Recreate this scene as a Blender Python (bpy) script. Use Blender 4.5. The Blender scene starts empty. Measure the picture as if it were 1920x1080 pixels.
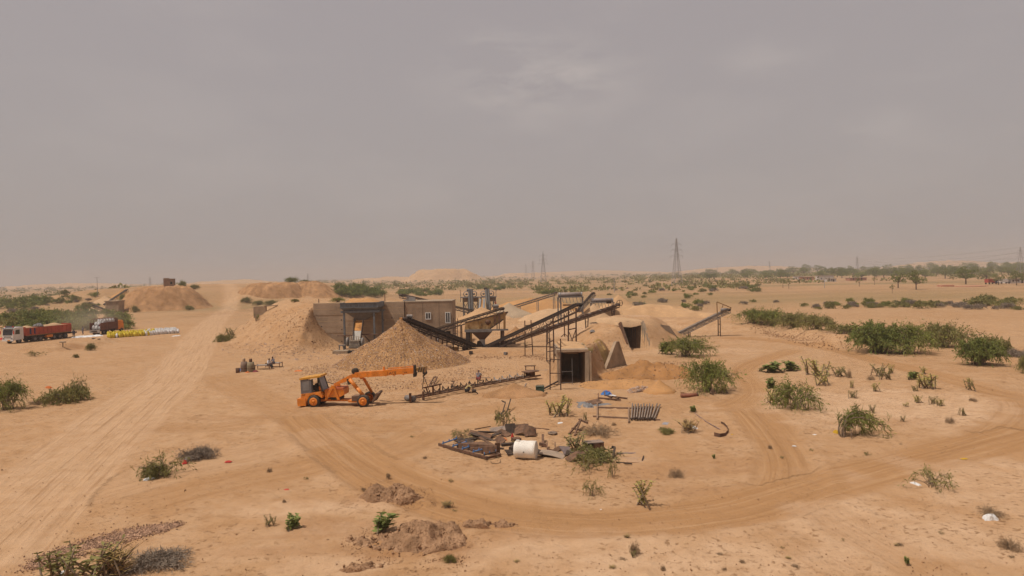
import bpy, math, random
import numpy as np
from mathutils import Vector, Matrix
random.seed(7); RNG = np.random.default_rng(7)
R = math.radians
scene = bpy.context.scene
COL = scene.collection
# ---------------------------------------------------------------- camera
CAM_H, F_PX, PITCH, ROLL = 11.0, 1280.0, 1.15, -1.25
cam_data = bpy.data.cameras.new('camera'); cam = bpy.data.objects.new('camera', cam_data); COL.objects.link(cam)
cam_data.sensor_width = 36.0; cam_data.lens = 36.0 * F_PX / 1920.0
cam_data.clip_start = 0.5; cam_data.clip_end = 30000
CAM_ROT = Matrix.Rotation(R(90 - PITCH), 3, 'X') @ Matrix.Rotation(R(ROLL), 3, 'Z')
cam.matrix_world = Matrix.Translation((0, 0, CAM_H)) @ CAM_ROT.to_4x4()
scene.camera = cam
# ---------------------------------------------------------------- sky and sun
SUN_FROM = Vector((-0.42, -0.18, 0.89)).normalized()
SUN_EL = math.asin(SUN_FROM.z); SUN_AZ = math.atan2(SUN_FROM.x, SUN_FROM.y)
world = bpy.data.worlds.new('World'); scene.world = world; world.use_nodes = True
wn, wl = world.node_tree.nodes, world.node_tree.links
wn.clear()
w_out = wn.new('ShaderNodeOutputWorld'); w_bg = wn.new('ShaderNodeBackground')
w_sky = wn.new('ShaderNodeTexSky'); w_sky.sky_type = 'NISHITA'; w_sky.sun_disc = False
w_sky.sun_elevation = SUN_EL; w_sky.sun_rotation = SUN_AZ
w_sky.air_density = 1.0; w_sky.dust_density = 8.0; w_sky.ozone_density = 1.0
SKY_STRENGTH = 0.10
w_bg.inputs['Strength'].default_value = SKY_STRENGTH
w_tc = wn.new('ShaderNodeTexCoord')
w_sep = wn.new('ShaderNodeSeparateXYZ'); wl.new(w_tc.outputs['Generated'], w_sep.inputs[0])
# an even veil of dust over the Nishita sky, a little thinner overhead
w_ramp = wn.new('ShaderNodeValToRGB'); wl.new(w_sep.outputs['Z'], w_ramp.inputs[0])
K = 1.0 / SKY_STRENGTH
cr = w_ramp.color_ramp
cr.elements[0].position = 0.0; cr.elements[0].color = (0.415, 0.370, 0.350, 1)
cr.elements[1].position = 0.45; cr.elements[1].color = (0.390, 0.345, 0.346, 1)
w_scale = wn.new('ShaderNodeVectorMath'); w_scale.operation = 'SCALE'; w_scale.inputs['Scale'].default_value = K
wl.new(w_ramp.outputs[0], w_scale.inputs[0])
# faint cloud streaks: noise over the sky direction, flattened towards the horizon
w_map = wn.new('ShaderNodeMapping'); w_map.inputs['Scale'].default_value = (2.2, 2.2, 7.0)
w_map.inputs['Rotation'].default_value = (0.0, R(24), 0.0)
wl.new(w_tc.outputs['Generated'], w_map.inputs[0])
w_noise = wn.new('ShaderNodeTexNoise'); w_noise.inputs['Scale'].default_value = 1.6
w_noise.inputs['Detail'].default_value = 7; w_noise.inputs['Roughness'].default_value = 0.52
wl.new(w_map.outputs[0], w_noise.inputs['Vector'])
w_cr2 = wn.new('ShaderNodeValToRGB'); wl.new(w_noise.outputs[0], w_cr2.inputs[0])
w_cr2.color_ramp.elements[0].position = 0.50; w_cr2.color_ramp.elements[0].color = (0, 0, 0, 1)
w_cr2.color_ramp.elements[1].position = 0.80; w_cr2.color_ramp.elements[1].color = (1, 1, 1, 1)
w_cm = wn.new('ShaderNodeMath'); w_cm.operation = 'MULTIPLY'; w_cm.inputs[1].default_value = 0.26
wl.new(w_cr2.outputs[0], w_cm.inputs[0])
# one thin brighter cloud bank, ahead and a third of the way up
def sky_dir(px, py):
    return (CAM_ROT @ Vector(((px - 960) / F_PX, -(py - 540) / F_PX, -1))).normalized()
cloud_sum = None
for (px, py, sx, sz, amt) in [(1000, 150, 0.21, 0.085, .85), (1440, 105, 0.10, .04, .34), (1640, 240, .08, .03, .28), (1720, 130, .08, .04, .26), (900, 90, .08, .05, .3)]:
    d = sky_dir(px, py)
    m = wn.new('ShaderNodeVectorMath'); m.operation = 'SUBTRACT'; m.inputs[1].default_value = d
    wl.new(w_tc.outputs['Generated'], m.inputs[0])
    mp = wn.new('ShaderNodeMapping'); mp.inputs['Rotation'].default_value = (0, R(17), 0)
    mp.inputs['Scale'].default_value = (1 / sx, 1 / sx, 1 / sz)
    wl.new(m.outputs[0], mp.inputs[0])
    ln = wn.new('ShaderNodeVectorMath'); ln.operation = 'LENGTH'; wl.new(mp.outputs[0], ln.inputs[0])
    mr = wn.new('ShaderNodeMapRange'); mr.interpolation_type = 'SMOOTHSTEP'
    mr.inputs['From Min'].default_value = 1.0; mr.inputs['From Max'].default_value = 0.0
    mr.inputs['To Max'].default_value = amt
    wl.new(ln.outputs['Value'], mr.inputs['Value'])
    if cloud_sum is None: cloud_sum = mr.outputs[0]
    else:
        ad = wn.new('ShaderNodeMath'); ad.operation = 'ADD'; wl.new(cloud_sum, ad.inputs[0]); wl.new(mr.outputs[0], ad.inputs[1]); cloud_sum = ad.outputs[0]
w_n2 = wn.new('ShaderNodeTexNoise'); w_n2.inputs['Scale'].default_value = 3.4; w_n2.inputs['Detail'].default_value = 8; w_n2.inputs['Roughness'].default_value = .6
wl.new(w_map.outputs[0], w_n2.inputs['Vector'])
w_n2r = wn.new('ShaderNodeMapRange'); w_n2r.inputs['From Min'].default_value = .42; w_n2r.inputs['From Max'].default_value = .66
wl.new(w_n2.outputs[0], w_n2r.inputs['Value'])
w_cb = wn.new('ShaderNodeMath'); w_cb.operation = 'MULTIPLY'; wl.new(cloud_sum, w_cb.inputs[0]); wl.new(w_n2r.outputs[0], w_cb.inputs[1])
w_ct = wn.new('ShaderNodeMath'); w_ct.operation = 'ADD'; wl.new(w_cb.outputs[0], w_ct.inputs[0]); wl.new(w_cm.outputs[0], w_ct.inputs[1])
w_mixc = wn.new('ShaderNodeMix'); w_mixc.data_type = 'RGBA'
wl.new(w_ct.outputs[0], w_mixc.inputs['Factor']); wl.new(w_scale.outputs[0], w_mixc.inputs['A'])
w_mixc.inputs['B'].default_value = (0.56 * K, 0.49 * K, 0.45 * K, 1)
w_mix = wn.new('ShaderNodeMix'); w_mix.data_type = 'RGBA'; w_mix.inputs['Factor'].default_value = 0.88
wl.new(w_sky.outputs[0], w_mix.inputs['A']); wl.new(w_mixc.outputs['Result'], w_mix.inputs['B'])
wl.new(w_mix.outputs['Result'], w_bg.inputs['Color']); wl.new(w_bg.outputs[0], w_out.inputs['Surface'])
sun_data = bpy.data.lights.new('sun', 'SUN'); sun_data.energy = 3.45; sun_data.angle = R(2.5); sun_data.color = (1.0, 0.93, 0.84)
sun = bpy.data.objects.new('sun', sun_data); COL.objects.link(sun)
sun.rotation_euler = (-SUN_FROM).to_track_quat('-Z', 'Y').to_euler()
vs = scene.view_settings
vs.view_transform = 'Standard'; vs.look = 'None'; vs.gamma = 1.0; vs.exposure = 0.0; vs.use_curve_mapping = False
cy = scene.cycles
cy.use_denoising = True; cy.max_bounces = 5; cy.diffuse_bounces = 3; cy.glossy_bounces = 2; cy.transmission_bounces = 3
cy.volume_bounces = 1; cy.transparent_max_bounces = 6; cy.caustics_reflective = False; cy.caustics_refractive = False
cy.sample_clamp_indirect = 4.0
cy.use_adaptive_sampling = True; cy.adaptive_threshold = 0.02; cy.adaptive_min_samples = 12
# ---------------------------------------------------------------- pixel rays -> real places (1920x1080 photo)
def ray(px, py):
    return CAM_ROT @ Vector(((px - 960) / F_PX, -(py - 540) / F_PX, -1))
def G(px, py, z=0.0):                       # where the sight line meets height z
    d = ray(px, py); t = (z - CAM_H) / d.z
    return Vector((d.x * t, d.y * t, z))
def P(px, py, Y):                           # where the sight line reaches depth Y
    d = ray(px, py); t = Y / d.y
    return Vector((d.x * t, Y, CAM_H + d.z * t))
# ---------------------------------------------------------------- materials
MATS = {}
def M(name, col, rough=0.85, var=0.25, scale=2.0, col2=None, bump=0.0, bscale=12.0, metal=0.0, island=0.0, dust=0.0, spec=0.3, thr=None, detail=5):
    if name in MATS: return MATS[name]
    m = bpy.data.materials.new(name); m.use_nodes = True; MATS[name] = m
    n, l = m.node_tree.nodes, m.node_tree.links
    b = n['Principled BSDF']; b.inputs['Roughness'].default_value = rough; b.inputs['Metallic'].default_value = metal
    b.inputs['Specular IOR Level'].default_value = spec
    tc = n.new('ShaderNodeTexCoord'); ns = n.new('ShaderNodeTexNoise'); ns.inputs['Scale'].default_value = scale
    ns.inputs['Detail'].default_value = detail; ns.inputs['Roughness'].default_value = 0.65
    l.new(tc.outputs['Object'], ns.inputs['Vector'])
    rp = n.new('ShaderNodeValToRGB'); l.new(ns.outputs[0], rp.inputs[0])
    a = tuple(c * (1 - var) for c in col) + (1,)
    c2 = tuple(min(1, c * (1 + var)) for c in (col2 or col)) + (1,)
    lo, hi = thr or (0.32, 0.68)
    rp.color_ramp.elements[0].position = lo; rp.color_ramp.elements[0].color = a
    rp.color_ramp.elements[1].position = hi; rp.color_ramp.elements[1].color = c2
    out = rp.outputs[0]
    if island > 0:
        ge = n.new('ShaderNodeNewGeometry'); hs = n.new('ShaderNodeHueSaturation')
        mr = n.new('ShaderNodeMapRange'); mr.inputs['To Min'].default_value = 1 - island; mr.inputs['To Max'].default_value = 1 + island
        l.new(ge.outputs['Random Per Island'], mr.inputs['Value']); l.new(mr.outputs[0], hs.inputs['Value']); l.new(out, hs.inputs['Color']); out = hs.outputs[0]
    if dust > 0:                            # settled sand dust on faces that look up
        ge = n.new('ShaderNodeNewGeometry'); sp = n.new('ShaderNodeSeparateXYZ'); l.new(ge.outputs['Normal'], sp.inputs[0])
        n2 = n.new('ShaderNodeTexNoise'); n2.inputs['Scale'].default_value = 4; l.new(tc.outputs['Object'], n2.inputs['Vector'])
        mr = n.new('ShaderNodeMapRange'); mr.inputs['From Min'].default_value = 0.2; mr.inputs['From Max'].default_value = 1; mr.inputs['To Min'].default_value = dust * .25; mr.inputs['To Max'].default_value = dust
        l.new(sp.outputs['Z'], mr.inputs['Value'])
        mu = n.new('ShaderNodeMath'); mu.operation = 'MULTIPLY'; l.new(mr.outputs[0], mu.inputs[0])
        m2 = n.new('ShaderNodeMapRange'); m2.inputs['From Min'].default_value = .3; m2.inputs['From Max'].default_value = .65; m2.inputs['To Min'].default_value = .3; l.new(n2.outputs[0], m2.inputs['Value'])
        l.new(m2.outputs[0], mu.inputs[1])
        mx = n.new('ShaderNodeMix'); mx.data_type = 'RGBA'; l.new(mu.outputs[0], mx.inputs['Factor']); l.new(out, mx.inputs['A']); mx.inputs['B'].default_value = (0.42, 0.26, 0.14, 1)
        out = mx.outputs['Result']
    l.new(out, b.inputs['Base Color'])
    if bump > 0:
        nb = n.new('ShaderNodeTexNoise'); nb.inputs['Scale'].default_value = bscale; nb.inputs['Detail'].default_value = 6; l.new(tc.outputs['Object'], nb.inputs['Vector'])
        bp = n.new('ShaderNodeBump'); bp.inputs['Strength'].default_value = bump; bp.inputs['Distance'].default_value = 0.1
        l.new(nb.outputs[0], bp.inputs['Height']); l.new(bp.outputs[0], b.inputs['Normal'])
    return m
def stone_mat(name, cols, rough=.95):
    m = bpy.data.materials.new(name); m.use_nodes = True; MATS[name] = m
    n, l = m.node_tree.nodes, m.node_tree.links; b = n['Principled BSDF']; b.inputs['Roughness'].default_value = rough; b.inputs['Specular IOR Level'].default_value = .15
    ge = n.new('ShaderNodeNewGeometry'); rp = n.new('ShaderNodeValToRGB'); rp.color_ramp.interpolation = 'CONSTANT'; l.new(ge.outputs['Random Per Island'], rp.inputs[0])
    e = rp.color_ramp.elements; e[0].position = 0; e[0].color = (*cols[0], 1); e[1].position = 1 / len(cols); e[1].color = (*cols[1], 1)
    for k in range(2, len(cols)): q = e.new(k / len(cols)); q.color = (*cols[k], 1)
    l.new(rp.outputs[0], b.inputs['Base Color']); return m
def leaf_mat(name, c1, c2, trans=0.25):
    if name in MATS: return MATS[name]
    m = bpy.data.materials.new(name); m.use_nodes = True; MATS[name] = m
    n, l = m.node_tree.nodes, m.node_tree.links
    b = n['Principled BSDF']; b.inputs['Roughness'].default_value = 0.65; b.inputs['Specular IOR Level'].default_value = 0.2
    ge = n.new('ShaderNodeNewGeometry'); tc = n.new('ShaderNodeTexCoord'); ns = n.new('ShaderNodeTexNoise'); ns.inputs['Scale'].default_value = 0.9
    l.new(tc.outputs['Object'], ns.inputs['Vector'])
    oi = n.new('ShaderNodeObjectInfo')
    ad = n.new('ShaderNodeMath'); ad.operation = 'MULTIPLY_ADD'; ad.inputs[1].default_value = .55; l.new(ge.outputs['Random Per Island'], ad.inputs[0]); 
    mo = n.new('ShaderNodeMath'); mo.operation = 'MULTIPLY_ADD'; mo.inputs[1].default_value = .25; l.new(oi.outputs['Random'], mo.inputs[0])
    m3 = n.new('ShaderNodeMath'); m3.operation = 'MULTIPLY'; m3.inputs[1].default_value = .5; l.new(ns.outputs[0], m3.inputs[0]); l.new(m3.outputs[0], mo.inputs[2]); l.new(mo.outputs[0], ad.inputs[2])
    rp = n.new('ShaderNodeValToRGB'); l.new(ad.outputs[0], rp.inputs[0])
    rp.color_ramp.elements[0].position = .2; rp.color_ramp.elements[0].color = (*c1, 1); rp.color_ramp.elements[1].position = .95; rp.color_ramp.elements[1].color = (*c2, 1)
    l.new(rp.outputs[0], b.inputs['Base Color'])
    if trans:
        tr = n.new('ShaderNodeBsdfTranslucent'); l.new(rp.outputs[0], tr.inputs['Color'])
        mx = n.new('ShaderNodeMixShader'); mx.inputs[0].default_value = trans; l.new(b.outputs[0], mx.inputs[1]); l.new(tr.outputs[0], mx.inputs[2])
        l.new(mx.outputs[0], n['Material Output'].inputs['Surface'])
    return m
def glass_mat(name, col, rough=0.12):
    m = M(name, col, rough=rough, var=.15, spec=.6); return m
RUST = M('rusty_steel', (0.082, 0.046, 0.032), .9, .45, 3, col2=(0.12, 0.06, 0.036), dust=.18, bump=.2)
RUSTD = M('dark_rusty_steel', (0.042, 0.029, 0.024), .85, .4, 3, dust=.12)
RUST2 = M('brown_rusty_steel', (0.075, 0.042, 0.030), .85, .4, 3, dust=.12)
DUG = M('dug_brown_earth', (0.27, 0.155, 0.085), 1, .2, .8, col2=(.33, .195, .11), bump=.8, bscale=5, spec=.1)
DUGC = M('dug_brown_clods', (0.275, 0.158, 0.087), 1, .2, 2, island=.18, spec=.1)
STEEL = M('dull_grey_steel', (0.17, 0.165, 0.165), .6, .3, 2, metal=.3, dust=.4)
GALV = M('galvanised_steel', (0.30, 0.30, 0.30), .5, .2, 2, metal=.3, dust=.3)
BLUEGREY = M('blue_grey_painted_steel', (0.125, 0.138, 0.15), .6, .25, 1.5, dust=.14)
BELT = M('black_rubber_belt', (0.016, 0.014, 0.014), .8, .3, 4, dust=.08)
BELTD = M('dusty_rubber_belt', (0.10, 0.075, 0.055), .9, .4, 3, dust=.6)
TYRE = M('tyre_rubber', (0.028, 0.027, 0.026), .9, .3, 6, dust=.25)
CONC = M('sandy_concrete', (0.29, 0.205, 0.135), .95, .22, .7, col2=(0.33, 0.235, 0.155), bump=.25, bscale=5)
CONCL = M('weathered_pale_concrete', (0.30, 0.225, 0.155), .95, .25, 1.2, bump=.2)
SAND = M('loose_sand', (0.44, 0.265, 0.135), 1, .13, .25, col2=(0.47, 0.29, 0.155), bump=.35, bscale=2.2, spec=.1)
SANDP = M('pale_washed_sand', (0.47, 0.305, 0.175), 1, .10, .3, bump=.25, bscale=2, spec=.1)
SANDO = M('orange_sand', (0.42, 0.225, 0.095), 1, .14, .3, bump=.3, bscale=2.5, spec=.1)
SANDG = M('grey_stone_dust', (0.36, 0.265, 0.175), 1, .1, .3, bump=.2, spec=.1)
EARTH = M('brown_spoil_earth', (0.31, 0.168, 0.077), 1, .24, .35, col2=(0.36, 0.20, 0.098), bump=.6, bscale=1.6, spec=.1)
CLOD = M('brown_clods', (0.31, 0.18, 0.098), 1, .2, 2, island=.25, spec=.1)
STONEB = M('stone_pile_fines', (0.32, 0.175, 0.075), 1, .2, .8, col2=(.38, .215, .10), bump=.5, bscale=6, spec=.1)
STONE = stone_mat('broken_stone', [(.34, .195, .09), (.23, .130, .085), (.38, .215, .09), (.28, .165, .125), (.16, .092, .062), (.40, .24, .12), (.36, .185, .06), (.50, .39, .30), (.24, .138, .10)])
GRAVEL = M('pinkish_gravel', (0.33, 0.19, 0.118), .95, .3, 2, col2=(0.39, 0.24, 0.155), island=.5, spec=.15)
ORANGE = M('orange_crane_paint', (0.66, 0.20, 0.018), .55, .26, 2.2, spec=.4, dust=.22)
YELLOWP = M('worn_yellow_paint', (0.42, 0.24, 0.05), .75, .35, 1.6, col2=(0.16, .085, .045), dust=.2)
WHITEP = M('white_plastic', (0.74, 0.70, 0.63), .6, .08, 1.5, dust=.25)
WHITEC = M('white_woven_sack', (0.66, 0.64, 0.62), .8, .15, 3)
YELLOWC = M('yellow_woven_sack', (0.60, 0.46, 0.04), .8, .18, 3)
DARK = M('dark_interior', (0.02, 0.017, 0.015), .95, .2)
BARK = M('grey_brown_bark', (0.14, 0.095, 0.065), .95, .3, 6)
TWIG = M('dry_twigs', (0.21, 0.15, 0.10), .95, .3, 5)
SKIN = M('brown_skin', (0.17, 0.085, 0.05), .6, .1)
HAIR = M('black_hair', (0.012, 0.010, 0.009), .7, .2)
# ---------------------------------------------------------------- mesh builder
class MB:
    def __init__(s): s.v = []; s.f = []
    def add(s, vs, fs):
        k = len(s.v); s.v.extend([tuple(v) for v in vs]); s.f.extend([tuple(i + k for i in f) for f in fs]); return s
    def box(s, c, d, rot=None, taper=1.0):
        c = Vector(c); hx, hy, hz = d[0] / 2, d[1] / 2, d[2] / 2; vs = []
        for sz in (-1, 1):
            k = taper if sz > 0 else 1
            for sx, sy in ((-1, -1), (1, -1), (1, 1), (-1, 1)):
                p = Vector((sx * hx * k, sy * hy * k, sz * hz)); vs.append(c + (rot @ p if rot else p))
        return s.add(vs, [(3, 2, 1, 0), (4, 5, 6, 7), (0, 1, 5, 4), (1, 2, 6, 5), (2, 3, 7, 6), (3, 0, 4, 7)])
    def beam(s, p0, p1, w, h=None, up=(0, 0, 1)):
        p0, p1 = Vector(p0), Vector(p1); h = h or w; d = p1 - p0; L = d.length
        if L < 1e-6: return s
        d = d / L; u = Vector(up); sd = d.cross(u)
        if sd.length < 1e-3: sd = d.cross(Vector((1, 0, 0)))
        sd.normalize(); u = sd.cross(d)
        vs = []
        for p in (p0, p1):
            for a, b in ((-1, -1), (1, -1), (1, 1), (-1, 1)): vs.append(p + sd * a * w / 2 + u * b * h / 2)
        return s.add(vs, [(0, 1, 2, 3), (7, 6, 5, 4), (0, 4, 5, 1), (1, 5, 6, 2), (2, 6, 7, 3), (3, 7, 4, 0)])
    def path(s, pts, rad, n=8):
        pts = [Vector(p) for p in pts]
        if not hasattr(rad, '__len__'): rad = [rad] * len(pts)
        k = len(s.v); m = len(pts); ref = Vector((0.13, 0.31, 0.94))
        for i, p in enumerate(pts):
            t = (pts[min(i + 1, m - 1)] - pts[max(i - 1, 0)])
            if t.length < 1e-9: t = Vector((0, 0, 1))
            t.normalize(); a = t.cross(ref)
            if a.length < .05: a = t.cross(Vector((1, 0, 0)))
            a.normalize(); b = t.cross(a)
            for j in range(n):
                q = 2 * math.pi * j / n; s.v.append(tuple(p + (a * math.cos(q) + b * math.sin(q)) * rad[i]))
        for i in range(m - 1):
            for j in range(n):
                j2 = (j + 1) % n; s.f.append((k + i * n + j, k + i * n + j2, k + (i + 1) * n + j2, k + (i + 1) * n + j))
        s.f.append(tuple(k + j for j in reversed(range(n)))); s.f.append(tuple(k + (m - 1) * n + j for j in range(n)))
        return s
    def tube(s, p0, p1, r0, r1=None, n=10): return s.path([p0, p1], [r0, r0 if r1 is None else r1], n)
    def lathe(s, prof, n=20, c=(0, 0, 0), axis='Z'):
        c = Vector(c); k = len(s.v)
        for (r, z) in prof:
            for j in range(n):
                q = 2 * math.pi * j / n; a, b = r * math.cos(q), r * math.sin(q)
                p = Vector((a, b, z)) if axis == 'Z' else (Vector((a, z, b)) if axis == 'Y' else Vector((z, a, b)))
                s.v.append(tuple(c + p))
        for i in range(len(prof) - 1):
            for j in range(n):
                j2 = (j + 1) % n; s.f.append((k + i * n + j, k + i * n + j2, k + (i + 1) * n + j2, k + (i + 1) * n + j))
        if prof[0] != prof[-1]:             # a closed profile is a ring: no end caps
            s.f.append(tuple(k + j for j in range(n))); s.f.append(tuple(k + (len(prof) - 1) * n + j for j in range(n)))
        return s
    def prism(s, poly, ext):                # poly: 3D points, ext: extrusion vector
        e = Vector(ext); n = len(poly); vs = [Vector(p) for p in poly] + [Vector(p) + e for p in poly]
        fs = [tuple(reversed(range(n))), tuple(range(n, 2 * n))] + [(i, (i + 1) % n, n + (i + 1) % n, n + i) for i in range(n)]
        return s.add(vs, fs)
    def mesh(s, name, mat, smooth=False):
        me = bpy.data.meshes.new(name); me.from_pydata(s.v, [], s.f); me.update()
        import bmesh
        b = bmesh.new(); b.from_mesh(me); bmesh.ops.recalc_face_normals(b, faces=b.faces); b.to_mesh(me); b.free()
        if smooth:
            me.polygons.foreach_set('use_smooth', [True] * len(me.polygons))
        me.materials.append(mat); return me
def link(name, me, parent=None, loc=None):
    o = bpy.data.objects.new(name, me); COL.objects.link(o)
    if parent is not None: o.parent = parent
    if loc is not None: o.location = loc
    return o
def tag(o, label, cat, group=None):
    o['label'] = label; o['category'] = cat
    if group: o['group'] = group
    return o
def thing(name, label, cat, loc=(0, 0, 0), rz=0.0, group=None):
    o = bpy.data.objects.new(name, None); COL.objects.link(o); o.location = loc; o.rotation_euler = (0, 0, rz)
    return tag(o, label, cat, group)
def part(parent, name, mb, mat, smooth=False, world=False, label=None):
    if world:
        off = Vector(parent.location if parent.parent is None else parent.parent.location)
        mb.v = [tuple(Vector(v) - off) for v in mb.v]
    o = link(name, mb.mesh(name, mat, smooth), parent)
    if label: o['label'] = label
    return o
def solo(name, label, cat, mb, mat, loc=(0, 0, 0), rz=0, smooth=False, group=None, world=False):
    if world: mb.v = [tuple(Vector(v) - Vector(loc)) for v in mb.v]
    o = link(name, mb.mesh(name, mat, smooth)); o.location = loc; o.rotation_euler = (0, 0, rz)
    return tag(o, label, cat, group)
def copy_tree(o, parent=None, label=None):
    c = o.copy(); COL.objects.link(c); c.parent = parent
    if label: c['label'] = label
    for ch in o.children: copy_tree(ch, c)
    return c
def np_mesh(name, V, F, mat, smooth=False):
    me = bpy.data.meshes.new(name); V = np.asarray(V, np.float32).reshape(-1, 3); F = np.asarray(F, np.int32); k = F.shape[1]
    me.vertices.add(len(V)); me.vertices.foreach_set('co', V.ravel())
    me.loops.add(F.size); me.loops.foreach_set('vertex_index', F.ravel())
    me.polygons.add(len(F)); me.polygons.foreach_set('loop_start', np.arange(0, F.size, k, dtype=np.int32))
    if smooth: me.polygons.foreach_set('use_smooth', np.ones(len(F), bool))
    me.materials.append(mat); me.update(calc_edges=True); return me
def text_part(parent, txt, size, mat, loc, rot, name='lettering', ext=.004):
    cu = bpy.data.curves.new('t', 'FONT'); cu.body = txt; cu.size = size; cu.extrude = ext; cu.align_x = 'CENTER'; cu.align_y = 'CENTER'
    to = bpy.data.objects.new('t', cu); COL.objects.link(to)
    bpy.context.view_layer.update()
    me = bpy.data.meshes.new_from_object(to.evaluated_get(bpy.context.evaluated_depsgraph_get()))
    bpy.data.objects.remove(to); bpy.data.curves.remove(cu)
    me.materials.clear(); me.materials.append(mat)
    o = link(name, me, parent); o.location = loc; o.rotation_euler = rot; return o
# ---------------------------------------------------------------- noise
def _h(ix, iy, s):
    n = (ix.astype(np.int64) * 374761393 + iy.astype(np.int64) * 668265263 + s * 974634777) & 0x7fffffff
    n = ((n ^ (n >> 13)) * 1274126177) & 0x7fffffff
    return ((n ^ (n >> 16)) & 0xffff) / 65535.0
def vnoise(x, y, s=0):
    ix, iy = np.floor(x), np.floor(y); fx, fy = x - ix, y - iy
    fx = fx * fx * (3 - 2 * fx); fy = fy * fy * (3 - 2 * fy)
    a, b, c, d = _h(ix, iy, s), _h(ix + 1, iy, s), _h(ix, iy + 1, s), _h(ix + 1, iy + 1, s)
    return (a + (b - a) * fx) * (1 - fy) + (c + (d - c) * fx) * fy
def fbm(x, y, s=0, o=4, g=.5):
    x = np.asarray(x, float); y = np.asarray(y, float); t = np.zeros_like(x); a = 1.0; tot = 0
    for i in range(o):
        t = t + a * (vnoise(x, y, s + i) - .5); tot += a; a *= g; x = x * 2.03 + 17.3; y = y * 2.03 - 9.1
    return t / tot * 2
def sstep(a, b, x):
    t = np.clip((x - a) / (b - a), 0, 1); return t * t * (3 - 2 * t)
# ---------------------------------------------------------------- terrain
def seg_dist(x, y, a, b):
    dx, dy = b[0] - a[0], b[1] - a[1]; L2 = dx * dx + dy * dy + 1e-9
    t = np.clip(((x - a[0]) * dx + (y - a[1]) * dy) / L2, 0, 1)
    return np.hypot(x - a[0] - t * dx, y - a[1] - t * dy), t
def poly_sd(x, y, poly):                    # signed distance, negative inside
    d = np.full(np.shape(x), 1e9); inside = np.zeros(np.shape(x), bool); n = len(poly)
    for i in range(n):
        a, b = poly[i], poly[(i + 1) % n]
        d = np.minimum(d, seg_dist(x, y, a, b)[0])
        c = ((a[1] > y) != (b[1] > y)) & (x < (b[0] - a[0]) * (y - a[1]) / (b[1] - a[1] + 1e-12) + a[0])
        inside ^= c
    return np.where(inside, -d, d)
WALL_Y, WALL_H = 112.0, 6.9
PLATFORM = [(-32.9, 112.6), (-37, 119), (-45, 133), (-50, 147), (-40, 150), (-30, 133), (-19, 127), (-19, 112.6)]
PLATEAU = [(-200, 330), (-150, 318), (-128, 330), (-114, 324), (-98, 345), (-112, 400), (-130, 440), (-210, 420)]
P1 = G(1075, 719); P2 = G(1186, 654); P2A = R(22); P2C, P2S = math.cos(P2A), math.sin(P2A)
TRI_L, TRI_R = G(1135, 692), G(1176, 684)
BERM = [G(1340, 598), G(1440, 612), G(1520, 630), G(1582, 648)]
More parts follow.
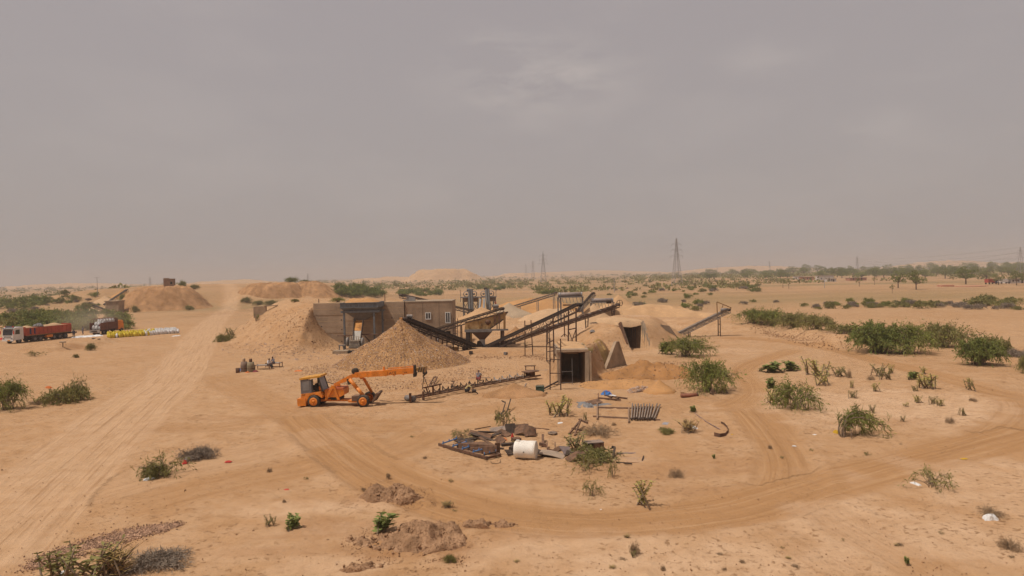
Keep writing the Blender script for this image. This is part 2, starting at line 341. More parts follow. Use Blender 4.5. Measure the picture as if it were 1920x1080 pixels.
def H(x, y):
    x = np.asarray(x, float); y = np.asarray(y, float)
    def add_in(z, m, fn):
        k = np.nonzero(m)
        if len(k[0]): z[k] = fn(x[k], y[k], z[k])
    near = sstep(260, 120, y)
    z = np.zeros(np.shape(x))
    add_in(z, (y > 16) & (y < 480), lambda x, y, z: z + fbm(x / 9, y / 9, 3, 4) * (.10 + .05 * (y > 60)) * sstep(16, 30, y))
    add_in(z, (y > 16) & (y < 260), lambda x, y, z: z + fbm(x / 40, y / 40, 11, 3) * .25 * sstep(260, 120, y) * sstep(16, 30, y))
    add_in(z, (y > 120) & (y < 1500), lambda x, y, z: z + fbm(x / 160, y / 160, 21, 4) * 2.2 * (1 - sstep(260, 120, y)) * sstep(1500, 300, y))
    def f_platform(x, y, z):
        sd = poly_sd(x, y, PLATFORM)
        rough = fbm(x / 3, y / 3, 31, 5, .6) * .8 + fbm(x / 1.1, y / 1.1, 33, 3) * .3
        pz = (WALL_H - .25) * sstep(11.5, -1.5, sd + rough * 1.6) + np.where((sd < 11) & (sd > -2), rough * .45, 0) + np.where(sd < -1, rough * .2, 0)
        fr = (WALL_H - .25) * sstep(11.5, -1.5, np.hypot(4.2 * np.maximum(0, x + 33) ** .55, np.maximum(0, 112.6 - y)) + rough * 1.6) + np.where(x < -24, rough * .45 * sstep(-26, -31, x), 0)
        return z + np.where((x > -33) & (y < WALL_Y + .6), np.where(x < -20, fr, 0), np.where((x > -19) & (x < -9.3) & (y > WALL_Y + .6) & (y < 119.5), np.minimum(pz, 5.8), pz))
    add_in(z, (y > 95) & (y < 175) & (x < 8) & (x > -65), f_platform)
    add_in(z, (y > 260) & (y < 520) & (x < 0) & (x > -270), lambda x, y, z: z + 8.6 * sstep(48, -3, poly_sd(x, y, PLATEAU) + fbm(x / 14, y / 14, 41, 3) * 8))
    def f_tunnels(x, y, z):                 # earth heaped over the tunnels
        n = fbm(x / 2.4, y / 2.4, 51, 4) * .35
        d1, _ = seg_dist(x, y, (P1.x + 2.0, P1.y + 6.2), (P1.x + 5.2, P1.y + 14.0)); z1 = 2.9 * sstep(3.9, .5, d1 + n)
        d0, _ = seg_dist(x, y, (P1.x, P1.y + 1.2), (P1.x, P1.y + 6)); z1 = np.maximum(z1, np.where(y > P1.y + .8, 2.7 * sstep(2.6, 1.3, d0 + n * .5), 0))
        bl = np.array([TRI_L.x - P1.x - 1.9, TRI_L.y - P1.y - 1.5]); sL = (bl[0] * (y - P1.y - 1.5) - bl[1] * (x - P1.x - 1.9)) / np.hypot(*bl)
        z1 = np.where(x > P1.x + 1.25, np.minimum(z1, np.maximum(0, sL + n * .3) * 2.3), z1)
        ex, ey = TRI_R.x - TRI_L.x, TRI_R.y - TRI_L.y; rx_, ry_ = x - TRI_L.x, y - TRI_L.y
        z1 = np.where((ex * ry_ - ey * rx_ < .6) & (ex * rx_ + ey * ry_ > .2), 0, z1)
        lx2, ly2 = (x - P2.x) * P2C + (y - P2.y) * P2S, -(x - P2.x) * P2S + (y - P2.y) * P2C
        d2, _ = seg_dist(x, y, (P2.x - .7, P2.y + 3.5), (P2.x + 3, P2.y + 20)); z2 = (3.5 + n * .4) * sstep(10.0, 3.2, d2 + n * 2.2) * sstep(-3.4, .2, ly2 + n)
        d3, _ = seg_dist(x, y, (28, 140), (45, 128)); z3 = 1.5 * sstep(12, 2, d3 + n * 4)
        add = np.maximum(np.maximum(z1, z2), z3)
        add = np.where((np.abs(x - P1.x) < 1.28) & (y > P1.y - 4.5) & (y < P1.y + 6.2), 0, add)     # open tunnel floors
        add = np.where((np.abs(lx2) < 1.68) & (ly2 > -5) & (ly2 < 5.6), 0, add)
        return z + add
    add_in(z, (y > 60) & (y < 160) & (x > -2) & (x < 62), f_tunnels)
    def f_berm(x, y, z):
        d = np.full(np.shape(x), 1e9)
        for i in range(3): d = np.minimum(d, seg_dist(x, y, BERM[i], BERM[i + 1])[0])
        return np.maximum(z, (1.25 + fbm(x / 3.2, y / 3.2, 61, 3) * .9) * sstep(4.2, .3, d) + z * .5)
    add_in(z, (y > 80) & (y < 170) & (x > 30) & (x < 66), f_berm)
    add_in(z, (y > 110) & (y < 150) & (x > -112) & (x < -70), lambda x, y, z: z + (.7 + fbm(x / 2, y / 2, 71, 3) * .5) * sstep(3.6, .5, seg_dist(x, y, G(60, 664), G(195, 643))[0]))
    add_in(z, (y > 150) & (y < 320) & (x > -150) & (x < -50), lambda x, y, z: z + (.5 + fbm(x / 4, y / 4, 73, 3) * .4) * sstep(6, 1, seg_dist(x, y, G(255, 606), G(480, 580))[0]))
    # low spoil around the screen and the wash area
    add_in(z, (y > 90) & (y < 102) & (np.abs(x) < 14), lambda x, y, z: z + .55 * sstep(1.1, .2, np.hypot((x + 1.5) / 9, (y - 96) / 3.0) + fbm(x / 2.5, y / 2.5, 81, 3) * .5))
    add_in(z, (y > 110) & (y < 195) & (np.abs(x) < 50), lambda x, y, z: z + 1.3 * sstep(1.1, .3, np.hypot((x - 5) / 26, (y - 152) / 26) + fbm(x / 12, y / 12, 83, 3) * .3))
    return z
def hz(x, y): return float(H(np.array([x]), np.array([y]))[0])
_YS = np.geomspace(16, 5000, 300)
def GTv(px, py):                            # sight lines to the first point of the real terrain
    out = []
    px, py = np.atleast_1d(px).astype(float), np.atleast_1d(py).astype(float)
    Rm = np.array(CAM_ROT); d = np.stack([(px - 960) / F_PX, -(py - 540) / F_PX, -np.ones_like(px)], 0); d = Rm @ d
    sx, sz = d[0] / d[1], d[2] / d[1]
    xx = sx[:, None] * _YS[None]; zz = CAM_H + sz[:, None] * _YS[None]; hh = H(xx, np.broadcast_to(_YS, xx.shape).copy())
    df = zz - hh; neg = df < 0; k = np.where(neg.any(1), neg.argmax(1), len(_YS) - 1); k = np.maximum(k, 1); i = np.arange(len(px))
    a_, b_ = df[i, k - 1], df[i, k]; t = np.clip(a_ / (a_ - b_ + 1e-9), 0, 1); yy = _YS[k - 1] + t * (_YS[k] - _YS[k - 1])
    X_ = sx * yy; return np.stack([X_, yy, H(X_, yy)], 1)
def GT(px, py, dz=0.0):
    p = GTv(px, py)[0]; return Vector((p[0], p[1], p[2] + dz))
TRACKS = [   # pixel polyline, half width m, strength
    ([(-160, 1120), (60, 930), (175, 830), (262, 757), (330, 700), (372, 640), (398, 605), (428, 580), (430, 562), (405, 546)], 3.4, 1.0, 0),
    ([(-40, 965), (160, 925), (330, 880), (480, 845), (600, 815), (690, 800)], 2.6, .65, 0),
    ([(560, 770), (610, 815), (690, 875), (800, 925), (930, 962), (1080, 980), (1240, 975), (1400, 950), (1520, 912), (1680, 872), (1820, 838), (1960, 800)], 1.9, 1.0, 1),
    ([(1960, 752), (1860, 735), (1770, 708), (1660, 680), (1560, 655), (1450, 638), (1340, 632)], 1.6, .9, 1),
    ([(1905, 745), (1925, 770), (1900, 805), (1840, 835)], 1.7, .9, 1),
    ([(1500, 655), (1430, 675), (1392, 697), (1412, 722), (1406, 745), (1350, 765), (1300, 760)], 1.2, .85, 1),
    ([(1392, 757), (1435, 795), (1472, 850), (1478, 900), (1440, 945)], 1.5, .9, 1),
    ([(1500, 935), (1600, 990), (1760, 1080), (1850, 1130)], 1.1, .6, 1),
    ([(1420, 965), (1470, 1010), (1600, 1090), (1660, 1130)], .9, .5, 1),
    ([(230, 795), (330, 800), (430, 795), (520, 775), (560, 768)], 1.6, .4, 1),
    ([(400, 700), (470, 735), (560, 775), (700, 795), (820, 790)], 2.2, .45, 1),
    ([(820, 800), (760, 830), (700, 850), (600, 870), (420, 905), (200, 960)], 2.0, .6, 1),
    ([(1300, 760), (1180, 755), (1060, 750), (900, 770), (800, 790)], 1.6, .35, 1),
    ([(480, 655), (560, 665), (640, 680)], 2.0, .3, 0),
]
def grid_axis(segs):
    out = [segs[0][0]]
    for (a, b, s0, s1) in segs:
        x = a
        while x < b - 1e-6:
            t = (x - a) / (b - a); x = min(b, x + s0 + (s1 - s0) * t)
            out.append(x)
    return np.array(out)
xp = grid_axis([(0, 32, .22, .22), (32, 70, .22, .55), (70, 220, .55, 4), (220, 1200, 4, 40), (1200, 5500, 40, 400)])
XS = np.concatenate([-xp[:0:-1], xp])
YS = grid_axis([(-400, -20, 60, 20), (-20, 20, 20, 1.0), (20, 70, .20, .22), (70, 160, .3, .5), (160, 480, .8, 4), (480, 1500, 5, 40), (1500, 5500, 40, 400)])
gx, gy = np.meshgrid(XS, YS); X = gx.ravel(); Y = gy.ravel()
Z = H(X, Y)
NV = len(X)
trk = np.zeros(NV); tu = np.zeros(NV); tv = np.zeros(NV); pale = np.zeros(NV); dirt = np.zeros(NV)
sub = np.where((Y > 18) & (Y < 420) & (np.abs(X) < 220))[0]; sx, sy = X[sub], Y[sub]
SUB_ALL = sub
for ti, (pl, hw, st, dark) in enumerate(TRACKS):
    pts = []
    wp = [G(*p) for p in pl]
    for i in range(len(wp) - 1):            # smooth the line (Catmull-Rom)
        p0, p1, p2, p3 = wp[max(i - 1, 0)], wp[i], wp[i + 1], wp[min(i + 2, len(wp) - 1)]
        for k in range(5):
            t = k / 5; pts.append(.5 * ((2 * p1) + (p2 - p0) * t + (2 * p0 - 5 * p1 + 4 * p2 - p3) * t * t + (3 * p1 - p0 - 3 * p2 + p3) * t ** 3))
    pts.append(wp[-1])
    bx0, bx1 = min(p.x for p in pts) - 5, max(p.x for p in pts) + 5; by0, by1 = min(p.y for p in pts) - 5, max(p.y for p in pts) + 5
    sub = np.nonzero((X > bx0) & (X < bx1) & (Y > by0) & (Y < by1))[0]; sx, sy = X[sub], Y[sub]; wob = fbm(sx / 6, sy / 6, 91, 3) * .7
    best = np.full(len(sub), 1e9); bu = np.zeros(len(sub)); bs = np.zeros(len(sub)); L = 0
    for i in range(len(pts) - 1):
        a, b = pts[i], pts[i + 1]; d, t = seg_dist(sx, sy, a, b); sg = np.sign((b.x - a.x) * (sy - a.y) - (b.y - a.y) * (sx - a.x))
        l = (b - a).length; k = d < best
        best = np.where(k, d, best); bu = np.where(k, L + t * l, bu); bs = np.where(k, d * sg, bs); L += l
    fade = sstep(0, 3, bu) * sstep(L, L - 3, bu)
    w = st * sstep(hw + .5, hw - .5, best + wob * .7) * fade
    if dark: Z[sub] += .08 * st * fade * np.exp(-((best + wob * .7 - hw - .45) / .4) ** 2)
    k = w > trk[sub]
    idx = sub[k]; trk[idx] = w[k]; tu[idx] = bu[k] + ti * 37; tv[idx] = bs[k] + ti * 13
    if not dark: pale[sub] = np.maximum(pale[sub], w * .8)
    if dark: dirt[sub] = np.maximum(dirt[sub], .35 * w)
sub = SUB_ALL
# wheel ruts pressed into the tracks
Z[sub] += trk[sub] * (-.05 + .07 * (vnoise(tv[sub] * 1.5, tu[sub] * .05, 5) - .5) + .05 * (vnoise(tv[sub] * 3.1, tu[sub] * .09, 6) - .5))
def blob(arr, px, py, rx, ry, s=1.0):
    c = G(px, py); k = np.nonzero((np.abs(X - c.x) < rx * 2) & (np.abs(Y - c.y) < ry * 2))[0]
    e = fbm(X[k] / 2.2, Y[k] / 2.2, int(px) + 5, 4) * .8
    arr[k] = np.maximum(arr[k], s * sstep(1.15, .35, np.hypot((X[k] - c.x) / rx, (Y[k] - c.y) / ry) + e))
for b in [(735, 935, 4.2, 1.6, .8), (770, 1020, 3.6, 2.2, .9), (1230, 880, 5, 2.2, .5), (640, 985, 5, 1.2, .6), (600, 1000, 4, .5, .6), (520, 1030, 5, .6, .5), (960, 1005, 5, 1, .5), (1060, 900, 7, .7, .5), (450, 780, 7, 1.2, .4), (1330, 870, 4, 1.5, .4), (1700, 790, 3, 1, .35), (1280, 920, 3, .8, .5), (900, 870, 6, 1.2, .3),
          (1180, 708, 7, 5, .85), (960, 738, 4, 2, .5), (110, 655, 9, 3, .8), (1290, 745, 6, 3, .4), (930, 665, 9, 4, .35), (330, 800, 4, 1, .4), (1140, 700, 4, 3, .5), (380, 590, 12, 10, .3)]:
    blob(dirt, *b)
for b in [(1650, 760, 12, 9, .9), (1700, 1000, 9, 5, .8), (1250, 1050, 9, 3.5, .9), (1850, 900, 8, 5, .7), (560, 950, 5, 1.2, .8), (600, 990, 5, 1.2, .7), (620, 1060, 3, 1.4, .7), (1040, 1040, 5, 2.5, .6),
          (1300, 660, 12, 4, .6), (1130, 620, 18, 16, .8), (480, 1030, 3, 1.5, .5), (1500, 1060, 4, 1.5, .5), (750, 660, 10, 4, .4)]:
    blob(pale, *b)
# trampled, crumbly micro relief where nothing has driven
k = np.nonzero((Y > 18) & (Y < 100) & (np.abs(X) < 75))[0]; kx, ky = X[k], Y[k]
Z[k] += (1 - trk[k]) * sstep(95, 60, ky) * sstep(18, 24, ky) * (np.maximum(0, vnoise(kx * 2.6, ky * 2.6, 15) - .62) * .22 - np.maximum(0, vnoise(kx * 1.9, ky * 1.9, 16) - .68) * .20)
Z[k] += dirt[k] * sstep(110, 80, ky) * fbm(kx * 1.6, ky * 1.6, 17, 2) * .10
nx, ny = len(XS), len(YS); print('GROUND', nx, ny)
ii = (np.arange(ny - 1)[:, None] * nx + np.arange(nx - 1)[None, :]).ravel()
FQ = np.stack([ii, ii + 1, ii + nx + 1, ii + nx], 1)
def ground_material():
    m = bpy.data.materials.new('desert_ground'); m.use_nodes = True; n, l = m.node_tree.nodes, m.node_tree.links
    b = n['Principled BSDF']; b.inputs['Roughness'].default_value = 1.0; b.inputs['Specular IOR Level'].default_value = .1
    def attr(a):
        q = n.new('ShaderNodeAttribute'); q.attribute_name = a; return q.outputs['Fac']
    geo = n.new('ShaderNodeNewGeometry'); pos = geo.outputs['Position']
    def noise(scale, detail=5, rough=.6, vec=None, dim='3D'):
        q = n.new('ShaderNodeTexNoise'); q.inputs['Scale'].default_value = scale; q.inputs['Detail'].default_value = detail; q.inputs['Roughness'].default_value = rough
        l.new(vec or pos, q.inputs['Vector']); return q.outputs[0]
    def mr(v, a, b_, c=0.0, d=1.0):
        q = n.new('ShaderNodeMapRange'); q.inputs['From Min'].default_value = a; q.inputs['From Max'].default_value = b_; q.inputs['To Min'].default_value = c; q.inputs['To Max'].default_value = d
        l.new(v, q.inputs['Value']); return q.outputs[0]
    def math_(op, a, b_):
        q = n.new('ShaderNodeMath'); q.operation = op
        for k, v in ((0, a), (1, b_)):
            if isinstance(v, float): q.inputs[k].default_value = v
            else: l.new(v, q.inputs[k])
        return q.outputs[0]
    def mix(f, a, b_):
        q = n.new('ShaderNodeMix'); q.data_type = 'RGBA'
        if isinstance(f, float): q.inputs['Factor'].default_value = f
        else: l.new(f, q.inputs['Factor'])
        for k, v in (('A', a), ('B', b_)):
            if isinstance(v, tuple): q.inputs[k].default_value = (*v, 1)
            else: l.new(v, q.inputs[k])
        return q.outputs['Result']
    c = mix(mr(noise(.045, 6), .36, .64), (.40, .225, .107), (.45, .275, .148))
    c = mix(mr(noise(.35, 6, .65), .40, .64, 0, .75), c, (.47, .30, .172))
    c = mix(mr(noise(.9, 7, .72), .48, .68, 0, .72), c, (.315, .168, .075))
    # far plain: paler fields, browner scrub floor in long drifts
    sepp = n.new('ShaderNodeSeparateXYZ'); l.new(pos, sepp.inputs[0])
    mp = n.new('ShaderNodeMapping'); mp.inputs['Scale'].default_value = (.35, 1.6, 1); l.new(pos, mp.inputs[0])
    farm = mr(sepp.outputs['Y'], 130, 260)
    c = mix(math_('MULTIPLY', farm, mr(noise(.012, 6, .65, mp.outputs[0]), .44, .60, 0, .6)), c, (.27, .165, .082))
    c = mix(math_('MULTIPLY', farm, mr(noise(.004, 5, .6, mp.outputs[0]), .48, .62, 0, .7)), c, (.16, .135, .055))
    c = mix(math_('MULTIPLY', attr('pale'), mr(noise(.8, 6), .35, .6, .4, 1.0)), c, (.55, .365, .225))
    c = mix(math_('MULTIPLY', attr('dirt'), mr(noise(1.1, 6), .3, .6, .4, 1.0)), c, (.315, .162, .072))
    # streaks left by wheels, running along each track
    cb = n.new('ShaderNodeCombineXYZ'); l.new(math_('MULTIPLY', attr('tu'), .06), cb.inputs[0]); l.new(math_('MULTIPLY', attr('tv'), 1.7), cb.inputs[1])
    st = noise(1.0, 5, .6, cb.outputs[0]); trk_ = attr('trk')
    dk = mr(attr('pale'), .1, .7, 1.0, .15)
    c = mix(math_('MULTIPLY', math_('MULTIPLY', trk_, dk), .8), c, (.365, .195, .083))
    c = mix(math_('MULTIPLY', trk_, math_('MULTIPLY', mr(st, .50, .68, 0, .65), mr(attr('pale'), .3, .8, 1.0, .45))), c, (.285, .150, .064))
    c = mix(math_('MULTIPLY', trk_, mr(st, .46, .32, 0, .60)), c, (.47, .29, .155))
    cb2 = n.new('ShaderNodeCombineXYZ'); l.new(math_('MULTIPLY', attr('tu'), .10), cb2.inputs[0]); l.new(math_('MULTIPLY', attr('tv'), 4.6), cb2.inputs[1])
    st2 = noise(1.0, 3, .5, cb2.outputs[0])
    c = mix(math_('MULTIPLY', trk_, mr(st2, .56, .64, 0, .42)), c, (.27, .14, .060))
    c = mix(math_('MULTIPLY', trk_, mr(st2, .42, .34, 0, .35)), c, (.48, .30, .165))
    # crumbs, pebbles and footprints
    vo = n.new('ShaderNodeTexVoronoi'); vo.inputs['Scale'].default_value = 2.6; l.new(pos, vo.inputs['Vector'])
    sp = math_('MULTIPLY', mr(vo.outputs['Distance'], .22, .10), mr(noise(.30, 4), .50, .62))
    c = mix(math_('MULTIPLY', sp, mr(trk_, 0, .8, .7, .06)), c, (.22, .125, .065))
    fp = math_('MULTIPLY', mr(noise(3.4, 5, .6), .565, .64), mr(noise(.16, 4), .40, .54))
    c = mix(math_('MULTIPLY', fp, mr(trk_, 0, .7, .8, .04)), c, (.225, .122, .058))
    c = mix(mr(noise(26, 3, .7), .3, .75, 0, .32), c, (.29, .165, .085))
    c = mix(math_('MULTIPLY', mr(noise(9, 5, .75), .56, .68, 0, .5), mr(noise(.5, 4), .42, .6)), c, (.26, .145, .072))
    l.new(c, b.inputs['Base Color'])
    h = math_('ADD', math_('MULTIPLY', noise(7.0, 6, .7), .10), math_('MULTIPLY', noise(1.3, 5, .6), .32))
    h = math_('SUBTRACT', h, math_('MULTIPLY', fp, .06))
    h = math_('ADD', h, math_('MULTIPLY', math_('MULTIPLY', st, trk_), .22))
    h = math_('ADD', h, math_('MULTIPLY', math_('MULTIPLY', st2, trk_), .12))
    bp = n.new('ShaderNodeBump'); bp.inputs['Strength'].default_value = .55; bp.inputs['Distance'].default_value = .35
    bp.inputs['Strength'].default_value = .8; l.new(h, bp.inputs['Height']); l.new(bp.outputs[0], b.inputs['Normal'])
    return m
gm = np_mesh('ground', np.stack([X, Y, Z], 1), FQ, ground_material(), True)
for nm, arr in (('trk', trk), ('tu', tu), ('tv', tv), ('pale', pale), ('dirt', dirt)):
    at = gm.attributes.new(nm, 'FLOAT', 'POINT'); at.data.foreach_set('value', arr.astype(np.float32))
ground = link('ground', gm); ground['kind'] = 'structure'
# dusty air over the whole plain
hb = MB().box((0, 2500, 31), (13000, 7000, 82))
haze = link('haze', hb.mesh('haze', bpy.data.materials.new('dusty_air'))); haze['kind'] = 'stuff'
hm = haze.data.materials[0]; hm.use_nodes = True; hn = hm.node_tree.nodes; hn.remove(hn['Principled BSDF'])
pv = hn.new('ShaderNodeVolumePrincipled'); pv.inputs['Color'].default_value = (.62, .60, .60, 1); pv.inputs['Density'].default_value = .00035; pv.inputs['Anisotropy'].default_value = 0.0
hm.node_tree.links.new(pv.outputs[0], hn['Material Output'].inputs['Volume'])
dc = GT(168, 622)                           # dust raised round the trucks being loaded
dme = MB().lathe([(.02, -1), (.5, -.86), (.86, -.5), (1, 0), (.86, .5), (.5, .86), (.02, 1)], 20).mesh('dust_cloud', bpy.data.materials.new('raised_dust'), True)
dust_cloud = link('dust_cloud', dme); dust_cloud.location = (dc.x, dc.y, 2.6); dust_cloud.scale = (11, 7, 4.6); dust_cloud['kind'] = 'stuff'; dust_cloud['label'] = 'pale dust hanging round the two trucks'
dmt = dme.materials[0]; dmt.use_nodes = True; dn, dl = dmt.node_tree.nodes, dmt.node_tree.links; dn.remove(dn['Principled BSDF'])
dv = dn.new('ShaderNodeVolumePrincipled'); dv.inputs['Color'].default_value = (.80, .70, .60, 1)
dtc = dn.new('ShaderNodeTexCoord'); dle = dn.new('ShaderNodeVectorMath'); dle.operation = 'LENGTH'; dl.new(dtc.outputs['Object'], dle.inputs[0])
dmr = dn.new('ShaderNodeMapRange'); dmr.interpolation_type = 'SMOOTHSTEP'; dmr.inputs['From Min'].default_value = 1.0; dmr.inputs['From Max'].default_value = 0.0; dmr.inputs['To Max'].default_value = .085; dl.new(dle.outputs['Value'], dmr.inputs['Value'])
dns = dn.new('ShaderNodeTexNoise'); dns.inputs['Scale'].default_value = 2.2; dl.new(dtc.outputs['Object'], dns.inputs['Vector'])
dmm = dn.new('ShaderNodeMath'); dmm.operation = 'MULTIPLY'; dl.new(dmr.outputs[0], dmm.inputs[0]); dl.new(dns.outputs[0], dmm.inputs[1]); dl.new(dmm.outputs[0], dv.inputs['Density']); dl.new(dv.outputs[0], dn['Material Output'].inputs['Volume'])
# ---------------------------------------------------------------- heaps
def heap_np(cx, cy, rx, ry, h, seed, kind='cone', rough=.1, rot=0.0, nr=26, na=64, ridge=0.0, sink=.25, gully=0.0, rscale=1.5, absolute=False):
    a = np.linspace(0, 2 * np.pi, na, endpoint=False); r = np.linspace(0, 1, nr)
    A, Rr = np.meshgrid(a, r); wob_ = 1 + .10 * fbm(np.cos(A) * 1.3 + seed, np.sin(A) * 1.3, seed, 3)
    lx, ly = Rr * np.cos(A) * rx * wob_, Rr * np.sin(A) * ry * wob_
    if ridge: lx = lx + np.where(np.cos(A) > 0, 1, -1) * ridge * np.minimum(1, np.abs(np.cos(A)) * 3) 
    c, s = math.cos(rot), math.sin(rot); wx, wy = cx + lx * c - ly * s, cy + lx * s + ly * c
    if kind == 'cone': p = np.sqrt((1 - Rr) ** 2 + .0009) * (1 - .12 * np.sin(np.pi * Rr))
    elif kind == 'dome': p = np.cos(Rr * np.pi / 2) ** 1.3
    else: p = sstep(1.0, .42, Rr)           # flat topped
    nz = fbm(wx / rscale, wy / rscale, seed + 3, 4) * rough * sstep(1, .85, Rr)
    if gully: nz = nz - gully * np.abs(fbm(A * 5 + fbm(wx / 6, wy / 6, seed, 2), Rr * .6, seed + 8, 3)) * np.sin(np.pi * np.clip(Rr, 0, 1)) 
    z = H(wx.ravel(), wy.ravel()).reshape(wx.shape); z = np.maximum(z - .3, p * h + nz + np.minimum(z, 0) - .4 * sstep(.7, 1, Rr)) if absolute else z * Rr + (1 - Rr) * np.minimum(z, z[-1].mean()) + p * h + nz - sink * sstep(.8, 1, Rr)
    V = np.stack([wx, wy, z], -1).reshape(-1, 3); F = []
    i, j = np.meshgrid(np.arange(nr - 1), np.arange(na), indexing='ij'); j2 = (j + 1) % na
    F = np.stack([i * na + j, i * na + j2, (i + 1) * na + j2, (i + 1) * na + j], -1).reshape(-1, 4)
    F = F[:, ::-1]
    return V, F
OCT = np.array([(1, 0, 0), (-1, 0, 0), (0, 1, 0), (0, -1, 0), (0, 0, 1), (0, 0, -1)], float)
OCF = np.array([(0, 2, 4), (2, 1, 4), (1, 3, 4), (3, 0, 4), (2, 0, 5), (1, 2, 5), (3, 1, 5), (0, 3, 5)])
CUB = np.array([(-1, -1, -1), (1, -1, -1), (1, 1, -1), (-1, 1, -1), (-1, -1, 1), (1, -1, 1), (1, 1, 1), (-1, 1, 1)], float) * .62
CUF = np.array([(3, 2, 1, 0), (4, 5, 6, 7), (0, 1, 5, 4), (1, 2, 6, 5), (2, 3, 7, 6), (3, 0, 4, 7)])
def stones_np(pos, size, seed, flat=.7):
    g = np.random.default_rng(seed); n = len(pos)
    q = g.normal(size=(n, 4)); q /= np.linalg.norm(q, axis=1)[:, None]; w, x, y, z = q.T
    Rm = np.stack([1 - 2 * (y * y + z * z), 2 * (x * y - z * w), 2 * (x * z + y * w), 2 * (x * y + z * w), 1 - 2 * (x * x + z * z), 2 * (y * z - x * w), 2 * (x * z - y * w), 2 * (y * z + x * w), 1 - 2 * (x * x + y * y)], 1).reshape(n, 3, 3)
    base = CUB[None] * (1 + g.uniform(-.35, .35, (n, 8, 3))) * g.uniform(.6, 1.15, (n, 1, 3)) * np.asarray(size).reshape(-1, 1, 1)
    V = np.einsum('nij,nkj->nki', Rm, base) + pos[:, None, :]
    F = (CUF[None] + (np.arange(n) * 8)[:, None, None]).reshape(-1, 4)
    return V.reshape(-1, 3), F
def heap(name, label, cat, px, py, rx, ry, h, mat, seed, loc=None, stones=0, ssize=(.05, .12), smat=None, sname='stones', group=None, structure=False, **kw):
    c = loc if loc is not None else GT(px, py)
    V, F = heap_np(c[0], c[1], rx, ry, h, seed, **kw)
    base = Vector((c[0], c[1], hz(c[0], c[1])))
    Vl = V - np.array(base)
    if stones:
        t = tag(bpy.data.objects.new(name, None), label, cat, group); COL.objects.link(t); t.location = base
        link('heap_body', np_mesh(name, Vl, F, mat, True), t)
        g = np.random.default_rng(seed + 1); tri = F[:, :3]
        ar = np.linalg.norm(np.cross(V[tri[:, 1]] - V[tri[:, 0]], V[tri[:, 2]] - V[tri[:, 0]]), axis=1) + 1e-9
        k = g.choice(len(F), stones, p=ar / ar.sum()); w = g.dirichlet((1, 1, 1, 1), stones)
        pos = np.einsum('nk,nkj->nj', w, Vl[F[k]]); sz = g.uniform(ssize[0], ssize[1], stones) * np.where(g.random(stones) < .06, 1.7, 1)
        sv, sf = stones_np(pos, sz, seed + 2)
        so = link(sname, np_mesh(sname, sv, sf, smat or STONE), t); so['kind'] = 'stuff'
        return t
    o = link(name, np_mesh(name, Vl, F, mat, True)); o.location = base
    if structure: o['kind'] = 'structure'
    else: tag(o, label, cat, group)
    return o
# ================================================================= earthworks
heap('spoil_mound', '', '', 0, 0, 22, 16, 9.0, EARTH, 101, loc=(-145, 284), structure=True, absolute=True, kind='flat', rough=1.3, gully=1.6, nr=44, na=120, rscale=5)
heap('spoil_mound', '', '', 0, 0, 22, 16, 9.4, EARTH, 103, loc=(-111, 316), structure=True, absolute=True, kind='flat', rough=1.2, gully=1.4, nr=44, na=120, rscale=5)
heap('spoil_mound', '', '', 0, 0, 19, 16, 10.3, EARTH, 105, loc=(-95, 322), structure=True, absolute=True, kind='dome', rough=1.0, gully=1.2, nr=44, na=120, rscale=5)
heap('far_sand_pile', 'smooth orange sand pile behind the left spoil mound and its conveyor', 'sand pile', 0, 0, 15, 12, 8.2, SANDO, 107, loc=(-178, 312), kind='cone', rough=.3, absolute=True)
heap('far_sand_pile', 'small pale sand cone at the foot of the far left conveyor, behind the trucks', 'sand pile', 0, 0, 5.2, 5, 2.6, SANDP, 109, loc=GT(173, 588), kind='cone', rough=.15)
heap('far_sand_pile', 'tiny pale sand cone on the left plain above the small sand cone', 'sand pile', 0, 0, 6, 5, 3, SANDP, 110, loc=GT(195, 567), kind='cone', rough=.15)
mesa = heap('spoil_hill', '', '', 0, 0, 105, 60, 25, SAND, 111, loc=(-150, 1500), structure=True, kind='flat', rough=4, gully=5, nr=40, na=120, rscale=18)
heap('spoil_hill', '', '', 0, 0, 130, 60, 14, SAND, 113, loc=(45, 2300), structure=True, kind='flat', rough=3, nr=30, na=80, rscale=20)
for k, (x, y, rx, hh) in enumerate([(-700, 1700, 160, 12), (-330, 1900, 190, 11), (900, 2600, 400, 22), (1600, 2500, 300, 26), (-1300, 2000, 300, 12), (300, 3000, 500, 20), (2100, 2600, 400, 22)]):
    heap('spoil_hill', '', '', 0, 0, rx, 60, hh, SAND, 120 + k, loc=(x, y), structure=True, kind='dome', rough=3, nr=20, na=60, rscale=25)
heap('stone_pile', 'tall cone of broken tan and mauve stone behind the orange crane', 'stone pile', 0, 0, 8.6, 9.0, 5.7, STONEB, 131, loc=(P(752, 640, 87).x, 87), kind='cone', rough=.34, gully=.35, rscale=2.2, stones=24000, ssize=(.03, .072), nr=40, na=96, sink=.15)
heap('sand_pile', 'steep grey-tan sand cone poured in front of the twin washing towers', 'sand pile', 0, 0, 7.5, 7, 3.2, SAND, 133, loc=(P(903, 590, 150).x, 150), kind='cone', rough=.15)
heap('sand_pile', 'broad orange sand bank behind the screen, right of the washing towers', 'sand pile', 0, 0, 17, 11, 4.4, SANDO, 135, loc=(P(1000, 570, 186).x, 186), kind='dome', rough=.4)
heap('sand_pile', 'low grey stone dust pile under the thin rear conveyor', 'sand pile', 0, 0, 6.5, 6, 3.4, SANDG, 137, loc=(P(955, 590, 158).x, 158), kind='cone', rough=.1)
heap('sand_pile', 'small brown pile of coarse grit beside the long black conveyor', 'sand pile', 0, 0, 2.3, 2.2, 1.7, EARTH, 139, loc=(P(967, 605, 124).x, 124), kind='cone', rough=.12)
